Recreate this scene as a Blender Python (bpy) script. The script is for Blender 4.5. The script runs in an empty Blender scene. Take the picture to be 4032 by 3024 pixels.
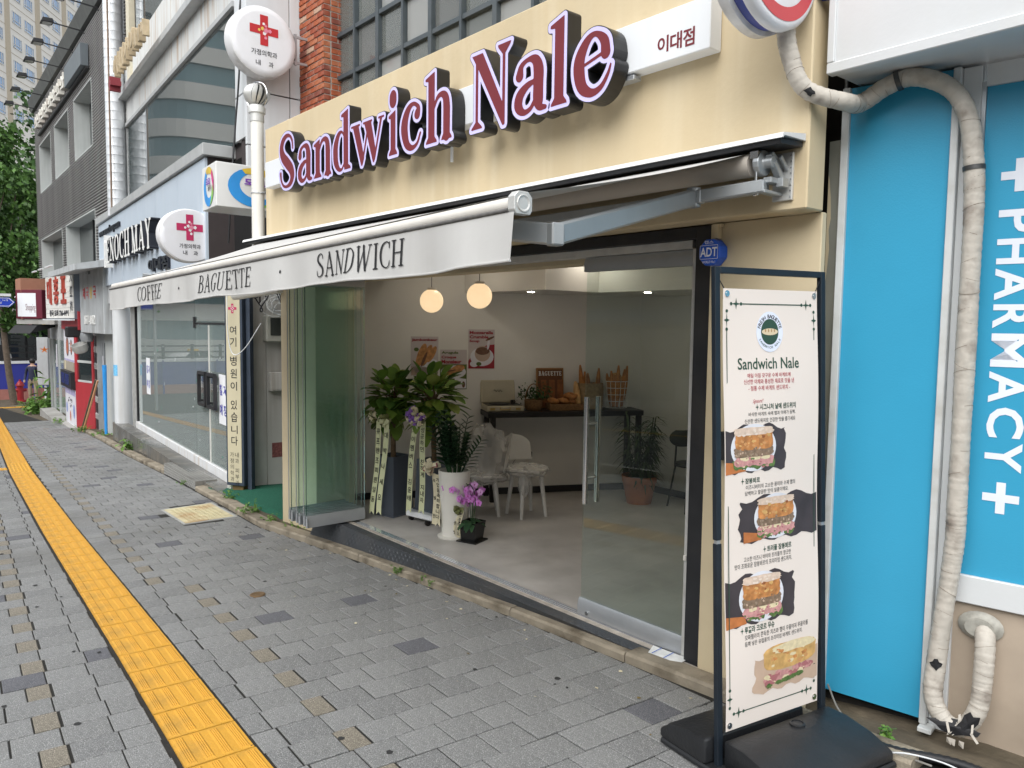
import bpy, bmesh, math, random
import numpy as np
from mathutils import Matrix, Vector
SC = bpy.context.scene
COL = SC.collection
rnd = random.Random(11)
rad = math.radians

# ------------------------------------------------------------------ camera, sky, sun, exposure
cam_data = bpy.data.cameras.new('camera')
cam = bpy.data.objects.new('camera', cam_data)
COL.objects.link(cam)
cam_data.lens, cam_data.sensor_width = 27.036, 36.0
cam_data.clip_start, cam_data.clip_end = 0.05, 2000
_R = ((0.64642093, 0.06577176, -0.76014081), (0.76287544, -0.03914611, 0.64535931), (0.01268986, -0.99706653, -0.07548053))
cam.matrix_world = Matrix(((_R[0][0], -_R[0][1], -_R[0][2], 0), (_R[1][0], -_R[1][1], -_R[1][2], 0),
                           (_R[2][0], -_R[2][1], -_R[2][2], 1.709), (0, 0, 0, 1)))
SC.camera = cam
SUN_EL, SUN_AZ = 48, 298          # degrees; azimuth of the sun seen from the scene, counter-clockwise from +X
world = bpy.data.worlds.new('World')
SC.world = world
world.use_nodes = True
wn = world.node_tree
wn.nodes.clear()
sky = wn.nodes.new('ShaderNodeTexSky')
sky.sky_type = 'NISHITA'
sky.sun_disc = False
sky.sun_elevation = rad(SUN_EL)
sky.sun_rotation = rad(90 - SUN_AZ)
sky.air_density, sky.dust_density, sky.ozone_density = 1.6, 1.5, 1.0
hsv = wn.nodes.new('ShaderNodeHueSaturation')       # an overcast sky: the blue is mostly washed out
hsv.inputs['Saturation'].default_value = 0.22
bg = wn.nodes.new('ShaderNodeBackground')
bg.inputs['Strength'].default_value = 0.15
wo = wn.nodes.new('ShaderNodeOutputWorld')
wn.links.new(sky.outputs[0], hsv.inputs['Color'])
wn.links.new(hsv.outputs[0], bg.inputs['Color'])
wn.links.new(bg.outputs[0], wo.inputs['Surface'])
sun_data = bpy.data.lights.new('sun', 'SUN')
sun_data.energy, sun_data.angle, sun_data.color = 1.5, rad(60), (1.0, 0.985, 0.955)
sun = bpy.data.objects.new('sun', sun_data)
COL.objects.link(sun)
sd = Vector((math.cos(rad(SUN_EL)) * math.cos(rad(SUN_AZ)), math.cos(rad(SUN_EL)) * math.sin(rad(SUN_AZ)), math.sin(rad(SUN_EL))))
sun.rotation_euler = sd.to_track_quat('Z', 'Y').to_euler()
sun.location = (0, -8, 20)
SC.view_settings.view_transform = 'Standard'
SC.view_settings.look = 'None'
SC.view_settings.exposure = 0.85
SC.view_settings.gamma = 1.0
SC.view_settings.use_curve_mapping = False
SC.cycles.max_bounces = 8
SC.cycles.transparent_max_bounces = 24
SC.cycles.use_denoising = True

# ------------------------------------------------------------------ materials
MATS = {}
def mat(name, col, rough=0.6, metal=0.0, var=0.08, scale=6.0, bump=0.0, bscale=60.0, spec=0.4, streak=0.0,
        dirt=None, dirt_amt=0.0, dirt_scale=2.5, emit=0.0, emit_col=None, coat=0.0, speck=0.0, speck_col=(0.6, 0.6, 0.58),
        rvar=0.0, sss=0.0, stretch=(1, 1, 1)):
    if name in MATS: return MATS[name]
    m = bpy.data.materials.new(name); m.use_nodes = True
    nt = m.node_tree; N, L = nt.nodes, nt.links
    b = N['Principled BSDF']
    b.inputs['Roughness'].default_value = rough
    b.inputs['Metallic'].default_value = metal
    b.inputs['Specular IOR Level'].default_value = spec
    if coat: b.inputs['Coat Weight'].default_value = coat; b.inputs['Coat Roughness'].default_value = 0.1
    tc = N.new('ShaderNodeTexCoord')
    def noise(sc, det=4, st=None, src=None):
        n = N.new('ShaderNodeTexNoise'); n.inputs['Scale'].default_value = sc; n.inputs['Detail'].default_value = det
        if st:
            mp = N.new('ShaderNodeMapping'); mp.inputs['Scale'].default_value = st
            L.new(tc.outputs['Object'], mp.inputs['Vector']); L.new(mp.outputs[0], n.inputs['Vector'])
        else: L.new(tc.outputs['Object'], n.inputs['Vector'])
        return n
    def mix(fac, a, bcol, blend='MIX'):
        x = N.new('ShaderNodeMix'); x.data_type = 'RGBA'; x.blend_type = blend
        for k, v in ((0, fac), (6, a), (7, bcol)):
            if hasattr(v, 'is_linked'): L.new(v, x.inputs[k])
            elif k == 0: x.inputs[0].default_value = v
            else: x.inputs[k].default_value = (*v, 1)
        return x.outputs[2]
    def ramp(v, lo, hi):
        r = N.new('ShaderNodeMapRange'); r.inputs['From Min'].default_value = lo; r.inputs['From Max'].default_value = hi
        L.new(v, r.inputs['Value']); return r.outputs[0]
    c = col
    if var:
        n = noise(scale, 5, stretch if stretch != (1, 1, 1) else None)
        c = mix(ramp(n.outputs[0], 0.25, 0.75), tuple(x * (1 - var) for x in col), tuple(min(1, x * (1 + var)) for x in col))
    if speck:
        n = noise(180, 2)
        c = mix(ramp(n.outputs[0], 0.52, 0.66), c, speck_col) if speck > 0 else c
        x = N.new('ShaderNodeMix')
        n2 = noise(230, 1)
        c = mix(ramp(n2.outputs[0], 0.6, 0.72), c, tuple(v * 0.35 for v in col))
    if streak:
        n = noise(1.0, 4, (9, 9, 0.55)); n2 = noise(0.8, 3)
        mlt = N.new('ShaderNodeMath'); mlt.operation = 'MULTIPLY'
        L.new(ramp(n.outputs[0], 0.48, 0.72), mlt.inputs[0]); L.new(ramp(n2.outputs[0], 0.35, 0.65), mlt.inputs[1])
        m2 = N.new('ShaderNodeMath'); m2.operation = 'MULTIPLY'; m2.inputs[1].default_value = streak
        L.new(mlt.outputs[0], m2.inputs[0])
        c = mix(m2.outputs[0], c, dirt or tuple(x * 0.5 for x in col))
    if dirt_amt:
        n = noise(dirt_scale, 6)
        m2 = N.new('ShaderNodeMath'); m2.operation = 'MULTIPLY'; m2.inputs[1].default_value = dirt_amt
        L.new(ramp(n.outputs[0], 0.5, 0.72), m2.inputs[0])
        c = mix(m2.outputs[0], c, dirt or tuple(x * 0.4 for x in col))
    if hasattr(c, 'is_linked'): L.new(c, b.inputs['Base Color'])
    else: b.inputs['Base Color'].default_value = (*c, 1)
    if rvar:
        n = noise(1.6, 4)
        r = N.new('ShaderNodeMapRange'); r.inputs['From Min'].default_value = 0.35; r.inputs['From Max'].default_value = 0.65
        r.inputs['To Min'].default_value = max(0.03, rough - rvar); r.inputs['To Max'].default_value = min(1, rough + rvar)
        L.new(n.outputs[0], r.inputs['Value']); L.new(r.outputs[0], b.inputs['Roughness'])
    if bump:
        n = noise(bscale, 3)
        bp = N.new('ShaderNodeBump'); bp.inputs['Strength'].default_value = bump; bp.inputs['Distance'].default_value = 0.01
        L.new(n.outputs[0], bp.inputs['Height']); L.new(bp.outputs[0], b.inputs['Normal'])
    if emit:
        b.inputs['Emission Color'].default_value = (*(emit_col or col), 1)
        b.inputs['Emission Strength'].default_value = emit
    MATS[name] = m
    return m
def glass(name, tint=(0.9, 0.95, 0.92), ior=1.5, rough=0.0, refl=1.0, milky=0.0, milk_col=(0.6, 0.62, 0.6)):
    if name in MATS: return MATS[name]
    m = bpy.data.materials.new(name); m.use_nodes = True
    nt = m.node_tree; N, L = nt.nodes, nt.links
    N.remove(N['Principled BSDF'])
    out = N['Material Output']
    tr = N.new('ShaderNodeBsdfTransparent'); tr.inputs[0].default_value = (*tint, 1)
    gl = N.new('ShaderNodeBsdfGlossy'); gl.inputs['Roughness'].default_value = rough; gl.inputs[0].default_value = (refl, refl, refl, 1)
    fr = N.new('ShaderNodeFresnel'); fr.inputs['IOR'].default_value = ior
    mx = N.new('ShaderNodeMixShader'); L.new(fr.outputs[0], mx.inputs[0]); L.new(tr.outputs[0], mx.inputs[1]); L.new(gl.outputs[0], mx.inputs[2])
    last = mx
    if milky:
        df = N.new('ShaderNodeBsdfDiffuse'); df.inputs[0].default_value = (*milk_col, 1)
        m3 = N.new('ShaderNodeMixShader'); m3.inputs[0].default_value = milky
        L.new(mx.outputs[0], m3.inputs[1]); L.new(df.outputs[0], m3.inputs[2]); last = m3
    L.new(last.outputs[0], out.inputs['Surface'])
    MATS[name] = m
    return m

# ------------------------------------------------------------------ mesh helpers
WM = {}
def gz(x): return 0.0456 * max(x, -36.5)
class MB:
    def __init__(s, T=None): s.v, s.f, s.m, s.mi, s.T = [], [], [], 0, T or Matrix()
    def add(s, vs, fs):
        o = len(s.v); T = s.T
        s.v += [T @ Vector(p) for p in vs]; s.f += [tuple(i + o for i in f) for f in fs]; s.m += [s.mi] * len(fs); return s
    def box(s, x0, x1, y0, y1, z0, z1):
        return s.add([(x0, y0, z0), (x1, y0, z0), (x1, y1, z0), (x0, y1, z0), (x0, y0, z1), (x1, y0, z1), (x1, y1, z1), (x0, y1, z1)],
                     [(0, 3, 2, 1), (4, 5, 6, 7), (0, 1, 5, 4), (1, 2, 6, 5), (2, 3, 7, 6), (3, 0, 4, 7)])
    def quad(s, a, b, c, d): return s.add([a, b, c, d], [(0, 1, 2, 3)])
    def poly(s, pts): return s.add(pts, [tuple(range(len(pts)))])
    def prism(s, pts, a, b, ax='y'):
        n = len(pts)
        def w(p, t): return {'y': (p[0], t, p[1]), 'z': (p[0], p[1], t), 'x': (t, p[0], p[1])}[ax]
        vs = [w(p, a) for p in pts] + [w(p, b) for p in pts]
        fs = [tuple(range(n)), tuple(range(2 * n - 1, n - 1, -1))] + [(i, i + n, (i + 1) % n + n, (i + 1) % n) for i in range(n)]
        return s.add(vs, fs)
    def tube(s, pts, r, n=8, cap=True, closed=False):
        P = [Vector(p) for p in pts]; k = len(P)
        rr = list(r) if hasattr(r, '__len__') else [r] * k
        vs, fs = [], []
        t0 = (P[1] - P[0]).normalized()
        up = Vector((0, 0, 1)) if abs(t0.z) < 0.9 else Vector((1, 0, 0))
        nx = t0.cross(up).normalized()
        for i in range(k):
            if closed: t = (P[(i + 1) % k] - P[i - 1]).normalized()
            else: t = (P[min(i + 1, k - 1)] - P[max(i - 1, 0)]).normalized()
            nx = (nx - t * nx.dot(t)).normalized(); ny = t.cross(nx)
            for j in range(n):
                a = 2 * math.pi * j / n
                vs.append(P[i] + (nx * math.cos(a) + ny * math.sin(a)) * rr[i])
        for i in range(k if closed else k - 1):
            for j in range(n):
                a, b = i * n, ((i + 1) % k) * n
                fs.append((a + j, a + (j + 1) % n, b + (j + 1) % n, b + j))
        if cap and not closed: fs += [tuple(range(n - 1, -1, -1)), tuple(range((k - 1) * n, k * n))]
        return s.add(vs, fs)
    def lathe(s, prof, c=(0, 0, 0), n=24, ax='z', sx=1.0, sy=1.0):
        vs, fs = [], []
        for r, h in prof:
            for j in range(n):
                a = 2 * math.pi * j / n; x, y = r * math.cos(a) * sx, r * math.sin(a) * sy
                p = {'z': (x, y, h), 'x': (h, x, y), 'y': (y, h, x)}[ax]
                vs.append((p[0] + c[0], p[1] + c[1], p[2] + c[2]))
        for i in range(len(prof) - 1):
            for j in range(n): fs.append((i * n + j, i * n + (j + 1) % n, (i + 1) * n + (j + 1) % n, (i + 1) * n + j))
        if prof[0][0] > 1e-6: fs.append(tuple(range(n - 1, -1, -1)))
        if prof[-1][0] > 1e-6: fs.append(tuple(range((len(prof) - 1) * n, len(prof) * n)))
        return s.add(vs, fs)
    def ball(s, c, r, n=16, m=10, sz=1.0):
        return s.lathe([(r * math.sin(math.pi * i / m) + (1e-7 if i in (0, m) else 0), -r * sz * math.cos(math.pi * i / m)) for i in range(m + 1)], c, n)
    def bar(s, a, b, w, h=None, up=(0, 0, 1)):          # rectangular bar from a to b
        a, b = Vector(a), Vector(b); h = h or w; t = (b - a).normalized(); u = Vector(up)
        if abs(t.dot(u)) > 0.98: u = Vector((1, 0, 0))
        x = t.cross(u).normalized() * (w / 2); y = x.normalized().cross(t) * (h / 2)
        return s.add([a - x - y, a + x - y, a + x + y, a - x + y, b - x - y, b + x - y, b + x + y, b - x + y],
                     [(0, 3, 2, 1), (4, 5, 6, 7), (0, 1, 5, 4), (1, 2, 6, 5), (2, 3, 7, 6), (3, 0, 4, 7)])
    def grid(s, fn, nu, nv):
        vs = [fn(i / nu, j / nv) for i in range(nu + 1) for j in range(nv + 1)]
        fs = [(i * (nv + 1) + j, (i + 1) * (nv + 1) + j, (i + 1) * (nv + 1) + j + 1, i * (nv + 1) + j + 1) for i in range(nu) for j in range(nv)]
        return s.add(vs, fs)
    def mesh(s, name, mats, inv=None, smooth=0, bev=0, seg=1):
        me = bpy.data.meshes.new(name)
        vs = [tuple(inv @ v) for v in s.v] if inv is not None else [tuple(v) for v in s.v]
        me.from_pydata(vs, [], s.f)
        for m_ in (mats if isinstance(mats, (list, tuple)) else [mats]): me.materials.append(m_)
        me.polygons.foreach_set('material_index', s.m)
        bm = bmesh.new(); bm.from_mesh(me)
        if bev:
            bmesh.ops.remove_doubles(bm, verts=bm.verts, dist=1e-5)
            es = [e for e in bm.edges if len(e.link_faces) == 2 and e.calc_face_angle(0) > 0.5]
            bmesh.ops.bevel(bm, geom=es, offset=bev, segments=seg, affect='EDGES', profile=0.5, clamp_overlap=True)
        if smooth:
            for f in bm.faces: f.smooth = True
            for e in bm.edges:
                if len(e.link_faces) == 2 and e.calc_face_angle(0) > rad(smooth): e.smooth = False
        bm.to_mesh(me); bm.free()
        me.update()
        return me
    def build(s, name, mats, parent=None, local=False, smooth=0, bev=0, seg=1, label=None, kind=None):
        inv = None if (parent is None or local) else WM[parent.name].inverted()
        return link(name, s.mesh(name, mats, inv, smooth, bev, seg), parent, label, kind)
def link(name, me, parent=None, label=None, kind=None):
    o = bpy.data.objects.new(name, me); COL.objects.link(o)
    if parent is not None: o.parent = parent; WM[o.name] = WM[parent.name]
    else: WM[o.name] = Matrix()
    if label: o['label'] = label
    if kind: o['kind'] = kind
    return o
def thing(name, label, cat, loc=(0, 0, 0), rotz=0.0, group=None, M=None):
    o = bpy.data.objects.new(name, None); COL.objects.link(o); o.empty_display_size = 0.2
    Mx = M if M is not None else Matrix.Translation(loc) @ Matrix.Rotation(rad(rotz), 4, 'Z')
    o.matrix_world = Mx; WM[o.name] = Mx
    o['label'] = label; o['category'] = cat
    if group: o['group'] = group
    return o
def solo(mb, name, label, cat, mats, loc, group=None, **kw):       # a thing that is one mesh, origin at loc
    me = mb.mesh(name, mats, Matrix.Translation(loc).inverted(), **kw)
    o = bpy.data.objects.new(name, me); COL.objects.link(o); o.location = loc
    WM[o.name] = Matrix.Translation(loc)
    o['label'] = label; o['category'] = cat
    if group: o['group'] = group
    return o
def struct(mb, name, mats, **kw): return mb.build(name, mats, kind='structure', **kw)
def dup(root, M, label, group=None):
    r = root.copy(); COL.objects.link(r); r.matrix_world = M; r['label'] = label
    if group: r['group'] = group
    for ch in root.children:
        c = ch.copy(); COL.objects.link(c); c.parent = r
        for g in ch.children:
            d = g.copy(); COL.objects.link(d); d.parent = c
    return r

# ------------------------------------------------------------------ lettering: fonts and drawn glyphs, as flat or extruded meshes
_tcache = {}
def _font(body, bold):
    k = (body, bold)
    if k not in _tcache:
        c = bpy.data.curves.new('t', 'FONT'); c.body = body; c.size = 1; c.offset = bold; c.resolution_u = 3
        o = bpy.data.objects.new('t', c); me = bpy.data.meshes.new_from_object(o)
        _tcache[k] = (np.array([v.co[:2] for v in me.vertices]), [tuple(p.vertices) for p in me.polygons])
        bpy.data.objects.remove(o); bpy.data.curves.remove(c); bpy.data.meshes.remove(me)
    return _tcache[k]
def put2d(mb, V2, F, box, O, U, V, off=0.002, ext=0.0, shear=0.0):
    """fit 2D verts V2 into box (u0,v0,u1,v1) on the plane O+u*U+v*V, off along the normal UxV; ext gives thickness"""
    O, U, V = Vector(O), Vector(U), Vector(V); Nn = U.cross(V).normalized()
    lo, hi = V2.min(0), V2.max(0); sz = np.maximum(hi - lo, 1e-6)
    q = (V2 - lo) / sz
    uu = box[0] + q[:, 0] * (box[2] - box[0]); vv = box[1] + q[:, 1] * (box[3] - box[1])
    uu = uu + shear * (vv - box[1])
    top = [O + U * a + V * b + Nn * (off + ext) for a, b in zip(uu, vv)]
    mb.add(top, F)
    if ext:
        bot = [p - Nn * ext for p in top]; n = len(top)
        cnt = {}
        for f in F:
            for i in range(len(f)):
                e = (f[i], f[(i + 1) % len(f)]); cnt[e] = 1
        sides = [(a, a + n, b + n, b) for (a, b) in cnt if (b, a) not in cnt]
        mb.add(top + bot, sides)
def T(mb, body, box, O, U, V, off=0.002, ext=0.0, bold=0.0, shear=0.0):
    V2, F = _font(body, bold); put2d(mb, V2, F, box, O, U, V, off, ext, shear)
def _cr(pts, n=6):
    if len(pts) < 3 or n == 1: return pts
    P = np.array(pts, float); P = np.vstack([2 * P[0] - P[1], P, 2 * P[-1] - P[-2]]); out = []
    for i in range(1, len(P) - 2):
        a, b, c, d = P[i - 1:i + 3]
        for k in range(n):
            t = k / n
            out.append(0.5 * (2 * b + (c - a) * t + (2 * a - 5 * b + 4 * c - d) * t * t + (3 * b - a - 3 * c + d) * t ** 3))
    out.append(P[-2]); return out
class Glyph:
    def __init__(s, h=1.4, pad=14): s.seg, s.pol, s.h, s.pad = [], [], h, pad
    def st(s, *pts, n=6):                               # stroke: (x, y, width) knots, smooth
        q = _cr([tuple(p) for p in pts], n)
        for a, b in zip(q, q[1:]): s.seg.append((a[0], a[1], max(a[2], 1) / 2, b[0], b[1], max(b[2], 1) / 2))
        return s
    def ln(s, *pts): return s.st(*pts, n=1)
    def pg(s, *pts): s.pol.append(np.array(pts, float)); return s
    def dot(s, x, y, r, ry=None): s.seg.append((x, y - ((ry or r) - r), r, x, y + ((ry or r) - r), r)); return s
    def field(s):
        xs = [v for g in s.seg for v in (g[0] - g[2], g[0] + g[2], g[3] - g[5], g[3] + g[5])] + [p[0] for q in s.pol for p in q]
        ys = [v for g in s.seg for v in (g[1] - g[2], g[1] + g[2], g[4] - g[5], g[4] + g[5])] + [p[1] for q in s.pol for p in q]
        s.x0, s.y0 = min(xs) - s.pad, min(ys) - s.pad
        X, Y = np.meshgrid(np.arange(s.x0, max(xs) + s.pad + s.h, s.h), np.arange(s.y0, max(ys) + s.pad + s.h, s.h))
        D = np.full(X.shape, 1e3)
        for ax, ay, ar, bx, by, br in s.seg:
            dx, dy = bx - ax, by - ay; l2 = dx * dx + dy * dy + 1e-9
            t = np.clip(((X - ax) * dx + (Y - ay) * dy) / l2, 0, 1)
            D = np.minimum(D, np.hypot(X - ax - t * dx, Y - ay - t * dy) - (ar + (br - ar) * t))
        for q in s.pol:
            d = np.full(X.shape, 1e3); ins = np.zeros(X.shape, bool)
            for (ax, ay), (bx, by) in zip(q, np.roll(q, -1, 0)):
                dx, dy = bx - ax, by - ay; t = np.clip(((X - ax) * dx + (Y - ay) * dy) / (dx * dx + dy * dy + 1e-9), 0, 1)
                d = np.minimum(d, np.hypot(X - ax - t * dx, Y - ay - t * dy))
                c = ((ay > Y) != (by > Y)) & (X < (bx - ax) * (Y - ay) / (by - ay + 1e-12) + ax); ins ^= c
            D = np.minimum(D, np.where(ins, -d, d))
        s.D = D; return s
    def fill(s, level=0.0, tol=0.18):
        if not hasattr(s, 'D'): s.field()
        D = s.D - level; ny, nx = D.shape; nxt = {}
        I = D < 0; pt = {}
        def ep(k):
            if k not in pt:
                (j, i, hor) = k
                a, b = D[j, i], (D[j, i + 1] if hor else D[j + 1, i]); t = a / (a - b)
                pt[k] = (s.x0 + s.h * (i + (t if hor else 0)), s.y0 + s.h * (j + (0 if hor else t)))
            return k
        code = I[:-1, :-1] * 1 + I[:-1, 1:] * 2 + I[1:, 1:] * 4 + I[1:, :-1] * 8
        for j, i in zip(*np.nonzero((code > 0) & (code < 15))):
            c = code[j, i]; b, r, t, l = (j, i, 1), (j, i + 1, 0), (j + 1, i, 1), (j, i, 0)
            segs = {1: [(b, l)], 2: [(r, b)], 3: [(r, l)], 4: [(t, r)], 5: [(b, r), (t, l)], 6: [(t, b)], 7: [(t, l)], 8: [(l, t)],
                    9: [(b, t)], 10: [(l, b), (r, t)], 11: [(r, t)], 12: [(l, r)], 13: [(b, r)], 14: [(l, b)]}[c]
            for a, e in segs: nxt[ep(a)] = ep(e)
        loops = []
        while nxt:
            k0, k = next(iter(nxt)), None; k = k0; lp = []
            while k in nxt: lp.append(pt[k]); k = nxt.pop(k)
            if len(lp) > 6: loops.append(lp)
        def rdp(p):
            if len(p) < 3: return p
            a, b = np.array(p[0]), np.array(p[-1]); q = np.array(p); d = b - a; L_ = np.hypot(*d) + 1e-9
            e = np.abs(d[0] * (q[:, 1] - a[1]) - d[1] * (q[:, 0] - a[0])) / L_
            i = int(e.argmax())
            return rdp(p[:i + 1])[:-1] + rdp(p[i:]) if e[i] > tol else [p[0], p[-1]]
        c = bpy.data.curves.new('g', 'CURVE'); c.dimensions = '2D'; c.fill_mode = 'BOTH'
        for lp in loops:
            hlf = len(lp) // 2; q = rdp(lp[:hlf + 1])[:-1] + rdp(lp[hlf:] + [lp[0]])[:-1]
            sp = c.splines.new('POLY'); sp.points.add(len(q) - 1); sp.use_cyclic_u = True
            for a, p in zip(sp.points, q): a.co = (p[0], p[1], 0, 1)
        o = bpy.data.objects.new('g', c); me = bpy.data.meshes.new_from_object(o)
        V2 = np.array([v.co[:2] for v in me.vertices]); F = []
        for p in me.polygons:
            f = tuple(p.vertices)
            F.append(f if p.normal.z > 0 else f[::-1])
        bpy.data.objects.remove(o); bpy.data.curves.remove(c); bpy.data.meshes.remove(me)
        # weld equal points so outlines have one rim
        key = {}; mp = []
        for i, p in enumerate(V2): mp.append(key.setdefault((round(p[0], 3), round(p[1], 3)), len(key)))
        W = np.zeros((len(key), 2))
        for i, k in enumerate(mp): W[k] = V2[i]
        F = [tuple(mp[i] for i in f) for f in F]
        return W, [f for f in F if len(set(f)) == len(f)]

# light serif capitals, 100 units high, for awning, posters and shop names
_ser = {}
def serif(ch, tk, tn):
    if (ch, tk, tn) in _ser: return _ser[(ch, tk, tn)]
    g = Glyph(h=2.0, pad=8)
    def stem(x, w=tk, y0=0, y1=100, sf=1, st_=1):
        g.pg((x - w / 2, y0), (x + w / 2, y0), (x + w / 2, y1), (x - w / 2, y1))
        if sf: g.ln((x - w / 2 - 7, y0 + tn / 2, tn), (x + w / 2 + 7, y0 + tn / 2, tn))
        if st_: g.ln((x - w / 2 - 7, y1 - tn / 2, tn), (x + w / 2 + 7, y1 - tn / 2, tn))
    h = tn / 2
    if ch == 'S': g.st((44, 78, tn), (40, 94, tn), (26, 98, tn), (10, 88, tk * .8), (9, 70, tk), (24, 54, tk * 1.1), (42, 38, tk), (44, 16, tk * .8), (28, 2, tn), (10, 6, tn), (5, 26, tn))
    elif ch == 'A': g.ln((6, 0, tn), (32, 98, tn)).ln((32, 98, tk), (58, 2, tk)).ln((17, 34, tn), (48, 34, tn)).ln((-2, h, tn), (16, h, tn)).ln((46, h, tn), (70, h, tn))
    elif ch == 'N': stem(10, tn, sf=1); g.ln((10, 96, tk), (60, 4, tk)); stem(60, tn, sf=0, st_=1)
    elif ch == 'D': stem(12); g.st((12, 98, tn), (34, 97, tn), (56, 78, tk * .8), (60, 50, tk), (56, 22, tk * .8), (34, 3, tn), (12, 2, tn))
    elif ch == 'W': g.ln((6, 98, tk), (26, 2, tk)).ln((26, 2, tn), (46, 98, tn)).ln((40, 98, tk), (62, 2, tk)).ln((62, 2, tn), (82, 98, tn)).ln((-4, 98, tn), (18, 98, tn)).ln((72, 98, tn), (92, 98, tn))
    elif ch == 'I': stem(12)
    elif ch in 'CG':
        g.st((64, 76, tn), (60, 92, tn), (42, 98, tn), (18, 84, tk * .8), (9, 50, tk), (18, 16, tk * .8), (42, 2, tn), (60, 8, tn), (66, 26, tn)).ln((64, 74, tn), (64, 96, tn))
        if ch == 'G': g.pg((60 - tk / 2, 2), (60 + tk / 2, 8), (60 + tk / 2, 42), (60 - tk / 2, 42)); g.ln((48, 42, tn), (72, 42, tn))
    elif ch == 'H': stem(12); stem(60); g.ln((12, 52, tn), (60, 52, tn))
    elif ch == 'O': g.st((38, 98, tn), (16, 84, tk * .8), (8, 50, tk), (16, 16, tk * .8), (38, 2, tn), (60, 16, tk * .8), (68, 50, tk), (60, 84, tk * .8), (38, 98, tn))
    elif ch in 'EF':
        stem(12); g.ln((12, 98, tn), (48, 98, tn)).ln((48, 98, tn), (48, 80, tn)).ln((12, 52, tn), (38, 52, tn)).ln((38, 44, tn), (38, 60, tn))
        if ch == 'E': g.ln((12, 2, tn), (50, 2, tn)).ln((50, 2, tn), (52, 22, tn))
    elif ch == 'B': stem(12); g.st((12, 98, tn), (34, 97, tn), (46, 82, tk * .9), (42, 62, tk * .6), (26, 54, tn), (12, 53, tn)).st((26, 54, tn), (46, 46, tk * .7), (52, 28, tk), (46, 8, tk * .7), (30, 2, tn), (12, 2, tn))
    elif ch == 'U': stem(12, sf=0, y0=30); g.st((12, 34, tk), (14, 12, tk * .8), (34, 2, tn), (54, 14, tn), (58, 40, tn)).ln((58, 40, tn), (58, 98, tn)).ln((48, 98, tn), (68, 98, tn))
    elif ch == 'T': stem(32, st_=0); g.ln((4, 97, tn), (60, 97, tn)).ln((4, 97, tn), (2, 78, tn)).ln((60, 97, tn), (62, 78, tn))
    elif ch == 'M': stem(8, tn); g.ln((8, 96, tk), (38, 4, tk)).ln((38, 4, tn), (68, 96, tn)); stem(70)
    elif ch == 'Y': g.ln((6, 98, tk), (32, 48, tk)).ln((32, 48, tn), (58, 98, tn)).pg((32 - tk / 2, 0), (32 + tk / 2, 0), (32 + tk / 2, 50), (32 - tk / 2, 50)).ln((-4, 98, tn), (18, 98, tn)).ln((48, 98, tn), (68, 98, tn)).ln((20, h, tn), (44, h, tn))
    elif ch == '1': stem(20, st_=0); g.ln((20, 98, tk * .6), (6, 84, tn))
    r = g.fill(0.0, 0.25); _ser[(ch, tk, tn)] = r
    return r
def serif_text(mb, word, box, O, U, V, tk=12, tn=5, off=0.002, ext=0.0, gap=9):
    x, items = 0.0, []
    for ch in word:
        if ch == ' ': x += 34; continue
        W, F = serif(ch, tk, tn); w = W[:, 0].max() - W[:, 0].min(); items.append((W, F, x, w)); x += w + gap
    k = (box[2] - box[0]) / (x - gap); vy = (box[3] - box[1]) / 100
    for W, F, x0, w in items:
        lo, hi = W[:, 1].min(), W[:, 1].max()
        put2d(mb, W, F, (box[0] + x0 * k, box[1] + lo * vy, box[0] + (x0 + w) * k, box[1] + hi * vy), O, U, V, off, ext)
X3, Y3, Z3 = Vector((1, 0, 0)), Vector((0, 1, 0)), Vector((0, 0, 1))
# ------------------------------------------------------------------ ground, road, kerbs
m_joint = mat('joint_sand', (0.022, 0.021, 0.018), 0.9, var=0.3, scale=20, bump=0.4)
SPK = (0.40, 0.40, 0.39)
m_pav = [mat('paver_grey_%d' % i, c, 0.55, var=0.10, scale=2.2, bump=0.55, bscale=150, speck=1, speck_col=SPK, rvar=0.2, dirt=(0.13, 0.128, 0.118), dirt_amt=0.55, dirt_scale=1.1)
         for i, c in enumerate([(0.190, 0.192, 0.190), (0.212, 0.214, 0.212), (0.172, 0.174, 0.174)])]
m_pav_b = mat('paver_brown', (0.185, 0.165, 0.13), 0.65, var=0.1, bump=0.5, bscale=150, speck=1, speck_col=(0.4, 0.36, 0.3))
m_pav_d = mat('paver_dark', (0.105, 0.107, 0.118), 0.65, var=0.12, bump=0.5, bscale=150, speck=1, speck_col=(0.22, 0.22, 0.24))
m_tact = mat('tactile_yellow', (0.62, 0.325, 0.04), 0.55, var=0.12, scale=3, bump=0.25, bscale=90, dirt=(0.24, 0.15, 0.045), dirt_amt=0.6, dirt_scale=4)
m_asph = mat('asphalt', (0.055, 0.055, 0.058), 0.75, var=0.2, scale=3, bump=0.5, bscale=120)
m_kerb = mat('kerb_stone', (0.29, 0.25, 0.19), 0.75, var=0.25, scale=7, bump=0.5, bscale=90, dirt=(0.07, 0.052, 0.03), dirt_amt=0.95, dirt_scale=4.5)
m_dirt = mat('dirt', (0.105, 0.085, 0.058), 0.95, var=0.35, scale=7, bump=0.8, bscale=30, dirt=(0.06, 0.05, 0.03), dirt_amt=0.7)
m_conc = mat('concrete', (0.36, 0.35, 0.33), 0.8, var=0.18, scale=5, bump=0.3, dirt=(0.14, 0.13, 0.11), dirt_amt=0.6)

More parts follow.
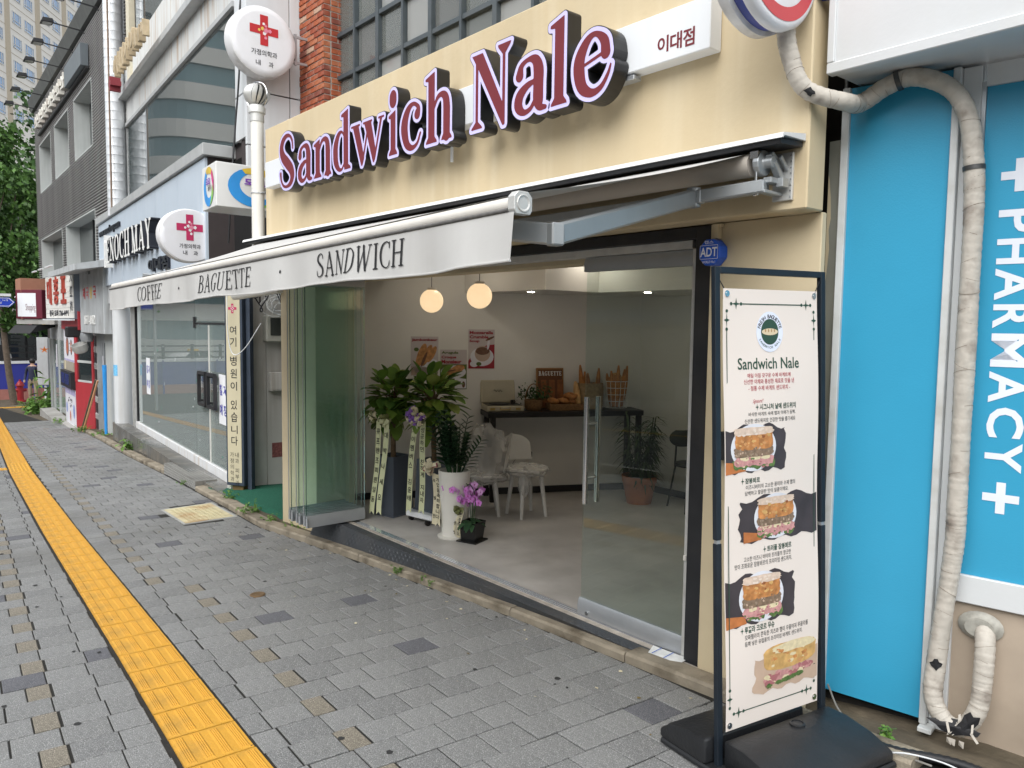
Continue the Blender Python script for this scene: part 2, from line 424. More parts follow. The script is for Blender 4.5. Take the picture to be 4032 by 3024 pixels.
def slab(x0, x1, y0, y1, off, thick, step=4.0):
    b = MB(); xs = [x1]
    while xs[-1] > x0: xs.append(max(x0, xs[-1] - step))
    if x0 < -36.5 < x1: xs.append(-36.5); xs.sort(reverse=True)
    for a, c in zip(xs, xs[1:]):
        if a - c < 1e-6: continue
        za, zc = gz(a) + off, gz(c) + off
        b.add([(c, y0, zc), (a, y0, za), (a, y1, za), (c, y1, zc), (c, y0, zc - thick), (a, y0, za - thick), (a, y1, za - thick), (c, y1, zc - thick)],
              [(0, 1, 2, 3), (4, 7, 6, 5), (0, 4, 5, 1), (2, 6, 7, 3)])
    return b
g = slab(-400, 60, -200, 240, -0.30, 0.5, 40); struct(g, 'ground', [m_asph])
g = slab(-38.6, 7, -1.75, 3.9, -0.007, 0.26); pave = struct(g, 'pavement', [m_joint])
g = slab(-38.6, 7, 3.9, 5.3, -0.022, 0.26); struct(g, 'building_apron', [m_dirt])
g = MB()
for k in range(46):
    x1 = 6 - k * 1.0; x0 = x1 - 0.985
    g.add([(x0, -1.95, gz(x0) - 0.02), (x1, -1.95, gz(x1) - 0.02), (x1, -1.755, gz(x1)), (x0, -1.755, gz(x0)), (x0, -1.96, gz(x0) - 0.3), (x1, -1.96, gz(x1) - 0.3), (x1, -1.755, gz(x1) - 0.3), (x0, -1.755, gz(x0) - 0.3)],
          [(0, 1, 2, 3), (0, 4, 5, 1), (1, 5, 6, 2), (0, 3, 7, 4)])
struct(g, 'road_kerb', [m_conc])
g = slab(-400, 60, -11.2, -1.97, -0.13, 0.12, 30); road = struct(g, 'road', [m_asph])
m_white_line = mat('road_paint', (0.7, 0.7, 0.68), 0.6, var=0.15, scale=12)
g = slab(-120, 20, -6.65, -6.5, -0.126, 0.003, 10); mk = g.build('centre_line', [mat('road_paint_yellow', (0.6, 0.36, 0.03), 0.6)], road)

# tactile strip path (centre line), wide 0.29
TP = [(0.6, 1.0), (-1.5, 1.02), (-3.28, 1.115), (-4.8, 1.215), (-8.74, 1.465), (-11.3, 1.645), (-13.8, 1.825), (-17.7, 2.16), (-20.35, 2.39), (-23.6, 2.67), (-28, 3.05), (-33.2, 3.55)]
def tp_at(x):
    for (ax, ay), (bx, by) in zip(TP, TP[1:]):
        if bx <= x <= ax: t = (x - ax) / (bx - ax); return ay + (by - ay) * t
    return 9.0
# ---- paving blocks, laid in rows across the pavement
e1 = Vector((math.cos(rad(84.0)), math.sin(rad(84.0)), 0)); e2 = Vector((math.cos(rad(175.6)), math.sin(rad(175.6)), 0))
RP, BL, JT = 0.2, 0.198, 0.0085
def kerb_y(x):
    pts = [(2, 3.2), (-1.7, 3.125), (-3.6, 3.16), (-5.6, 3.096), (-7.4, 3.0), (-7.9, 3.045), (-8.72, 3.125), (-10.1, 3.236), (-11.9, 3.37), (-14.6, 3.54), (-17.9, 3.82), (-21, 4.02), (-25, 4.1), (-40, 5.0)]
    for (ax, ay), (bx, by) in zip(pts, pts[1:]):
        if bx <= x <= ax: return ay + (by - ay) * (x - ax) / (bx - ax)
    return 3.2
MH = [(-9.07, 2.52), (-9.09, 3.10), (-8.08, 3.02), (-8.08, 2.47)]
def in_mh(x, y): return -9.10 < x < -8.06 and 2.47 + (x + 8.08) * -0.05 < y < 3.06 + (x + 8.08) * -0.08
def block_mesh(w, l, h=0.03, j=0.0):
    b = MB(); c = 0.003
    def P(r, s, z): return e2 * r + e1 * s + Vector((0, 0, z + 0.0456 * (e2 * r + e1 * s).x))
    lo = [P(0, 0, -h), P(w, 0, -h), P(w, l, -h), P(0, l, -h)]; md = [P(0, 0, -c), P(w, 0, -c), P(w, l, -c), P(0, l, -c)]
    hi = [P(c, c, 0), P(w - c, c, 0), P(w - c, l - c, 0), P(c, l - c, 0)]
    b.add(lo + md + hi, [(11, 10, 9, 8)] + [(4 + i, 8 + i, 8 + (i + 1) % 4, 4 + (i + 1) % 4) for i in range(4)] + [(i, 4 + i, 4 + (i + 1) % 4, (i + 1) % 4) for i in range(4)])
    return b
blocks = []
O0 = Vector((-0.6, -1.6, 0)) - e2 * (RP * 33)
for r_ in range(0, 158):
    base = O0 + e2 * (r_ * RP)
    s = -(0.5 if r_ % 2 else 0.0) * BL
    rr = random.Random(r_ * 7 + 3)
    row = []
    brown_k = [None, None]
    k = 0
    while s < 6.2:
        p = base + e1 * s
        L_ = BL
        y = p.y
        yt = tp_at(p.x)
        mi = rr.choice([0, 0, 1, 1, 2])
        if r_ % 2 == 0 and brown_k[1] is None and y > yt + 0.30 and p.x > -22:
            L_ = BL * 0.58; mi = 3; brown_k[1] = 1
        elif r_ % 2 == 1 and brown_k[0] is None and y > yt - 0.66 and y < yt - 0.3 and p.x > -22:
            L_ = BL * 0.58; mi = 3; brown_k[0] = 1
        elif rr.random() < 0.036: mi = 4
        lo, hi = y, y + L_ * 0.99
        if lo < yt - 0.16 < hi and hi > yt - 0.16:                 # cut blocks at the strip
            if yt - 0.16 - lo > 0.03: row.append((p.copy(), yt - 0.16 - lo, mi))
            s += L_; continue
        if yt - 0.16 <= lo < yt + 0.155:
            if hi - (yt + 0.16) > 0.03: row.append((p + e1 * (yt + 0.16 - lo), hi - (yt + 0.16), mi))
            s += L_; continue
        ky = kerb_y(p.x) - 0.012
        if hi > ky:
            if ky - lo > 0.03: row.append((p.copy(), ky - lo, mi))
            break
        cx, cy = p.x - 0.09, p.y + L_ / 2
        if y > -1.7 and not in_mh(cx, cy): row.append((p.copy(), L_, mi))
        s += L_
    blocks += row
camp = Vector((0, 0, 1.709))
vis = []
fwd = Vector((_R[0][2], _R[1][2], _R[2][2])); rgt = Vector((_R[0][0], _R[1][0], _R[2][0])); dwn = Vector((_R[0][1], _R[1][1], _R[2][1]))
for b_ in blocks:
    p = b_[0]; q = Vector((p.x, p.y, gz(p.x))) - camp; zf = q.dot(fwd)
    ok = zf > 0.5 and abs(q.dot(rgt) / zf) < 0.70 and q.dot(dwn) / zf < 0.56
    vis.append((0 if ok else 1, q.length))
order = sorted(range(len(blocks)), key=lambda i: vis[i])
single = set(order[:300])
bm_cache = {}; rest = MB()
jit = random.Random(5)
for i, (p, L_, mi) in enumerate(blocks):
    z = gz(p.x) + jit.uniform(-0.0025, 0.002)
    q = Vector((p.x, p.y, z))
    if i in single:
        key = (round(L_, 2), mi)
        if key not in bm_cache: bm_cache[key] = block_mesh(RP - JT, max(0.02, round(L_, 2) - JT)).mesh('paving_block', (m_pav + [m_pav_b, m_pav_d])[mi])
        o = bpy.data.objects.new('paving_block', bm_cache[key]); COL.objects.link(o); o.parent = pave; o.location = q
    else:
        b = block_mesh(RP - JT, max(0.02, L_ - JT))
        rest.T = Matrix.Translation(q); rest.mi = mi; rest.add(b.v, b.f)
rest.build('paving_block_field', m_pav + [m_pav_b, m_pav_d], pave, kind='stuff')

# ---- tactile tiles
tact = struct(slab(-33.4, 0.6, -5, -4.9, -0.3, 0.05), 'tactile_strip', [m_joint]) if False else None
def tile_mesh(kind):
    b = MB(); a = 0.149; h = 0.028
    b.box(-a, a, -a + 0.003, a - 0.003, -h, 0.001)
    if kind == 'bar':
        for k in range(4):
            y = -0.1125 + k * 0.075
            b.add([(-a + 0.012, y - 0.022, 0.001), (a - 0.012, y - 0.022, 0.001), (a - 0.012, y + 0.022, 0.001), (-a + 0.012, y + 0.022, 0.001),
                   (-a + 0.018, y - 0.018, 0.0045), (a - 0.018, y - 0.018, 0.0045), (a - 0.018, y + 0.018, 0.0045), (-a + 0.018, y + 0.018, 0.0045)],
                  [(4, 5, 6, 7), (0, 1, 5, 4), (1, 2, 6, 5), (2, 3, 7, 6), (3, 0, 4, 7)])
            for q in range(4):
                yy = y - 0.0135 + q * 0.009
                b.add([(-a + 0.02, yy - 0.0035, 0.0044), (a - 0.02, yy - 0.0035, 0.0044), (a - 0.02, yy + 0.0035, 0.0044), (-a + 0.02, yy + 0.0035, 0.0044), (-a + 0.022, yy, 0.0078), (a - 0.022, yy, 0.0078)],
                      [(0, 1, 5, 4), (2, 3, 4, 5), (0, 4, 3), (1, 2, 5)])
    else:
        for i in range(6):
            for j in range(6):
                b.lathe([(0.016, 0.001), (0.010, 0.006)], (-0.125 + i * 0.05, -0.125 + j * 0.05, 0), 8)
    return b
tb_me, td_me = tile_mesh('bar').mesh('tactile_tile', m_tact), tile_mesh('dot').mesh('tactile_tile', m_tact)
def put_tile(x, y, ang, me):
    o = bpy.data.objects.new('tactile_tile', me); COL.objects.link(o); o.parent = pave
    o.matrix_world = Matrix.Translation((x, y, gz(x) + 0.002)) @ Matrix.Rotation(math.atan(0.0456), 4, 'Y').inverted() @ Matrix.Rotation(ang, 4, 'Z') @ Matrix.Rotation(jit.uniform(-.006, .006), 4, 'X') @ Matrix.Diagonal((0.985, 0.985, 1, 1))
d_ = 0.0; seg = 0; px, py = TP[0]
pos = []
for (ax, ay), (bx, by) in zip(TP, TP[1:]):
    L_ = math.hypot(bx - ax, by - ay); ang = math.atan2(by - ay, bx - ax)
    while d_ < L_:
        t = d_ / L_; pos.append((ax + (bx - ax) * t, ay + (by - ay) * t, ang)); d_ += 0.3035
    d_ -= L_
for i, (x, y, a) in enumerate(pos):
    put_tile(x, y, a + math.pi + jit.uniform(-.006, .006), td_me if -14.9 < x < -13.9 else tb_me)
for k in range(4): put_tile(-14.36 + 0.02 * k, 1.865 - 0.145 - 0.16 - 0.3035 * k, rad(86), td_me if k == 0 else tb_me)
for k in range(12): put_tile(-33.5 + k * 0.02, 3.55 + 0.3035 * k, rad(86), tb_me)

# ---- back kerb: edging stones between pavement and buildings
g = MB(); kb = g.box(-7.5, -7.4, 3.3, 3.35, -0.45, -0.42)
kerb = struct(g, 'kerb', [m_kerb])
cuts = [-1.2, -2.05, -2.716, -3.71, -4.7, -5.6, -6.48, -7.4, -7.95, -8.75, -9.5, -10.12]
cuts2 = [-11.92, -12.9, -13.9, -14.9, -15.9, -16.9, -17.9, -18.9, -19.9, -20.5]
for cc in (cuts, cuts2):
    for a, c in zip(cc, cc[1:]):
        g = MB(); xa, xc = a - 0.004, c + 0.004; ya, yc = kerb_y(xa), kerb_y(xc); hh = 0.05 + jit.uniform(-0.004, 0.004)
        sec = [(0.0, -0.05), (0.0, hh - 0.014), (0.012, hh), (0.125, hh), (0.125, -0.05)]
        n = 3; vs = []
        for i in range(n + 1):
            t = i / n; x = xa + (xc - xa) * t; y = ya + (yc - ya) * t
            vs += [(x, y + s_[0] + jit.uniform(-.002, .002), gz(x) + s_[1]) for s_ in sec]
        fs = [(i * 5 + j, (i + 1) * 5 + j, (i + 1) * 5 + (j + 1) % 5, i * 5 + (j + 1) % 5) for i in range(n) for j in range(5)] + [tuple(range(5)), tuple(range(n * 5 + 4, n * 5 - 1, -1))]
        g.add(vs, fs); g.build('kerb_stone', [m_kerb], kerb)
# dirt strip behind the kerb
g = MB()
def dstrip(x0, x1, w0, w1, off=0.035):
    n = max(2, int(abs(x1 - x0) / 0.2)); vs = []
    for i in range(n + 1):
        x = x0 + (x1 - x0) * i / n
        for j in range(5): vs.append((x, kerb_y(x) + 0.12 + (w0 + (w1 - w0) * i / n) * j / 4, gz(x) + off + jit.uniform(-.01, .012)))
    g.add(vs, [(i * 5 + j, (i + 1) * 5 + j, (i + 1) * 5 + j + 1, i * 5 + j + 1) for i in range(n) for j in range(4)])
dstrip(1.2, -2.4, 0.7, 0.3, 0.02); dstrip(-6.5, -9.6, 0.3, 1.1); dstrip(-9.6, -20.5, 0.5, 0.5)
struct(g, 'dirt_strip', [m_dirt])

# utility cover in the pavement
m_cov = mat('cover_cream', (0.58, 0.52, 0.33), 0.6, var=0.15, scale=8, dirt=(0.32, 0.14, 0.04), dirt_amt=0.75, dirt_scale=3)
t = thing('utility_cover', 'cream rectangular inspection cover with raised grid set in the grey paving', 'manhole cover', (-8.57, 2.78, gz(-8.57)))
def mhp(u, v, z=0.0):
    a = Vector(MH[0]).lerp(Vector(MH[3]), u); b = Vector(MH[1]).lerp(Vector(MH[2]), u); p = a.lerp(b, v)
    return (p.x, p.y, gz(p.x) + z)
def mbox(b, u0, u1, v0, v1, z0, z1):
    P = [mhp(u, v, z0) for u, v in ((u0, v0), (u1, v0), (u1, v1), (u0, v1))] + [mhp(u, v, z1) for u, v in ((u0, v0), (u1, v0), (u1, v1), (u0, v1))]
    b.add(P, [(0, 3, 2, 1), (4, 5, 6, 7), (0, 1, 5, 4), (1, 2, 6, 5), (2, 3, 7, 6), (3, 0, 4, 7)])
g = MB(); mbox(g, 0.04, 0.96, 0.05, 0.95, -0.03, 0.004); g.build('plate', [m_cov], t)
g = MB()
for a in ((0, 1, 0, .045), (0, 1, .955, 1), (0, .035, .05, .95), (.965, 1, .05, .95)): mbox(g, *a, -0.03, 0.002)
g.build('frame', [mat('cover_frame', (0.42, 0.42, 0.4), 0.5, dirt_amt=0.5)], t)
g = MB()
for i in range(17):
    for j in range(9):
        u, v = 0.12 + i * 0.046, 0.12 + j * 0.086
        mbox(g, u + .003, u + 0.030, v + .01, v + 0.05, 0.004, 0.009)
g.build('raised_grid', [m_cov], t, kind='stuff')
# small round drain disc
g = MB(); g.lathe([(0.055, -0.01), (0.055, 0.006), (0.045, 0.010), (0.02, 0.008), (1e-6, 0.008)], (-5.275, 2.109, gz(-5.275)), 20)
solo(g, 'survey_marker', 'small round brass marker disc lying in the grey paving blocks', 'marker', [mat('old_brass', (0.20, 0.13, 0.07), 0.5, 0.5, var=0.3, scale=30)], (-5.275, 2.109, gz(-5.275)))
# litter: leaves, gum spots, chips
g = MB(); lr = random.Random(3)
for k in range(90):
    x = lr.uniform(-9, -1.9); y = kerb_y(x) - abs(lr.gauss(0, 0.35)) - 0.03
    if y < 0.2: continue
    z = gz(x) + 0.004; r_ = lr.uniform(0.004, 0.013); a = lr.uniform(0, 6.28)
    g.mi = lr.choice([0, 0, 1, 2])
    g.poly([(x + r_ * math.cos(a + q) * (1, .5, 1.2, .7, 1)[i], y + r_ * math.sin(a + q) * (1, .8, .6, 1, .7)[i], z + .001 * i) for i, q in enumerate((0, 1.2, 2.5, 3.8, 5.1))])
m_l1 = mat('litter_pale', (0.62, 0.55, 0.38), 0.8); m_l2 = mat('litter_dark', (0.03, 0.03, 0.03), 0.8); m_l3 = mat('leaf_litter', (0.16, 0.12, 0.05), 0.8)
for k in range(22):
    x = lr.uniform(-8, -1.6); y = lr.uniform(0.4, 2.9); r_ = lr.uniform(.009, .02); g.mi = 1
    g.poly([(x + r_ * math.cos(a) * lr.uniform(.8, 1.1), y + r_ * math.sin(a) * lr.uniform(.7, 1.1), gz(x) + .0035) for a in [i * .6283 for i in range(10)]])
g.build('litter', [m_l1, m_l2, m_l3], kind='stuff')
# ------------------------------------------------------------------ sandwich shop building
m_cream = mat('cream_paint', (0.60, 0.49, 0.315), 0.7, var=0.05, scale=2.0, bump=0.18, bscale=26, streak=0.5, dirt=(0.72, 0.63, 0.46), rvar=0.1)
m_cream_d = mat('cream_paint_low', (0.63, 0.53, 0.355), 0.65, var=0.05, scale=3, bump=0.08, bscale=40, dirt=(0.40, 0.32, 0.20), dirt_amt=0.25, dirt_scale=4)
m_black = mat('black_metal', (0.022, 0.023, 0.026), 0.45, var=0.2, scale=9, dirt=(0.09, 0.08, 0.07), dirt_amt=0.3)
m_alu = mat('aluminium_grey', (0.46, 0.48, 0.50), 0.38, 0.6, var=0.06, scale=8, rvar=0.08)
m_alu_l = mat('aluminium_pale', (0.62, 0.62, 0.60), 0.45, 0.4, var=0.08, scale=10, dirt=(0.2, 0.18, 0.15), dirt_amt=0.3, dirt_scale=7)
m_chrome = mat('polished_steel', (0.72, 0.72, 0.72), 0.16, 1.0, var=0.03)
m_iwall = mat('interior_white', (0.74, 0.72, 0.68), 0.75, var=0.03, scale=3, bump=0.05)
m_ifloor = mat('interior_floor', (0.47, 0.45, 0.425), 0.42, var=0.2, scale=2.2, bump=0.03, dirt=(0.27, 0.25, 0.23), dirt_amt=0.6, dirt_scale=1.6, rvar=0.12)
m_tread = mat('tread_plate', (0.062, 0.068, 0.076), 0.5, 0.2, var=0.15, scale=4, rvar=0.15, dirt=(0.12, 0.115, 0.11), dirt_amt=0.4)
m_glass = glass('door_glass', (0.90, 0.95, 0.93), 1.30)
m_glass_g = glass('folding_glass', (0.945, 0.985, 0.98), 1.36)
FZ = -0.065
shop = thing('shop_building', 'cream plastered sandwich shop with open folding glass front', 'building', (-4.6, 3.3, gz(-4.6)))
MB().box(-7.48, -1.743, 3.126, 3.27, 2.229, 3.60).build('fascia_board', [m_cream], shop, bev=0.006)
g = MB().box(-7.48, -1.96, 3.275, 4.12, 2.235, 3.56); g.build('upper_wall', [m_cream], shop)
MB().box(-2.33, -1.746, 3.27, 3.31, -0.13, 2.2285).box(-2.33, -1.97, 3.312, 3.62, -0.13, 2.2285).build('right_pier', [m_cream_d], shop, bev=0.004)
MB().box(-7.36, -6.60, 3.215, 3.62, -0.38, 2.232).build('left_pier', [m_cream_d], shop, bev=0.004)
MB().box(-7.38, -1.98, 3.45, 3.62, 2.10, 2.233).build('lintel', [m_cream_d], shop)
MB().box(-7.36, -1.98, 3.35, 6.6, -0.5, FZ).build('floor', [m_ifloor], shop)
g = MB()
g.prism([(-6.93, 3.60), (-5.494, 6.50), (-5.66, 6.62), (-7.3, 3.9), (-7.3, 3.60)], FZ, 2.7, 'z'); g.build('side_wall', [m_iwall], shop)
MB().box(-5.7, -1.98, 6.50, 6.65, FZ, 2.7).build('back_wall', [m_iwall], shop)
MB().box(-2.10, -1.98, 3.625, 6.5, FZ, 2.7).build('end_wall', [m_iwall], shop)
MB().box(-7.36, -1.98, 3.46, 6.65, 2.45, 2.55).build('ceiling', [m_iwall], shop)
g = MB(); g.prism([(-7.0, 4.75), (-5.15, 4.75), (-5.15, 5.45), (-2.11, 5.45), (-2.11, 6.49), (-7.0, 6.49)], 2.04, 2.449, 'z'); g.build('soffit', [m_iwall], shop)
g = MB()
a, b = Vector((-6.918, 3.62)), Vector((-5.50, 6.485)); d_ = (b - a).normalized(); n_ = Vector((d_.y, -d_.x))
g.prism([tuple(a), tuple(a + n_ * .012), tuple(b + n_ * .012), tuple(b)], FZ, FZ + 0.07, 'z')
g.box(-5.46, -2.11, 6.485, 6.499, FZ, FZ + 0.07)
g.build('skirting', [m_black], shop)
m_lamp_fill = mat('downlight', (1, 0.9, 0.7), 0.5, emit=27, emit_col=(1, 0.91, 0.78))
for x, y, z in ((-5.62, 5.0, 2.036), (-4.75, 5.7, 2.036), (-3.6, 5.9, 2.036), (-5.9, 4.3, 2.446), (-4.6, 4.2, 2.446), (-3.3, 4.2, 2.446), (-5.0, 5.2, 2.446), (-3.2, 5.1, 2.446)):  # discs on the upper ceiling are unseen, added to brighten the room
    MB().lathe([(0.032 if z < 2.1 else .055, z), (0.032 if z < 2.1 else .055, z + .003)], (x, y, 0), 16).build('downlight', [m_lamp_fill], shop)
# door frame
g = MB(); g.box(-2.435, -2.33, 3.292, 3.44, -0.10, 2.228); g.box(-6.60, -2.436, 3.295, 3.44, 2.166, 2.228); g.build('door_frame', [m_black], shop, bev=0.003)
g = MB(); g.box(-2.475, -2.436, 3.322, 3.385, FZ, 2.12); g.box(-6.58, -2.476, 3.318, 3.40, 2.122, 2.165); g.build('door_track_frame', [m_alu_l], shop, bev=0.002)
g = MB()
for y0, y1, z in ((3.325, 3.333, .004), (3.345, 3.353, .004), (3.366, 3.374, .004), (3.32, 3.38, .001)): g.box(-6.60, -2.48, y0, y1, FZ - 0.002, FZ + z)
g.build('floor_track', [m_chrome], shop)
g = MB(); g.box(-6.6, -2.33, 3.285, 3.345, FZ - 0.05, FZ - 0.001); g.build('sill', [mat('sill_stone', (0.42, 0.38, 0.33), 0.8, var=0.25, scale=14, bump=0.4)], shop)
# diamond tread plate step: sloping face, narrow top
def yb(x): return kerb_y(x) + 0.075
g = MB(); xs = [-6.56 + i * (4.23 / 12) for i in range(13)]; vs = []
for x in xs: vs += [(x, yb(x), gz(x) + 0.03), (x, 3.20, FZ - 0.010), (x, 3.286, FZ - 0.006), (x, 3.286, gz(x) - .05)]
g.add(vs, [(i * 4 + j, (i + 1) * 4 + j, (i + 1) * 4 + j + 1, i * 4 + j + 1) for i in range(12) for j in range(3)] + [(0, 1, 2, 3), (51, 50, 49, 48)])
step = g.build('step_plate', [m_tread], shop)
g = MB()
def stud(c, u, n):
    w = n.cross(u); L_, W_ = 0.017, 0.0045
    P = [c - u * L_, c - w * W_, c + u * L_, c + w * W_]
    g.add(P + [c - u * L_ * .5 + n * .0035, c + u * L_ * .5 + n * .0035], [(0, 1, 4), (1, 2, 5), (1, 5, 4), (2, 3, 5), (3, 0, 4), (3, 4, 5)])
k = 0
x = -6.53
while x < -2.36:
    p0, p1 = Vector((x, yb(x), gz(x) + 0.03)), Vector((x, 3.20, FZ - 0.010)); sl = p1 - p0; n = Vector((0, -sl.z, sl.y)).normalized()
    m_ = int(sl.length / 0.0295)
    for j in range(m_):
        t_ = (j + 0.5) * 0.0295 / sl.length; a = rad(45 if (j + k) % 2 else -45); dd = sl.normalized()
        stud(p0 + sl * t_, (Vector((1, 0, 0)) * math.cos(a) + dd * math.sin(a)), n)
    for j in range(3):
        a = rad(45 if (j + k) % 2 else -45)
        stud(Vector((x, 3.213 + j * .0295, FZ - 0.0095)), Vector((math.cos(a), math.sin(a), 0)), Vector((0, 0, 1)))
    x += 0.0295; k += 1
g.build('tread_studs', [m_tread], step, kind='stuff')

# hinged glass door on the right
MB().box(-3.255, -2.478, 3.344, 3.356, 0.03, 2.04).build('door', [m_glass], shop)
door = [o for o in shop.children if o.name.startswith('door') and len(o.name) < 9 and 'frame' not in o.name][-1]
def rail(parent, x0, x1, z0, z1, yc=3.35, w=0.022):
    g = MB(); h = (z1 - z0)
    pr = [(yc - w, z0), (yc - w - .003, z0 + h * .5), (yc - w + .004, z0 + h * .85), (yc - w + .012, z1), (yc + w - .012, z1), (yc + w, z0 + h * .8), (yc + w, z0)]
    g.prism(pr, x0, x1, 'x'); return g.build('rail', [m_alu], parent, smooth=40)
rail(door, -3.265, -2.478, FZ + 0.006, 0.042); rail(door, -3.265, -2.478, 2.035, 2.118)
MB().lathe([(0.013, -0.034), (0.013, -0.028), (0.011, -0.026)], (-3.18, 3.35, -0.035), 14, 'y').build('lock', [m_chrome], door)
g = MB()
for yy in (3.30, 3.40): g.tube([(-3.195, yy, 0.645), (-3.195, yy, 1.29)], 0.0165, 14)
for zz in (0.80, 1.13): g.tube([(-3.195, 3.30, zz), (-3.195, 3.40, zz)], 0.010, 10)
g.build('handle', [m_chrome], door, smooth=50)
MB().box(-2.472, -2.455, 3.31, 3.321, 0.47, 0.50).build('catch', [mat('white_plastic', (0.75, 0.73, 0.68), 0.4)], shop, bev=0.003)
# paper scraps under the door
g = MB(); g.quad((-2.62, 3.225, FZ + .002), (-2.42, 3.24, FZ + .004), (-2.42, 3.318, FZ + .012), (-2.66, 3.316, FZ + .004))
g.mi = 1
for x in (-2.60, -2.52): g.quad((x, 3.229, FZ + .0065), (x + .006, 3.23, FZ + .0065), (x + .006, 3.316, FZ + .013), (x, 3.316, FZ + .012))
solo(g, 'paper_scrap', 'crumpled white paper with blue lines stuck under the glass door', 'paper', [mat('paper_white', (0.72, 0.73, 0.72), 0.7, var=0.15, scale=20), mat('blue_ink', (0.05, 0.15, 0.55), 0.7)], (-2.55, 3.26, FZ))
# folded glass panels stacked at the left
m_gedge = mat('glass_edge', (0.03, 0.075, 0.06), 0.2)
for i, x in enumerate((-6.11, -6.185, -6.255, -6.335, -6.41, -6.487)):
    yf = 2.885 + (0.012 if i % 2 else 0)
    p = MB().box(x - .005, x + .005, yf - .002, yf + 0.56, FZ + 0.09, 2.06).build('folding_panel', [m_glass_g], shop)
    for z0, z1 in ((FZ + 0.012, FZ + 0.115), (2.035, 2.118)):
        g = MB(); g.prism([(x - .022, z0), (x + .022, z0), (x + .024, z0 + (z1 - z0) * .6), (x + .010, z1), (x - .010, z1), (x - .024, z0 + (z1 - z0) * .6)], yf, yf + 0.555, 'y')
        g.build('rail', [m_alu], p, smooth=40)
    g = MB(); g.box(x - .0052, x + .0052, yf - .006, yf - .0021, FZ + 0.115, 2.035); g.build('glass_edge', [m_gedge if i % 2 == 0 else m_alu], p)
    g = MB(); g.tube([(x + .03, yf - .012, FZ + 0.02), (x + .03, yf - .012, FZ + 0.10)], 0.011, 10); g.build('hinge', [m_alu], p, smooth=50)

# ------------------------------------------------------------------ shop sign
m_red = mat('sign_red', (0.17, 0.024, 0.032), 0.5, var=0.05, scale=5, spec=0.3)
m_lav = mat('sign_lavender', (0.60, 0.55, 0.88), 0.22, var=0.05, scale=5, spec=0.5)
m_blk = mat('sign_black', (0.012, 0.012, 0.013), 0.32, var=0.2, scale=20, spec=0.5)
m_sgw = mat('sign_white', (0.74, 0.76, 0.78), 0.35, var=0.03, scale=2, streak=0.2, dirt=(0.62, 0.62, 0.6))
sign = thing('shop_sign', 'long white sign box with big dark red raised letters on the cream fascia', 'sign', (-4.6, 3.126, 2.95))
MB().box(-7.27, -2.201, 3.033, 3.124, 2.995, 3.235).build('backing_box', [m_sgw], sign, bev=0.004)
def flag_stem(gl, x0, x1, h, fl=10):            # stem with a small flag at the head and a flared foot
    gl.pg((x0, 6), (x1, 6), (x1, h + 3), (x1 - 4, h + 2), (x0 - fl, h - 7), (x0 - fl, h - 12), (x0, h - 14))
    gl.pg((x0 - 9, 0), (x1 + 9, 0), (x1 + 8, 4), (x1, 13), (x0, 13), (x0 - 8, 4))
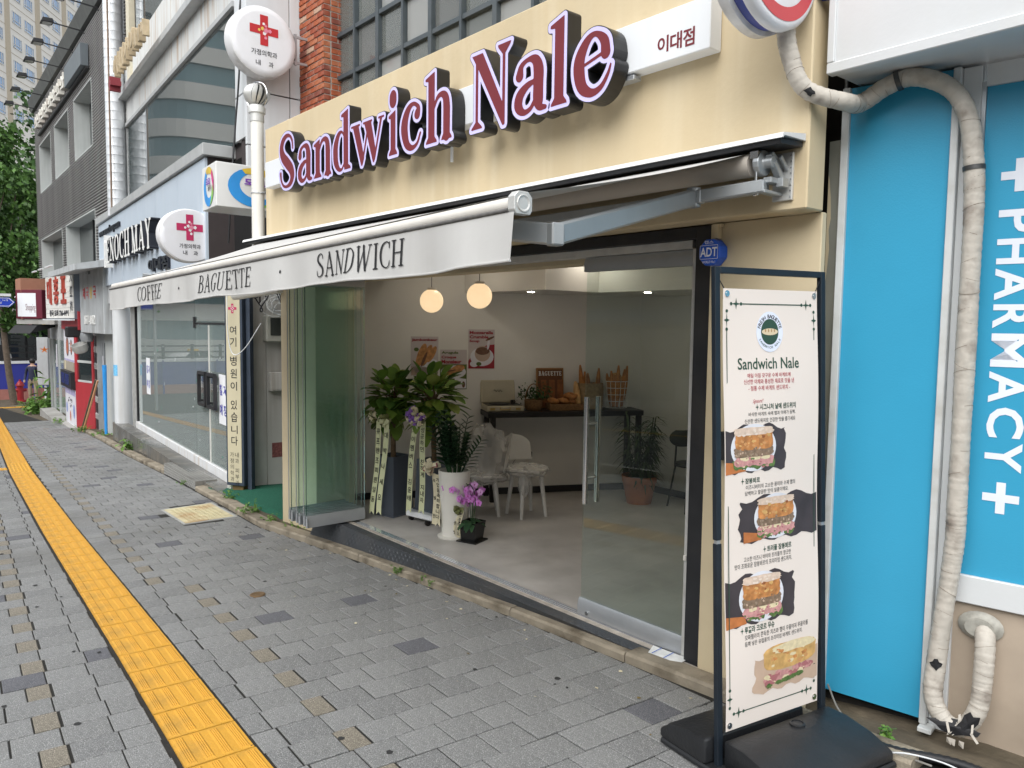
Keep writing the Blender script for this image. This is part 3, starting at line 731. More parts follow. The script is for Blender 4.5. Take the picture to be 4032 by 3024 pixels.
def GL(ch):
    g = Glyph()
    if ch == 'S': g.st((86, 104, 7), (82, 126, 9), (66, 141, 9), (44, 142, 14), (24, 130, 20), (17, 110, 24), (26, 88, 28), (50, 68, 31), (74, 48, 29), (82, 28, 24), (72, 10, 17), (50, 2, 9), (28, 6, 8), (14, 22, 8), (10, 42, 12))
    if ch == 'a': g.st((17, 72, 20), (22, 89, 12), (40, 97, 9), (58, 92, 18), (66, 74, 25), (66, 48, 25), (66, 22, 25), (70, 7, 14), (84, 4, 8)); g.st((58, 56, 8), (36, 50, 14), (18, 36, 21), (15, 18, 21), (28, 5, 12), (46, 8, 9), (60, 24, 9))
    if ch == 'n': flag_stem(g, 14, 38, 96); g.st((36, 72, 6), (48, 90, 10), (64, 95, 12), (78, 86, 20), (82, 66, 24), (82, 40, 24), (82, 8, 24)); g.pg((63, 0), (101, 0), (100, 4), (93, 13), (70, 13), (64, 4))
    if ch == 'd': g.st((62, 84, 6), (48, 96, 7), (30, 89, 16), (17, 66, 24), (15, 46, 25), (18, 24, 23), (32, 6, 13), (48, 3, 7), (62, 16, 6)); g.pg((58, 8), (82, 6), (82, 147), (78, 146), (46, 138), (46, 132), (58, 130)); g.pg((62, 0), (94, 0), (94, 5), (82, 12), (60, 12))
    if ch == 'w': g.pg((8, 97), (38, 97), (68, 14), (58, -3), (52, -3)); g.pg((55, 2), (62, 2), (96, 97), (88, 97)); g.pg((68, 97), (102, 97), (128, 18), (118, -3), (112, -3)); g.pg((115, 2), (122, 2), (158, 97), (148, 97)); g.ln((2, 96, 5), (44, 96, 5)).ln((64, 96, 5), (106, 96, 5)).ln((140, 96, 5), (164, 96, 5))
    if ch == 'i': flag_stem(g, 10, 34, 96); g.dot(22, 125, 17, 20)
    if ch == 'c': g.st((66, 72, 22), (70, 86, 12), (52, 97, 9), (32, 89, 17), (18, 66, 25), (16, 42, 26), (26, 14, 20), (46, 3, 12), (66, 10, 8), (78, 30, 6))
    if ch == 'h': flag_stem(g, 14, 38, 144, 11); g.st((36, 72, 6), (48, 90, 10), (64, 95, 12), (78, 86, 20), (82, 66, 24), (82, 40, 24), (82, 8, 24)); g.pg((63, 0), (101, 0), (100, 4), (93, 13), (70, 13), (64, 4))
    if ch == 'N': g.pg((2, 143), (36, 143), (104, 26), (104, -6), (98, -6), (20, 118)); g.pg((14, 6), (22, 6), (22, 122), (14, 128)); g.pg((0, 0), (36, 0), (34, 4), (22, 14), (14, 14), (2, 4)); g.pg((97, 10), (105, -4), (105, 132), (97, 132)); g.pg((82, 145), (122, 145), (120, 140), (105, 126), (97, 126), (84, 140))
    if ch == 'l': flag_stem(g, 14, 38, 146, 12)
    if ch == 'e': g.ln((20, 50, 5), (80, 64, 6)); g.st((78, 62, 22), (74, 82, 18), (54, 97, 9), (34, 90, 16), (17, 66, 25), (15, 42, 27), (24, 16, 22), (46, 3, 14), (68, 8, 10), (84, 26, 7), (90, 40, 4))
    return g
# (glyph, left, right) of the red faces in metres along the fascia; k scales from the measured plane to the face plane
KF = 1.0464
LET = [('S', -6.399, -6.113), ('a', -6.045, -5.785), ('n', -5.754, -5.459), ('d', -5.428, -5.158), ('w', -5.147, -4.684), ('i', -4.626, -4.516), ('c', -4.468, -4.229), ('h', -4.180, -3.894),
       ('N', -3.697, -3.341), ('a', -3.309, -3.044), ('l', -3.023, -2.895), ('e', -2.850, -2.591)]
zb = 1.709 + (2.849 - 1.709) * KF
YF = 2.93
sc_v = 0.286 * KF / 97.0
gl_cache = {}
for ch, xl, xr in LET:
    if ch not in gl_cache:
        gl_ = GL(ch); gl_cache[ch] = (gl_.fill(0), gl_.fill(7.0), gl_.fill(8.6))
    f0, f1, f2 = gl_cache[ch]
    lo0, hi0 = f0[0].min(0), f0[0].max(0)
    kx = (xr - xl) * KF / (hi0[0] - lo0[0])
    def bx(W): lo, hi = W.min(0), W.max(0); return (xl * KF + (lo[0] - lo0[0]) * kx, zb + lo[1] * sc_v, xl * KF + (hi[0] - lo0[0]) * kx, zb + hi[1] * sc_v)
    g = MB(); put2d(g, f2[0], f2[1], bx(f2[0]), (0, YF + 0.1, 0), X3, Z3, off=0, ext=0.0985); L_ = g.build('letter', [m_blk], sign)
    g = MB(); put2d(g, f1[0], f1[1], bx(f1[0]), (0, YF, 0), X3, Z3, off=0); g.build('letter_face', [m_lav], L_)
    g = MB(); put2d(g, f0[0], f0[1], bx(f0[0]), (0, YF, 0), X3, Z3, off=0.0015); g.build('letter_print', [m_red], L_)
g = MB()
for ch, u0, u1, z0, z1 in (('이', -2.505, -2.438, 3.040, 3.118), ('대', -2.428, -2.358, 3.036, 3.116), ('점', -2.352, -2.285, 3.033, 3.116)): T(g, ch, (u0, z0, u1, z1), (0, 3.033, 0), X3, Z3, 0.0015, bold=0.022)
g.build('branch_lettering', [m_red], sign)
# small light sensor under the box and a conduit stub under the letters
g = MB().box(-2.78, -2.66, 3.04, 3.10, 2.962, 2.985).box(-2.76, -2.68, 3.05, 3.09, 2.985, 2.996)
solo(g, 'sign_timer_box', 'small grey metal box hanging below the right end of the white sign box', 'fitting', [m_alu], (-2.72, 3.07, 2.98), bev=0.003)
g = MB().tube([(-4.28, 3.08, 2.98), (-4.28, 3.08, 2.80)], 0.011, 8)
solo(g, 'conduit_stub', 'thin white conduit hanging below the letter h of the shop sign', 'conduit', [m_sgw], (-4.28, 3.08, 2.9), smooth=50)

# ------------------------------------------------------------------ awning
m_fab = mat('awning_canvas', (0.50, 0.495, 0.48), 0.85, var=0.05, scale=2.5, bump=0.12, bscale=14, streak=0.5, dirt=(0.38, 0.365, 0.345))
m_print = mat('canvas_print', (0.018, 0.018, 0.020), 0.7)
m_fab_u = mat('awning_roll', (0.47, 0.43, 0.38), 0.85, var=0.05, scale=3)
AX0, AX1, AYF, AZF, DRP, TLT = -7.33, -1.96, 1.70, 2.115, 0.168, 0.115   # the front bar hangs lower at its far end
awn = thing('awning', 'off-white fold-out canvas awning with lettered valance and metal arms', 'awning', (-4.6, 3.12, 2.45))
g = MB(); g.prism([(3.124, 2.515), (3.124, 2.545), (2.945, 2.522), (2.935, 2.500), (2.945, 2.500), (2.955, 2.512)], -7.62, -1.757, 'x'); g.build('cover_strip', [mat('white_metal', (0.76, 0.76, 0.75), 0.4, var=0.04, streak=0.3)], awn)
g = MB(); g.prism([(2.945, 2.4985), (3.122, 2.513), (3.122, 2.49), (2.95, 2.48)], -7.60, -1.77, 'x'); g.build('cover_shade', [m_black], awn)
g = MB(); g.tube([(AX0, 3.02, 2.425), (AX1 + .02, 3.02, 2.425)], 0.052, 20); g.build('roller', [m_fab_u], awn, smooth=50)
def sag(u, v): return (AX0 + (AX1 - AX0) * u, 3.0 + (AYF - 3.0) * v, 2.472 + (AZF + 0.035 - TLT * (1 - u) - 2.472) * v - 0.02 * math.sin(math.pi * v) + 0.004 * math.sin(u * 40) * math.sin(math.pi * v))
g = MB(); g.grid(sag, 40, 10); g.build('canopy', [m_fab], awn, smooth=60)
g = MB(); g.tube([(AX0, AYF, AZF - TLT), (AX1 - .03, AYF, AZF)], 0.028, 16); g.build('front_bar', [mat('awning_bar', (0.66, 0.63, 0.58), 0.5, var=0.08, streak=0.4, dirt=(0.35, 0.32, 0.28))], awn, smooth=50)
g = MB(); g.prism([(AYF + a * .72, AZF + b * .72) for a, b in ((-.042, -.05), (.042, -.05), (.055, -.03), (.055, .03), (.03, .055), (-.03, .055), (-.055, .03), (-.055, -.03))], AX1 - .03, AX1 + .005, 'x')
g.lathe([(0.030, AX1 + .005), (0.030, AX1 + .009), (0.024, AX1 + .009), (0.022, AX1 + .006)], (0, AYF, AZF), 18, 'x')
g.build('end_cap', [m_alu_l], awn, bev=0.002)
g = MB(); g.tube([(AX0, AYF - .036, AZF - TLT - .022), (AX1 - .03, AYF - .036, AZF - .022)], 0.0075, 8); g.build('keder_rail', [mat('keder_grey', (0.13, 0.125, 0.12), 0.6, var=.3, scale=30)], awn, smooth=50)
def val(u, v):
    x = AX0 + (AX1 - AX0) * u
    return (x + 0.012 * math.sin(u * 31) * v, AYF - 0.037 + v * (0.012 * math.sin(u * 37) + 0.010 * math.sin(u * 83 + 1)) - 0.01 * v, AZF - 0.03 - TLT * (1 - u) - v * (DRP + 0.006 * math.sin(u * 23)))
g = MB(); g.grid(val, 110, 5); valance = g.build('valance', [m_fab], awn, smooth=60)
g = MB(); g.tube([val(i / 60, 0.985) for i in range(61)], 0.005, 6); g.build('valance_hem', [m_fab], valance, smooth=60)
def on_val(mb):            # bend flat lettering onto the hanging valance
    out = []
    for p in mb.v:
        u = (p.x - AX0) / (AX1 - AX0); v = (AZF - 0.03 - p.z) / DRP; q = val(u, v); out.append(Vector((p.x, q[1] - 0.0035, p.z - TLT * (1 - u))))
    mb.v = out; return mb
for w_, x0, x1, tk, tn in (('COFFEE', -6.45, -5.80, 10, 4.4), ('BAGUETTE', -5.02, -4.18, 10, 4.4), ('SANDWICH', -3.38, -2.62, 11, 4.6)):
    g = MB(); serif_text(g, w_, (x0, 1.955, x1, 2.064), (0, AYF - .06, 0), X3, Z3, tk, tn); on_val(g).build('printed_word', [m_print], valance, kind='stuff')
for x in (-5.43, -3.78): g = MB(); g.poly([(x + .009 * math.cos(a * .785), AYF - .06, 2.008 + .009 * math.sin(a * .785)) for a in range(8)]); on_val(g).build('printed_dot', [m_print], valance)
m_arm = mat('arm_metal', (0.40, 0.42, 0.43), 0.42, 0.55, var=0.10, scale=3, streak=0.3, dirt=(0.25, 0.27, 0.30))
# square bar along the wall, right and left folding arms, brackets
g = MB().box(-7.2, -1.90, 3.04, 3.085, 2.305, 2.35); g.build('square_bar', [m_arm], awn, bev=0.003)
def arm(x_sh, x_el, x_fr):
    s_, e_, f_ = Vector((x_sh, 2.99, 2.32)), Vector((x_el, 2.92, 2.30)), Vector((x_fr, AYF + 0.18, AZF - 0.085))
    return s_, e_, f_
for xs_, xe_, xf_ in ((-1.86, -2.18, -1.99), (-6.9, -6.3, -6.5)):
    s_, e_, f_ = arm(xs_, xe_, xf_)
    g = MB(); g.bar(s_, e_, 0.05, 0.055); up = g.build('arm', [m_arm], awn, bev=0.006)
    g = MB(); g.bar(e_, f_, 0.045, 0.075); fo = g.build('forearm', [m_arm], awn, bev=0.008)
    g = MB(); g.lathe([(0.028, -.045), (0.034, -.04), (0.034, .04), (0.028, .045)], tuple(e_), 12); g.bar(e_ - Vector((.05, 0, 0)), e_ + Vector((.05, 0, 0)), 0.04, 0.06); g.build('elbow', [m_arm], up, bev=0.004)
    g = MB(); g.bar(f_ + Vector((0.01, .02, 0)), f_ + Vector((0, -.03, 0)), 0.05, 0.08); g.bar(f_, f_ + Vector((-.22, -.10, .03)), 0.04, 0.075); g.build('front_joint', [m_arm], fo, bev=0.006)
for x in (-1.86, -7.15):
    g = MB().box(x - .04, x + .055, 3.110, 3.125, 2.27, 2.475); br = g.build('wall_bracket', [m_alu_l], awn, bev=0.002)
    g = MB(); g.box(x - .02, x + .02, 3.0, 3.11, 2.335, 2.36); g.box(x - .03, x + .01, 2.97, 3.11, 2.29, 2.305); g.prism([(3.11, 2.36), (3.03, 2.43), (3.0, 2.45), (3.02, 2.47), (3.08, 2.44), (3.11, 2.40)], x - .015, x + .015, 'x')
    g.lathe([(0.052, x - .055), (0.056, x - .05), (0.056, x - .025), (0.026, x - .02), (0.026, x + .02)], (0, 3.02, 2.425), 16, 'x'); g.bar((x + .01, 3.02, 2.425), (x + .01, 3.11, 2.34), .03, .025); g.bar((x + .03, 3.05, 2.45), (x + .03, 3.11, 2.40), .012, .02)
    g.box(x + .01, x + .045, 3.05, 3.10, 2.32, 2.36)
    g.build('bracket_casting', [m_arm], br, bev=0.003)
    g = MB()
    for i in range(8): g.lathe([(0.004, 3.1065), (0.004, 3.11)], (x + .048, 0, 2.285 + i * .025), 6, 'y')
    g.build('bolts', [m_chrome], br)
g = MB(); x = -1.905
g.tube([(x, 2.985, 2.44), (x, 2.985, 2.37), (x, 2.985, 2.335)], 0.007, 8)
g.tube([(x + .018 * math.sin(a), 2.985, 2.312 + .026 * math.cos(a)) for a in [i * 2 * math.pi / 12 for i in range(12)]], 0.006, 8, closed=True)
g.box(x - .02, x + .02, 2.965, 3.0, 2.44, 2.47); g.build('crank_eye', [m_chrome], awn, smooth=50)

# ------------------------------------------------------------------ security sign
m_sblue = mat('sign_blue', (0.02, 0.10, 0.55), 0.35, var=0.06)
oc = [(-2.287 + 0.066 * math.cos(rad(22.5 + 45 * k)), 2.081 + 0.069 * math.sin(rad(22.5 + 45 * k))) for k in range(8)]
g = MB(); g.prism(oc, 3.20, 3.268, 'y')
sec = thing('security_sign', 'blue octagonal alarm company sign beside the door top', 'sign', (-2.287, 3.268, 2.08))
g.build('housing', [m_sblue], sec, bev=0.005)
g = MB(); oo = (0, 3.2, 0)
T(g, 'ADT', (-2.338, 2.060, -2.240, 2.105), oo, X3, Z3, 0.0015, bold=0.02)
T(g, '캡스', (-2.315, 2.122, -2.262, 2.138), oo, X3, Z3, 0.0015, bold=0.01)
T(g, 'WORLD No.1', (-2.326, 2.028, -2.250, 2.040), oo, X3, Z3, 0.0015, bold=0.01)
for a in ((-2.340, -2.338, 2.048, 2.116), (-2.238, -2.236, 2.048, 2.116), (-2.34, -2.236, 2.114, 2.116), (-2.34, -2.236, 2.048, 2.050)): g.quad((a[0], 3.1985, a[2]), (a[1], 3.1985, a[2]), (a[1], 3.1985, a[3]), (a[0], 3.1985, a[3]))
g.build('lettering', [mat('print_white', (0.82, 0.83, 0.84), 0.5)], sec)
g = MB().box(-2.285, -2.262, 3.235, 3.268, 2.15, 2.222).box(-2.30, -2.25, 3.24, 3.268, 2.205, 2.222)
solo(g, 'door_sensor', 'small cream plastic sensor under the fascia next to the blue alarm sign', 'sensor', [m_cream_d], (-2.27, 3.26, 2.19), bev=0.002)
g = MB().box(-2.215, -2.155, 3.225, 3.268, 1.06, 1.20)
solo(g, 'wall_switch', 'small black box on the cream pier behind the banner stand', 'switch', [m_black], (-2.18, 3.25, 1.13), bev=0.004)
# ------------------------------------------------------------------ pharmacy next door (turned 8.3 degrees)
m_pw = mat('pharmacy_white', (0.64, 0.66, 0.67), 0.4, var=0.04, scale=3, streak=0.3, dirt=(0.60, 0.60, 0.57), bump=0.06, bscale=50)
m_pwd = mat('pharmacy_white_dirty', (0.60, 0.62, 0.62), 0.5, var=0.06, scale=4, dirt=(0.35, 0.33, 0.28), dirt_amt=0.45, dirt_scale=6)
m_pblue = mat('pharmacy_blue', (0.042, 0.335, 0.545), 0.30, var=0.035, scale=2.5, bump=0.06, bscale=140, spec=0.4)
m_tan = mat('tan_tile', (0.42, 0.345, 0.27), 0.6, var=0.12, scale=5, dirt=(0.20, 0.16, 0.12), dirt_amt=0.4, dirt_scale=2)
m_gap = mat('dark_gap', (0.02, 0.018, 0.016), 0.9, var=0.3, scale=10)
PO, PA = (-1.705, 3.425, gz(-1.7)), 8.3
K = 1.07
ph = thing('pharmacy', 'white and bright blue pharmacy shopfront with vertical lettering', 'building', PO, PA)
g0 = PO[2]
def PB(*a): return MB().box(*a)
zl = lambda z: z - g0                         # world height to local
PB(-0.02, 0.402, 0.01, 0.04, zl(0.012), zl(2.787)).build('panel', [m_pblue], ph, local=True)
PB(-0.045, -0.012, -0.012, 0.06, zl(0.005), zl(2.787)).build('frame_post', [m_pwd], ph, local=True, bev=0.003)
PB(0.396, 0.425, -0.014, 0.06, zl(0.0), zl(2.787)).build('frame_post', [m_pwd], ph, local=True, bev=0.003)
PB(0.426, 0.495, 0.02, 0.06, zl(-0.02), zl(2.787)).build('mullion', [m_pw], ph, local=True, bev=0.003)
PB(0.40, 0.455, -0.05, 0.02, zl(-0.022), zl(-0.001)).build('foot_plate', [m_pwd], ph, local=True, bev=0.003)
PB(0.512, 3.2, 0.035, 0.06, zl(0.685), zl(2.70)).build('panel', [m_pblue], ph, local=True)
PB(0.496, 0.511, 0.022, 0.06, zl(0.684), zl(2.72)).build('frame_trim', [m_alu], ph, local=True)
PB(0.511, 3.2, 0.022, 0.06, zl(2.701), zl(2.787)).build('frame_head', [m_pw], ph, local=True)
PB(0.497, 3.2, 0.018, 0.06, zl(0.565), zl(0.684)).build('sill_board', [m_pw], ph, local=True, bev=0.004)
PB(0.44, 3.2, 0.045, 0.2, zl(-0.3), zl(0.564)).build('tiled_base', [m_tan], ph, local=True)
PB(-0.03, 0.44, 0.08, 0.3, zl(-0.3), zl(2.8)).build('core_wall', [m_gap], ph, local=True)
m_ppr = mat('vinyl_white', (0.78, 0.82, 0.9), 0.4, var=0.03)
# lettering turned a quarter turn, reading downwards, its top towards the right
xa, xb = 0.578, 0.708
for ch, zt, z_b in (('+', 2.400, 2.270), ('P', 2.200, 2.108), ('H', 2.084, 1.983), ('A', 1.966, 1.838), ('R', 1.821, 1.724), ('M', 1.703, 1.567), ('A', 1.548, 1.420), ('C', 1.402, 1.277), ('Y', 1.260, 1.138), ('+', 1.093, 0.963)):
    g = MB(); T(g, ch, (0, 0, zt - z_b, xb - xa), (xa, 0.035, zl(zt)), (0, 0, -1), (1, 0, 0), 0.002, bold=0.025)
    g.build('letter', [m_ppr], ph, local=True)
# projecting fascia box above, parallel to the street front of the sandwich shop
FY = 3.17
fas = MB(); fas.box(-1.700, 1.6, FY + 0.012, 3.9, 2.800, 4.6); fas.build('fascia_box', [m_pw], ph)
MB().box(-1.704, 1.6, FY, FY + 0.05, 2.787, 2.832).build('fascia_edge', [m_pw], ph, bev=0.004)
MB().box(-1.704, -1.672, FY, FY + 0.05, 2.833, 4.6).build('fascia_edge', [m_pw], ph, bev=0.004)
# dark gap with a cable and a weathered metal strip between the two shops
m_strip = mat('weathered_strip', (0.30, 0.30, 0.26), 0.6, 0.2, var=0.15, scale=3, dirt=(0.62, 0.52, 0.34), dirt_amt=0.0)
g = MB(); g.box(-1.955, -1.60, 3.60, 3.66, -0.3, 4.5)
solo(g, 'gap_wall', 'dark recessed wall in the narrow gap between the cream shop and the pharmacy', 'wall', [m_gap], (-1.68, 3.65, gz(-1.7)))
g = MB(); g.box(-1.815, -1.748, 3.440, 3.447, -0.06, 2.57)
st_ = solo(g, 'metal_strip', 'tall weathered grey metal strip standing in the gap beside the blue panel', 'strip', [m_strip], (-1.717, 3.44, gz(-1.7)))
g = MB(); pr = random.Random(4); pts = [(-1.743, 2.42), (-1.738, 2.40), (-1.729, 2.32), (-1.724, 2.22), (-1.732, 2.17), (-1.726, 2.08), (-1.733, 1.98), (-1.738, 1.93), (-1.743, 1.9)]
g.poly([(x - .071, 3.4385, z) for x, z in pts][::-1]); g.build('paint_remnant', [m_cream_d], st_)
g = MB().tube([(-1.80, 3.53, 4.3), (-1.80, 3.53, 3.2), (-1.79, 3.53, 2.5), (-1.80, 3.52, 2.3)], 0.008, 8)
solo(g, 'gap_conduit', 'thin grey conduit running down the dark gap above the metal strip', 'conduit', [m_alu], (-1.72, 3.53, 2.3), smooth=50)

# ------------------------------------------------------------------ wrapped pipe
m_wrap = mat('pipe_wrap', (0.50, 0.465, 0.41), 0.6, var=0.22, scale=9, bump=0.35, bscale=40, dirt=(0.13, 0.10, 0.08), dirt_amt=0.85, dirt_scale=9, rvar=0.15)
m_torn = mat('torn_black', (0.012, 0.012, 0.014), 0.6, var=0.2)
wp = thing('wrapped_pipe', 'thick pipe wrapped in dirty white tape curving down the blue front', 'pipe', (-1.27, 3.42, gz(-1.3)))
def PW(u, off, z): p = WM[ph.name] @ Vector((u, off, zl(z))); return p
RPp = 0.037
path = [Vector((-1.80, 3.02, 3.18)), Vector((-1.815, 3.03, 2.98)), Vector((-1.80, 3.045, 2.86)), Vector((-1.745, 3.08, 2.72)), Vector((-1.63, 3.20, 2.665)), PW(0.06, -.085, 2.69), PW(0.15, -.075, 2.74), PW(0.24, -.07, 2.765), PW(0.33, -.065, 2.74), PW(0.41, -.05, 2.68), PW(0.465, -.045, 2.57), PW(0.492, -.042, 2.40)]
zz = [2.2, 1.95, 1.7, 1.45, 1.2, 1.0, 0.85]
path += [PW(0.502, -.040, z) for z in zz] + [PW(0.492, -.042, 0.7), PW(0.474, -.045, 0.5), PW(0.460, -.05, 0.3), PW(0.46, -.075, 0.17), PW(0.50, -.085, 0.09), PW(0.555, -.085, 0.065), PW(0.60, -.075, 0.10), PW(0.628, -.06, 0.18), PW(0.632, -.045, 0.29), PW(0.63, -.02, 0.40), PW(0.62, 0.02, 0.455), PW(0.612, 0.05, 0.465)]
fine = [Vector(p) for p in _cr([tuple(p) for p in path], 22)]
rr = []; wr = random.Random(9); L_ = 0.0
for i, p in enumerate(fine):
    if i: L_ += (p - fine[i - 1]).length
    rr.append(RPp * (1 + 0.055 * (((L_ / 0.034) % 1.0) - 0.5) + 0.03 * math.sin(L_ * 9) + 0.02 * wr.uniform(-1, 1)))
g = MB(); g.tube(fine, rr, 18); tube_o = g.build('wrapped_tube', [m_wrap], wp, smooth=70)
def collar(i, r, w, name, m):
    a = fine[i]; t = (fine[i + 1] - fine[i - 1]).normalized(); g = MB(); g.tube([a - t * w, a + t * w], r, 20); g.build(name, [m], wp, smooth=50)
def near_i(p): return min(range(1, len(fine) - 1), key=lambda i: (fine[i] - p).length)
m_band = mat('strap_metal', (0.10, 0.10, 0.10), 0.4, 0.7, var=0.3, scale=40)
i1 = near_i(PW(0.20, -.07, 2.765)); collar(i1, 0.0425, 0.010, 'strap', m_band)
g = MB(); a = fine[i1]; g.bar(a + Vector((0, 0, .05)), a + Vector((-.01, .02, .14)), .016, .003); g.build('strap_tail', [m_band], wp)
collar(near_i(PW(0.494, -.042, 2.37)), 0.0415, 0.009, 'strap', m_band)
collar(near_i(PW(0.502, -.04, 0.93)), 0.0355, 0.003, 'strap', m_torn)
# torn places showing the black insulation, and hanging tape shreds at the lower bend
g = MB(); sq = random.Random(33); L_ = 0.0; nxt = 0.03
for i in range(2, len(fine) - 2):
    L_ += (fine[i] - fine[i - 1]).length
    if L_ > nxt:
        nxt = L_ + sq.uniform(.03, .10); t = (fine[i + 1] - fine[i - 1]).normalized(); a1 = t.orthogonal().normalized(); a2 = t.cross(a1); tl = sq.uniform(-.5, .5); q0 = sq.uniform(0, 6.28); qs = sq.uniform(1.5, 5.5); rq = rr[i] * 1.004
        c_ = [fine[i] + (a1 * math.cos(q) + a2 * math.sin(q)) * rq + t * (math.cos(q + i) * tl * rq) for q in [q0 + qs * k / 12 for k in range(13)]]
        g.tube(c_, .0009, 4)
g.build('tape_edges', [mat('tape_seam', (0.24, 0.20, 0.16), 0.8)], tube_o, kind='stuff')
def torn(p, ex, ez, sh):
    i = near_i(p); a = fine[i]; t = (fine[i + 1] - fine[i - 1]).normalized(); cdir = (camp - a); cdir = (cdir - t * cdir.dot(t)).normalized(); w = t.cross(cdir)
    g = MB(); pts = []
    for k in range(11):
        q = k * 2 * math.pi / 11; r_ = 1 + 0.25 * math.sin(k * 2.3 + sh)
        y = ex * math.cos(q) * r_; x = ez * math.sin(q) * r_; y = max(-.034, min(.034, y))
        pts.append(a + w * y + t * x + cdir * (math.sqrt(max(0, 0.0415 ** 2 - y * y))))
    c = a + cdir * 0.042; g.add(pts + [c], [(k, (k + 1) % 11, 11) for k in range(11)]); g.build('tear', [m_torn], tube_o)
torn(Vector((-1.73, 3.09, 2.705)), 0.015, 0.022, 0); torn(PW(0.461, -.05, 0.31), 0.021, 0.022, 1); torn(PW(0.55, -.085, 0.065), 0.033, 0.085, 2); torn(PW(0.60, -.075, 0.10), 0.030, 0.05, 4)
g = MB(); sr = random.Random(8)
for k in range(7):
    p = PW(sr.uniform(0.52, 0.62), -.135 + sr.uniform(0, .02), sr.uniform(0.06, 0.15)); d = Vector((sr.uniform(-.5, .7), -.2, sr.uniform(-1, -.3))).normalized(); l = sr.uniform(.02, .05); w = Vector((.004, .001, .003))
    g.quad(p - w, p + w, p + w + d * l, p - w + d * l)
for k in range(5):
    p = PW(0.55 + sr.uniform(-.03, .03), -.12, 0.03); g.quad(p, p + Vector((.02, 0, 0)), p + Vector((.018, 0, -.03)), p + Vector((-.004, .01, -.025)))
g.build('tape_shreds', [mat('tape_shred', (0.55, 0.51, 0.45), 0.6)], tube_o, kind='stuff')
g = MB(); c = PW(0.60, 0.036, 0.475); un = WM[ph.name].to_3x3() @ Vector((0, -1, 0))
g.T = Matrix.Translation(c) @ un.to_track_quat('Z', 'Y').to_matrix().to_4x4()
g.lathe([(0.085, 0), (0.072, 0.012), (0.06, 0.02), (0.055, 0.03)], (0, 0, 0), 18, sx=1.0, sy=0.75); g.build('wall_flange', [mat('sealant', (0.36, 0.35, 0.31), 0.35, var=0.3, scale=30, dirt_amt=0.5)], wp, smooth=50)
# cables along the foot of the pharmacy
cm = mat('cable_black', (0.016, 0.016, 0.018), 0.5)
def ground_pt(x, y, h): return (x, y, gz(x) + h)
g = MB(); pts = _cr([ground_pt(-1.66, 3.32, .02), ground_pt(-1.48, 3.22, .03), ground_pt(-1.30, 3.20, .035), ground_pt(-1.1, 3.27, .04), ground_pt(-0.9, 3.30, .03), ground_pt(-0.5, 3.36, .03)], 14)
g.tube(pts, [0.018 + 0.003 * (i % 2) for i in range(len(pts))], 10); solo(g, 'corrugated_conduit', 'black corrugated conduit lying along the foot of the blue pharmacy wall', 'conduit', [cm], ground_pt(-1.2, 3.22, 0), smooth=60)
g = MB()
g.tube(_cr([ground_pt(-1.70, 3.42, .12), ground_pt(-1.58, 3.30, .07), ground_pt(-1.42, 3.19, .06), ground_pt(-1.30, 3.15, .055), ground_pt(-1.15, 3.20, .03)], 8), 0.0045, 8)
solo(g, 'grey_cable', 'thin grey cable drooping beside the black water base of the banner stand', 'cable', [mat('cable_grey', (0.22, 0.21, 0.19), 0.6)], ground_pt(-1.4, 3.2, 0), smooth=60)
g = MB()
g.tube(_cr([ground_pt(-1.30, 3.13, .05), ground_pt(-1.22, 3.14, .075), ground_pt(-1.10, 3.20, .06), ground_pt(-0.95, 3.22, .03), ground_pt(-0.7, 3.26, .02)], 8), 0.0035, 8)
solo(g, 'white_cable', 'thin white cable lying over the black corrugated conduit', 'cable', [m_pw], ground_pt(-1.1, 3.2, 0), smooth=60)

# ------------------------------------------------------------------ round signs
m_acr = mat('acrylic_white', (0.80, 0.80, 0.83), 0.25, var=0.03, scale=2, dirt=(0.42, 0.38, 0.30), dirt_amt=0.16, dirt_scale=4)
m_rim = mat('sign_rim', (0.74, 0.74, 0.75), 0.35, var=0.06, scale=6, dirt=(0.22, 0.19, 0.15), dirt_amt=0.6, dirt_scale=5)
m_cross = mat('cross_pink', (0.52, 0.035, 0.12), 0.5, var=0.04); m_crossr = mat('cross_red', (0.52, 0.03, 0.035), 0.5, var=0.04)
m_flw = mat('flower_white', (0.85, 0.82, 0.82), 0.5); m_flp = mat('flower_pink', (0.75, 0.25, 0.35), 0.5); m_fly = mat('flower_yellow', (0.78, 0.55, 0.12), 0.5)
m_txt = mat('text_black', (0.02, 0.02, 0.025), 0.5)
def flower(g, O, U, V, cu, cv, r, off):
    Nn = Vector(U).cross(Vector(V)); pts = []
    for k in range(20):
        a = 2 * math.pi * k / 20; rr_ = r * (0.72 + 0.28 * abs(math.cos(2.5 * a))); p = Vector(O) + Vector(U) * (cu + rr_ * math.cos(a)) + Vector(V) * (cv + rr_ * math.sin(a)) + Nn * off; pts.append(p)
    c = Vector(O) + Vector(U) * cu + Vector(V) * cv + Nn * off
    g.add(pts + [c], [(k, (k + 1) % 20, 20) for k in range(20)])
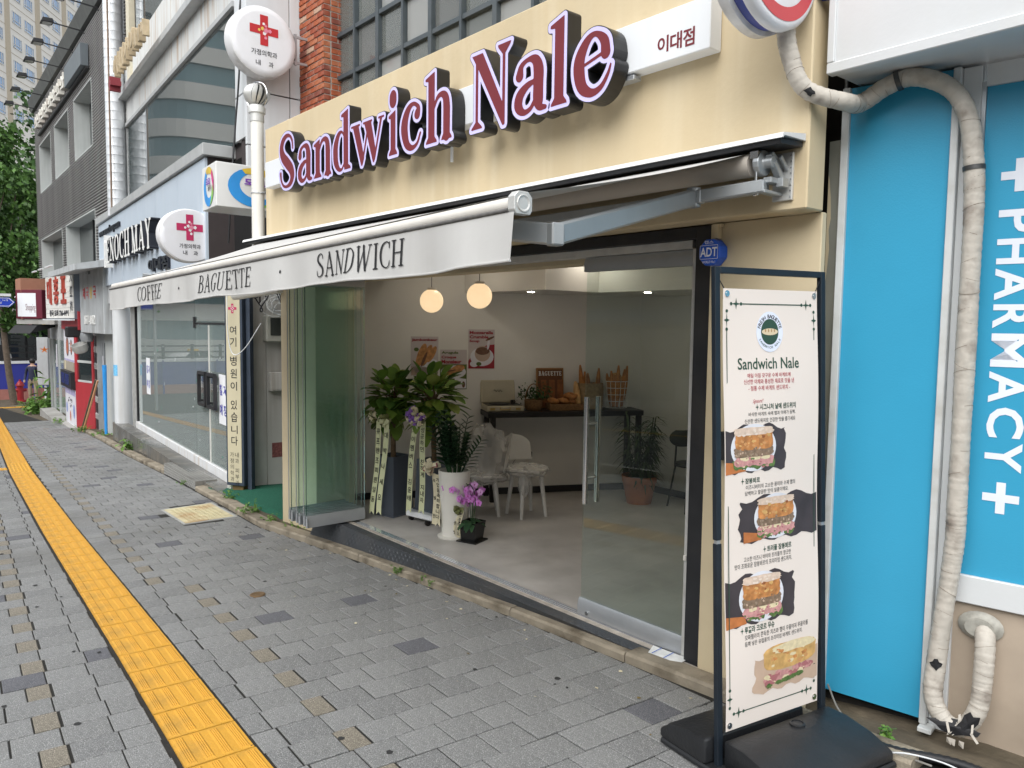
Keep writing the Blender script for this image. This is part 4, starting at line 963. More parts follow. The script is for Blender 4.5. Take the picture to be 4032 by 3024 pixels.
def cross_print(par, O, U, V, s, mc, yel=False):
    Nn = Vector(U).cross(Vector(V)); P = lambda a, b, o=.002: Vector(O) + Vector(U) * a + Vector(V) * b + Nn * o
    g = MB(); w, l = 0.28 * s, s
    g.poly([P(a, b) for a, b in ((-w, -l), (w, -l), (w, -w), (l, -w), (l, w), (w, w), (w, l), (-w, l), (-w, w), (-l, w), (-l, -w), (-w, -w))]); g.build('cross', [mc], par)
    g = MB()
    for cu, cv, r, mi in ((-.03, .42, .10, 0), (.12, .30, .10, 1), (-.12, .10, .13, 2 if yel else 0), (.12, .0, .19, 1), (.40, .02, .14, 1 if yel else 0), (-.35, -.03, .1, 2 if yel else 0), (.02, -.20, .13, 0), (.10, -.48, .11, 1 if yel else 0)):
        g.mi = mi; flower(g, O, U, V, cu * s, cv * s, r * s, .004)
    g.build('flower_print', [m_flw, m_flp, m_fly], par, kind='stuff')
def round_sign(name, label, c, ry, rz, th, mc, s, texts, yel=False, up=0.3):
    t = thing(name, label, 'sign', c)
    x = c[0]
    g = MB(); g.T = Matrix.Translation(c)
    pf = [(1e-7, -th), (0.93, -th), (0.985, -th + .012), (1.0, -th + .03), (1.0, -.03), (0.985, -.010), (0.96, -0.004)]
    g.lathe([(r_ * 1.0, h) for r_, h in pf], (0, 0, 0), 48, 'x', sx=ry, sy=rz); g.build('case', [m_rim], t, smooth=40)
    g = MB(); g.T = Matrix.Translation(c); g.lathe([(0.955, -0.005), (0.945, 0.002), (0.8, .005), (1e-7, .005)], (0, 0, 0), 48, 'x', sx=ry, sy=rz); g.build('face', [m_acr], t, smooth=60)
    O = (x + .006, c[1], c[2]); cross_print(t, Vector(O) + Vector((0, 0, up * rz)), Y3, Z3, s, mc, yel)
    for body, bx in texts:
        g = MB(); T(g, body, bx, O, Y3, Z3, .002, bold=.01); g.build('lettering', [m_txt], t, kind='stuff')
    return t
c_up = (-8.62, 3.60, 4.86)
su = round_sign('clinic_sign', 'upper round white clinic sign with red cross, bracketed to the brick pillar', c_up, 0.385, 0.385, 0.20, m_crossr, 0.165,
           [('가정의학과', (-0.15, -0.165, 0.15, -0.10)), ('내', (-0.10, -0.275, -0.045, -0.215)), ('과', (0.05, -0.275, 0.105, -0.215))], True)
for z_ in (5.02, 4.73): MB().bar((-8.68, 3.96, z_), (-8.68, 4.15, z_), .025).build('bracket_arm', [m_alu], su)
MB().bar((-8.68, 4.0, 4.70), (-8.68, 4.0, 5.05), .03).build('bracket_plate', [m_alu], su)
c_ov = (-9.75, 3.113, 2.75)
ov = round_sign('clinic_sign', 'lower oval white clinic sign with pink cross above the awning edge', c_ov, 0.355, 0.325, 0.16, m_cross, 0.155,
           [('가정의학과', (-0.125, -0.155, 0.125, -0.10)), ('내', (-0.085, -0.235, -0.035, -0.18)), ('과', (0.04, -0.235, 0.09, -0.18))], False)
for z_ in (2.9, 2.6): MB().bar((-9.83, 3.42, z_), (-9.83, 3.60, z_), .03).build('bracket_arm', [m_alu], ov)
# pharmacy's round projecting sign at the top right
m_navy = mat('sign_navy', (0.02, 0.045, 0.30), 0.3, var=0.1, dirt=(0.1, 0.08, 0.08), dirt_amt=0.4, dirt_scale=9)
m_rring = mat('ring_red', (0.55, 0.05, 0.06), 0.35, var=0.03)
cr_ = Vector((-1.745, 2.86, 3.215)); RRd = 0.30
ps = thing('round_pharmacy_sign', 'large round projecting sign with red ring and blue band, cut by the top edge', 'sign', cr_)
def lx(prof, name, m, **k):
    g = MB(); g.T = Matrix.Translation(cr_); g.lathe(prof, (0, 0, 0), 56, 'x'); return g.build(name, [m], ps, smooth=45, **k)
lx([(1e-7, -.155), (RRd * .95, -.155), (RRd, -.14), (RRd, -.10), (RRd - .018, -.092)], 'case', m_rim)
lx([(RRd - .018, -.0915), (RRd - .018, -.052)], 'blue_band', m_navy)
lx([(RRd - .018, -.0515), (RRd, -.045), (RRd, -.012), (RRd * .96, 0), (RRd * .92, .004), (1e-7, .004)], 'front_face', m_acr)
g = MB(); g.T = Matrix.Translation(cr_ + Vector((.006, 0, 0))); n = 56; r0, r1 = RRd * .72, RRd * .90
g.add([(0, r_ * math.sin(a), r_ * math.cos(a)) for r_ in (r0, r1) for a in [2 * math.pi * k / n for k in range(n)]], [(k, (k + 1) % n, n + (k + 1) % n, n + k) for k in range(n)]); g.build('red_ring', [m_rring], ps)
g = MB(); T(g, '약', (-.13, -.155, .13, .14), cr_ + Vector((.004, 0, 0)), Y3, Z3, .003, bold=.06); g.build('lettering', [m_rring], ps)
g = MB(); g.bar((-1.80, 3.10, 3.11), (-1.80, 3.20, 3.11), .03, .05); g.box(-1.83, -1.765, 3.172, 3.180, 3.03, 3.125); g.bar((-1.78, 3.14, 3.12), (-1.70, 3.185, 3.12), .05, .03); g.build('bracket', [m_navy], ps)

# ------------------------------------------------------------------ banner stand (stands square to the sloping pavement)
nz = Vector((-0.0456, 0, 1)).normalized(); bu = Vector((0.196, 0.98, 0)); bu = (bu - nz * bu.dot(nz)).normalized(); bn = bu.cross(nz)
BM = Matrix(((bu.x, -bn.x, nz.x, -1.66), (bu.y, -bn.y, nz.y, 2.88), (bu.z, -bn.z, nz.z, gz(-1.66) + 0.002), (0, 0, 0, 1)))
bs = thing('banner_stand', 'tall black framed banner stand with sandwich menu on a black water base', 'banner stand', M=BM)
m_base = mat('base_plastic', (0.016, 0.017, 0.019), 0.42, var=0.2, scale=10, bump=0.25, bscale=55, spec=0.5, rvar=0.12)
m_pole = mat('pole_navy', (0.012, 0.018, 0.026), 0.4, var=0.2, scale=12)
def tank(y0, y1, u0, u1):
    g = MB(); zt = 0.135; s_ = 1 if y1 > y0 else -1
    sec = [(y0, 0.03), (y0, zt), (y0 + s_ * 0.10, zt), (y0 + s_ * 0.22, zt - 0.022), (y1 - s_ * 0.03, zt - 0.05), (y1, 0.07), (y1, 0.03)]
    g.prism([(a, b) for a, b in sec], u0, u1, 'x'); return g
tank(-0.022, -0.345, -0.30, 0.315).build('water_tank', [m_base], bs, local=True, bev=0.012, seg=2, smooth=45)
tank(0.022, 0.30, -0.36, 0.22).build('water_tank', [m_base], bs, local=True, bev=0.012, seg=2, smooth=45)
MB().box(-0.36, 0.33, -0.35, 0.30, 0.0, 0.028).build('base_plate', [m_base], bs, local=True, bev=0.008)
MB().lathe([(0.032, 0.134), (0.032, 0.142), (0.024, 0.145), (0.024, 0.141), (1e-7, 0.141)], (0.06, -0.08, 0), 20).build('filler_cap', [m_base], bs, local=True)
for u in (-0.305, 0.305):
    g = MB(); g.box(u - .014, u + .014, -.012, .012, 0.02, 0.93); g.box(u - .014, u + .014, -.012, .012, 0.945, 2.03); g.build('pole', [m_pole], bs, local=True, bev=0.002)
    MB().box(u - .009, u + .009, -.008, .008, 0.93, 0.945).build('pole_joint', [m_alu], bs, local=True)
MB().box(-0.291, 0.291, -.012, .012, 2.004, 2.03).build('top_bar', [m_pole], bs, local=True, bev=0.002)
# cloth: 0.54 wide, 1.78 high, its top corner at (-0.27, 1.93)
m_cloth = mat('banner_cloth', (0.78, 0.70, 0.64), 0.6, var=0.03, scale=2)
CU, CZ = -0.277, 1.945
def CP(u, v, o=0.0):
    yy = -0.012 - 0.006 * math.sin(u / 0.54 * math.pi) * math.sin(v / 1.78 * math.pi) + 0.004 * math.sin(v * 7 + u * 3)
    return Vector((CU + u, yy - o, CZ - v))
g = MB(); g.grid(lambda a, b: CP(0.545 * b, 1.785 * a), 60, 12); cl = g.build('banner_cloth', [m_cloth], bs, local=True, smooth=60)
def cloth(mb):              # bend flat print (u, v, order) onto the cloth
    mb.v = [CP(p.x, -p.z, 0.0012 + (-p.y)) for p in mb.v]; return mb
def CT(mb, body, u0, v0, u1, v1, o=0.0, bold=0.0, shear=0.0): T(mb, body, (u0, -v1, u1, -v0), (0, 0, 0), X3, Z3, o, bold=bold, shear=shear)
def CE(mb, cu, cv, ru, rv, o=0.0, n=28, wob=0.0, sd=0, a0=0, a1=2 * math.pi):
    q = random.Random(sd); pts = []
    for k in range(n):
        a = a0 + (a1 - a0) * k / n; w_ = 1 + wob * q.uniform(-1, 1); pts.append((cu + ru * w_ * math.cos(a), -o, -(cv + rv * w_ * math.sin(a))))
    c = (cu, -o, -cv); mb.add(pts + [c], [((k + 1) % n, k, n) for k in range(n)])
def CQ(mb, pts, o=0.0): mb.poly([(u, -o, -v) for u, v in pts][::-1])
m_grn = mat('ink_green', (0.030, 0.075, 0.050), 0.6); m_rdk = mat('ink_red', (0.42, 0.055, 0.075), 0.6); m_dk = mat('ink_dark', (0.03, 0.03, 0.03), 0.6)
g = MB()
def star(cu, cv, ru, rv, o=0.0): CQ(g, [(cu + r_ * (ru if k % 2 == 0 else ru * .25) * math.sin(k * math.pi / 4) * 1, cv + r_ * (rv if k % 2 == 0 else rv * .25) * math.cos(k * math.pi / 4)) for k, r_ in ((k, 1) for k in range(8))][::-1], o)
def line(u0, v0, u1, v1, w=.0022):
    du, dv = u1 - u0, v1 - v0; l = math.hypot(du, dv); a, b = -dv / l * w, du / l * w; CQ(g, [(u0 - a, v0 - b), (u1 - a, v1 - b), (u1 + a, v1 + b), (u0 + a, v0 + b)][::-1] if False else [(u0 + a, v0 + b), (u1 + a, v1 + b), (u1 - a, v1 - b), (u0 - a, v0 - b)])
def dotc(u, v, r=.007): CE(g, u, v, r, r, 0, 10)
for v in (0.06, 1.72):
    for s_ in (0, 1):
        cu = 0.07 if s_ == 0 else 0.475; star(cu, v, .024, .024); dotc(cu - .027, v); dotc(cu + .027, v)
    line(0.10, v, 0.445, v)
for u in (0.02, 0.522):
    for v in (0.125, 1.655): star(u, v, .016, .032); dotc(u, v - .036); dotc(u, v + .036)
    line(u, 0.165, u, 1.62)
CE(g, 0.257, 0.172, 0.050, 0.053, .001)
serif_w = MB()
CT(g, 'Sandwich Nale', 0.077, 0.277, 0.424, 0.324, 0, bold=0.012)
for body, bx in (('시그니처 날에 샌드위치', (0.19, 0.466, 0.40, 0.490)), ('잠봉뵈르', (0.108, 0.764, 0.19, 0.787)), ('트러플 잠봉뵈르', (0.235, 1.056, 0.378, 1.081)), ('루꼴라 크로르 무슈', (0.103, 1.374, 0.27, 1.402))):
    CT(g, body, bx[0], bx[1], bx[2], bx[3], 0, bold=.025)
    star(bx[0] - .014, (bx[1] + bx[3]) / 2, .010, .016)
cloth(g).build('green_print', [m_grn], cl, local=True, kind='stuff')
g = MB()
for body, bx in (('매일 아침 갖구운 수제 바게트에', (0.128, 0.340, 0.372, 0.358)), ('신선한 야채와 풍성한 재료로 맛을 낸', (0.107, 0.364, 0.392, 0.384)), ('- 정통 수제 바게트 샌드위치 -', (0.131, 0.391, 0.368, 0.411))): CT(g, body, *bx, 0, bold=.008)
CT(g, 'Signature!!', 0.150, 0.445, 0.205, 0.465, 0, bold=0, shear=0.4)
cloth(g).build('red_print', [m_rdk], cl, local=True, kind='stuff')
g = MB()
for body, bx in (('바삭한 바게트 속에 햄과 야채가 듬뿍,', (0.128, 0.498, 0.398, 0.515)), ('신선한 샌드위치로 건강한 맛을 즐기세요', (0.106, 0.524, 0.397, 0.542)), ('이즈니버터의 고소한 풍미와 수제 햄의', (0.112, 0.793, 0.40, 0.812)), ('담백하고 깔끔한 맛이 일품이에요.', (0.108, 0.818, 0.36, 0.836)),
                  ('고소한 이즈니 버터와 트러플의 향긋한', (0.105, 1.088, 0.375, 1.108)), ('맛이 조화로운 잠봉뵈르의 프리미엄 샌드위치.', (0.055, 1.113, 0.38, 1.134)), ('모짜렐라의 쫀득한 치즈와 햄이 우울어져 루꼴라를', (0.103, 1.408, 0.475, 1.430)), ('듬뿍 넣은 유럽풍의 프리미엄 바게트 샌드위치.', (0.103, 1.436, 0.44, 1.456))): CT(g, body, *bx, 0, bold=.004)
def arc_text(mb, s_, cu, cv, r, a0, a1, h, flip=False, bold=.02, o=.001, rv=1.0):
    n = len(s_)
    for k, ch in enumerate(s_):
        if ch == ' ': continue
        a = a0 + (a1 - a0) * (k + .5) / n; V2, F = _font(ch, bold); lo, hi = V2.min(0), V2.max(0); w_ = (hi[0] - lo[0]) * h / 0.73
        up_ = Vector((math.cos(a), 0, math.sin(a) * rv)) * (-1 if flip else 1); up_.normalize(); ri = Vector((up_.z, 0, -up_.x)); c = Vector((cu + r * math.cos(a), 0, -cv + r * rv * math.sin(a)))
        put2d(mb, V2, F, (-w_ / 2, -h / 2, w_ / 2, h / 2), c, ri, up_, o)
arc_text(g, 'FRESH BAGUETTE', 0.257, 0.172, 0.063, rad(168), rad(12), 0.016)
cloth(g).build('dark_print', [m_dk], cl, local=True, kind='stuff')
g = MB(); CE(g, 0.257, 0.172, 0.076, 0.083, 0.0004); cloth(g).build('logo_disc', [mat('logo_pale', (0.74, 0.78, 0.90), 0.5)], cl, local=True)
g = MB(); arc_text(g, 'SANDWICH NALE', 0.257, 0.172, 0.064, rad(205), rad(335), 0.010, True); star_ = None
cloth(g).build('logo_lettering', [m_grn], cl, local=True, kind='stuff')
g = MB(); CE(g, 0.257, 0.172, 0.046, 0.014, 0.0016, 20)
g.mi = 1
for k in range(4): CE(g, 0.232 + k * .017, 0.167, .004, .007, .002, 10)
cloth(g).build('bread_print', [mat('ink_cream', (0.68, 0.56, 0.38), 0.6), mat('ink_tan', (0.42, 0.26, 0.12), 0.6)], cl, local=True)
# food photographs printed on the cloth: layered flat shapes
m_food = [mat('print_board', (0.055, 0.045, 0.05), 0.55, var=0.3, scale=9), mat('print_wood', (0.46, 0.16, 0.05), 0.55, var=0.3, scale=25), mat('print_plate', (0.70, 0.71, 0.76), 0.5, var=0.05),
          mat('print_crust', (0.50, 0.215, 0.07), 0.55, var=0.45, scale=38), mat('print_flour', (0.66, 0.52, 0.42), 0.55, var=0.2, scale=45), mat('print_bark', (0.22, 0.15, 0.10), 0.55, var=0.4, scale=60),
          mat('print_ham', (0.56, 0.28, 0.27), 0.55, var=0.25, scale=60), mat('print_leaf', (0.10, 0.17, 0.05), 0.55, var=0.5, scale=60), mat('print_cheese', (0.72, 0.62, 0.40), 0.55, var=0.15, scale=50),
          mat('print_tan', (0.55, 0.40, 0.30), 0.55, var=0.1, scale=12), mat('print_loaf', (0.62, 0.38, 0.14), 0.55, var=0.35, scale=26), mat('print_hole', (0.26, 0.09, 0.03), 0.55, var=0.3, scale=40), mat('print_bark2', (0.32, 0.24, 0.17), 0.55), mat('print_crust3', (0.58, 0.30, 0.12), 0.55), mat('print_ham2', (0.40, 0.15, 0.16), 0.55), mat('print_flour2', (0.74, 0.63, 0.54), 0.55)]
fr = random.Random(21)
def brush(g, u0, v0, u1, v1, mi, o, side):
    g.mi = mi; pts = []; n = 14
    top = [(u0 + (u1 - u0) * k / n, v0 + 0.012 * math.sin(k * 1.1) + (0.012 if side == 'r' else 0.012) * (1 - math.sin(math.pi * k / n)) ) for k in range(n + 1)]
    bot = [(u1 - (u1 - u0) * k / n, v1 + 0.008 * math.sin(k * 1.7)) for k in range(n + 1)]
    def edge(ua, va, vb, s_): return [(ua + (fr.uniform(-.012, .012) if s_ else 0), va + (vb - va) * k / 9) for k in range(1, 9)]
    pts = top + edge(u1, v0, v1, side == 'r') + bot + edge(u0, v1, v0, side == 'l')
    c = ((u0 + u1) / 2, (v0 + v1) / 2); n_ = len(pts)
    g.add([(u, -o, -v) for u, v in pts] + [(c[0], -o, -c[1])], [((k + 1) % n_, k, n_) for k in range(n_)])
def blob(g, u0, v0, u1, v1, mi, o, wob=.06, sd=0, n=26, sq=4.0):
    g.mi = mi; q = random.Random(sd); cu, cv, ru, rv = (u0 + u1) / 2, (v0 + v1) / 2, (u1 - u0) / 2, (v1 - v0) / 2; pts = []
    for k in range(n):
        a = 2 * math.pi * k / n; c, s_ = math.cos(a), math.sin(a); m_ = (abs(c) ** sq + abs(s_) ** sq) ** (-1 / sq) * (1 + wob * q.uniform(-1, 1))
        pts.append((cu + ru * m_ * c, -o, -(cv + rv * m_ * s_)))
    g.add(pts + [(cu, -o, -cv)], [((k + 1) % n, k, n) for k in range(n)])
def sandwich(u0, u1, v0, v1, side, seed, plate, leaf=True, big=False):
    g = MB(); w, h = u1 - u0, v1 - v0
    if big:
        brush(g, u0, v0 + .03, u1, v1, 9, 0, 'l')
        blob(g, u0 + .05, v0 + .0, u1 - .01, v0 + h * .58, 10, .0006, .03, seed, sq=3.5); blob(g, u0 + .10, v0 - .0, u1 - .02, v0 + h * .22, 8, .0011, .10, seed + 1, sq=2.4)
        for k in range(60): a = fr.uniform(0, 1); s_ = fr.uniform(.02, .05); y_ = .62 - .10 * a + fr.uniform(0, .16); blob(g, u0 + .05 + a * (w - .12), v0 + h * y_, u0 + .05 + a * (w - .12) + s_, v0 + h * y_ + s_ * .6, fr.choice([6, 6, 14, 14, 8]), .0011 + k * .00001, .3, seed + k, 10, 2.2)
        for k in range(30): a, bb_ = fr.uniform(.05, .9), fr.uniform(.06, .5); s_ = fr.uniform(.012, .04); blob(g, u0 + .06 + a * (w - .12), v0 + h * bb_, u0 + .06 + a * (w - .12) + s_, v0 + h * bb_ + s_ * .5, fr.choice([10, 13, 8, 10, 3]), .00085 + k * .00001, .35, seed + k, 9, 2)
        for k in range(14): a = fr.uniform(0, 1); blob(g, u0 + .06 + a * (w - .14), v0 + h * (.84 - .12 * a), u0 + .06 + a * (w - .14) + .035, v0 + h * (.94 - .12 * a), 7, .0022 + k * .00005, .3, seed + k, 12, 2)
    else:
        brush(g, u0, v0, u1, v1, 0, 0, side)
        g.mi = 1
        if side == 'r': CQ(g, [(u0, v1 - .045), (u0 + .10, v1 - .035), (u0 + .11, v1 - .004), (u0, v1 + .006)], .0004)
        else: CQ(g, [(u0 + .02, v1 - .045), (u0 + .12, v1 - .03), (u0 + .12, v1 - .003), (u0 + .02, v1 + .002)], .0004)
        pc = plate; g.mi = 2; CE(g, pc, (v0 + v1) / 2 - .004, .125, h * .52, .0006, 36)
        b0, b1 = pc - .108, pc + .108
        if leaf: 
            for k in range(12): a = fr.uniform(0, 1); blob(g, b0 - .01 + a * .19, v0 + h * .70, b0 + a * .19 + .04, v0 + h * .94, 7, .0009 + k * .00004, .3, seed + k, 12, 2)
        for k in range(7): a = k / 6; blob(g, b0 + a * .17, v0 + h * .66 + .004 * (k % 2), b0 + a * .17 + .05, v0 + h * .88, 6, .0014 + k * .00005, .18, seed + k, 14, 2.4)
        for k in range(3): blob(g, b0 + .03 + k * .06, v0 + h * .64, b0 + .08 + k * .06, v0 + h * .76, 8, .0019, .2, seed + k, 10, 2)
        blob(g, b0, v0 + h * .44, b1, v0 + h * .68, 5, .0022, .035, seed, 30, 6)
        blob(g, b0 + .004, v0 + h * .10, b1 - .004, v0 + h * .52, 3, .0025, .03, seed + 4, 30, 6)
        blob(g, b0, v0 + h * .03, b1, v0 + h * .20, 4, .0028, .06, seed + 5, 30, 5)
        fq = random.Random(seed * 9)
        for k in range(26): a, bb_ = fq.uniform(.02, .9), fq.uniform(.16, .42); s_ = fq.uniform(.008, .024); blob(g, b0 + a * .2, v0 + h * bb_, b0 + a * .2 + s_, v0 + h * bb_ + s_ * .6, fq.choice([3, 10, 10, 11, 13, 13]), .0029 + k * .00002, .35, seed + k, 9, 2)
        for k in range(24): a, bb_ = fq.uniform(.0, .95), fq.uniform(.46, .64); blob(g, b0 + a * .2, v0 + h * bb_, b0 + a * .2 + .010, v0 + h * bb_ + .010, fq.choice([5, 12, 12, 9]), .0026 + k * .00001, .4, seed + k, 8, 2)
        for k in range(30): a, bb_ = fq.uniform(.0, .92), fq.uniform(.68, .90); s_ = fq.uniform(.008, .02); blob(g, b0 + a * .2, v0 + h * bb_, b0 + a * .2 + s_, v0 + h * bb_ + s_ * .5, fq.choice([6, 6, 14, 14, 8, 7]), .00215 + k * .00001, .4, seed + k, 8, 2)
        for k in range(12): a, bb_ = fq.uniform(.0, .9), fq.uniform(.04, .17); blob(g, b0 + a * .2, v0 + h * bb_, b0 + a * .2 + .02, v0 + h * bb_ + .009, fq.choice([4, 15, 15]), .0033 + k * .00001, .4, seed + k, 8, 2)
    cloth(g).build('food_print', m_food, cl, local=True)
sandwich(0.004, 0.335, 0.553, 0.738, 'r', 1, 0.155); sandwich(0.083, 0.540, 0.848, 1.03, 'l', 2, 0.285); sandwich(0.004, 0.385, 1.165, 1.365, 'r', 3, 0.20); sandwich(0.155, 0.540, 1.48, 1.67, 'l', 4, 0.2, big=True)
for u, v in ((0.02, 0.02), (0.525, 0.02), (0.02, 1.763), (0.525, 1.763)):
    p = CP(u, v); g = MB(); g.T = Matrix.Translation(p - Vector((0, .002, 0))); g.lathe([(0.006, -.002), (0.006, .003), (0.013, .003), (0.013, -.001)], (0, 0, 0), 16, 'y'); g.build('eyelet', [m_chrome], bs, local=True, smooth=40)
    e = Vector((math.copysign(.300, CU + u), 0, (2.0 if v < 1 else 0.13))); g = MB(); g.tube([p, e], 0.0022, 6); g.build('cord', [m_black], bs, local=True)
# ------------------------------------------------------------------ vent pipe, brick building, projecting box sign
def frame(x, y, a): return Matrix.Translation((x, y, 0)) @ Matrix.Rotation(rad(a), 4, 'Z')
m_pvc = mat('pvc_white', (0.74, 0.73, 0.69), 0.4, var=0.05, scale=4, streak=0.5, dirt=(0.52, 0.46, 0.36))
m_lb0 = mat('vent_dark', (0.03, 0.03, 0.03), 0.6)
vp = thing('vent_pipe', 'white vent pipe with spinning steel turbine cowl beside the cream fascia', 'vent pipe', (-7.64, 3.11, 2.4))
g = MB(); g.tube([(-7.64, 3.11, 2.4), (-7.64, 3.11, 3.71)], 0.062, 20); g.build('pipe', [m_pvc], vp, smooth=50)
g = MB(); g.lathe([(0.068, 3.70), (0.068, 3.78), (0.082, 3.785), (0.082, 3.84), (0.07, 3.86)], (-7.64, 3.11, 0), 22); g.build('collar', [m_alu_l], vp, smooth=40)
g = MB()
for k in range(13):
    a0 = 2 * math.pi * k / 13
    def vane(u, v, a0=a0):
        ph_ = math.pi * (0.12 + 0.80 * v); r_ = 0.118 * math.sin(ph_) + 0.012 - 0.02 * u; a = a0 + 0.36 * u + 0.5 * v
        return (-7.64 + r_ * math.cos(a), 3.11 + r_ * math.sin(a), 3.965 - 0.105 * math.cos(ph_))
    g.grid(vane, 4, 10)
g.build('turbine', [m_alu_l], vp, smooth=60, kind='stuff')
MB().ball((-7.64, 3.11, 3.965), .088, 14, 10).build('turbine_core', [m_lb0], vp, smooth=60)
g = MB(); g.tube([(-7.64 + 0.15 * math.sin(a) * .9, 3.11 + 0.05 * math.sin(a), 3.955 + 0.135 * math.cos(a)) for a in [rad(-140 + i * 14) for i in range(21)]], 0.005, 6); g.lathe([(0.045, 4.055), (0.03, 4.075), (1e-6, 4.08)], (-7.64, 3.11, 0), 14); g.build('guard_hoop', [m_chrome], vp, smooth=50)
g = MB(); g.tube([(-7.64 + .066 * math.cos(a), 3.11 + .066 * math.sin(a), 3.0) for a in [i * math.pi / 8 for i in range(16)]], 0.005, 6, closed=True); g.bar((-7.58, 3.11, 3.0), (-7.485, 3.13, 3.0), .006); g.build('clamp', [m_alu], vp)
g = MB().tube([(-8.9, 3.34, 2.02), (-7.3, 3.19, 2.055)], 0.055, 18)
solo(g, 'drain_pipe', 'fat cream pipe lying level under the left end of the awning', 'pipe', [m_pvc], (-8.0, 3.26, 2.03), smooth=50)

m_mort = mat('mortar', (0.34, 0.32, 0.29), 0.9, var=0.2, scale=20, bump=0.3)
m_brk = [mat('brick_%d' % i, c, 0.85, var=0.25, scale=18, bump=0.5, bscale=60, dirt=(0.40, 0.30, 0.25), dirt_amt=0.25, dirt_scale=9) for i, c in enumerate([(0.33, 0.085, 0.035), (0.27, 0.062, 0.03), (0.20, 0.055, 0.035), (0.37, 0.12, 0.055), (0.42, 0.27, 0.19), (0.075, 0.04, 0.03)])]
bb = thing('brick_building', 'old brick building with steel grid window rising behind the cream fascia', 'building', (-6.5, 4.3, 0))
BY, BX0, BX1 = 4.15, -8.88, -8.26
MB().box(BX0 + .006, BX1 - .006, BY + .006, BY + .6, 2.2, 7.0).build('brick_core', [m_mort], bb)
br = random.Random(6)
bmesh_cache = {}
def brick(x0, x1, y0, y1, z):
    mi = br.choices(range(5), [5, 4, 2, 3, 0.7])[0]
    if z < 3.93: mi = 5
    key = (round(x1 - x0, 3), round(y1 - y0, 3), mi)
    if key not in bmesh_cache:
        bmesh_cache[key] = MB().box(0, x1 - x0, 0, y1 - y0, 0, 0.056).mesh('brick', [m_brk[mi]], bev=0.004)
    o = bpy.data.objects.new('brick', bmesh_cache[key]); COL.objects.link(o); o.parent = bb
    o.location = WM[bb.name].inverted() @ Vector((x0 + br.uniform(-.003, .003), y0 + br.uniform(-.005, .004), z))
z = 3.46; row = 0
while z < 5.9:
    offx = 0.0 if row % 2 else 0.095
    x = BX0
    first = 0.19 if row % 2 else 0.09
    while x < BX1 - 0.03:
        w = first if x == BX0 else 0.19
        x1_ = min(x + w, BX1 - (0.0 if row % 2 else 0.0))
        if BX1 - x1_ < 0.05: x1_ = BX1
        brick(x, x1_ - (0.010 if x1_ < BX1 else 0), BY - .004, BY + 0.085, z); x = x1_
    y = BY + 0.095
    for k in range(2):
        l = (0.19 if (row + k) % 2 else 0.09); brick(BX1 - 0.08, BX1 + .002, y, y + l - 0.01, z); y += l
    z += 0.0665; row += 1
m_wfr = mat('window_frame', (0.07, 0.085, 0.095), 0.5, 0.2, var=0.15, scale=9, dirt=(0.16, 0.16, 0.15), dirt_amt=0.3)
WX0, WXP, WZ0, WZP, WYY = -8.36, 0.497, 4.045, 0.475, 4.35
wf = MB(); NX, NZ = 8, 4
for i in range(NX + 1): wf.box(WX0 + i * WXP - (.03 if i % 2 == 0 else .018), WX0 + i * WXP + (.03 if i % 2 == 0 else .018), WYY - .04, WYY + .05, WZ0 - .5, WZ0 + NZ * WZP)
win = wf.build('window', [m_wfr], bb)
hb = MB()
for j in range(0, NZ + 1): hb.box(WX0, WX0 + NX * WXP, WYY - .032, WYY + .045, WZ0 + j * WZP - .022, WZ0 + j * WZP + .022)
hb.build('transom', [m_wfr], win, kind='stuff')
MB().box(WX0 - .08, WX0 - .03, WYY - .06, WYY + .06, 3.4, 6.2).build('jamb', [m_wfr], win)
m_pane = [glass('pane_clear', (0.75, 0.78, 0.76), 1.5, 0.02, milky=0.18, milk_col=(0.45, 0.47, 0.45)), glass('pane_frosted', (0.8, 0.8, 0.78), 1.5, 0.08, milky=0.45, milk_col=(0.5, 0.51, 0.5)), glass('pane_dusty', (0.6, 0.62, 0.6), 1.5, 0.05, milky=0.3, milk_col=(0.33, 0.34, 0.33))]
for i in range(NX):
    for j in range(-1, NZ):
        x = WX0 + i * WXP
        MB().box(x + .032, x + WXP - .032, WYY + .008, WYY + .014, WZ0 + j * WZP + .024, WZ0 + (j + 1) * WZP - .024).build('pane', [m_pane[br.choice([0, 0, 1, 2])]], win)
g = MB(); g.box(-8.5, -3.8, 5.1, 5.2, 2.5, 6.5); g.build('room_wall', [mat('room_grey', (0.30, 0.30, 0.29), 0.9)], bb)
def curt(x0, x1): 
    g = MB(); g.grid(lambda u, v: (x0 + (x1 - x0) * u, 4.62 + .05 * math.sin(u * 14) + .1 * v * math.sin(u * 5), 6.2 - 2.2 * v), 24, 6); return g
curt(-6.8, -5.85).build('curtain', [mat('curtain_yellow', (0.55, 0.50, 0.14), 0.9)], bb, smooth=60)
curt(-8.15, -7.3).build('curtain', [mat('curtain_white', (0.55, 0.55, 0.50), 0.9)], bb, smooth=60)
curt(-5.6, -4.5).build('curtain', [mat('curtain_pale', (0.42, 0.42, 0.30), 0.9)], bb, smooth=60)
MB().box(-8.30, -3.4, 4.38, 4.45, 5.97, 7.2).build('head_wall', [m_mort], bb)

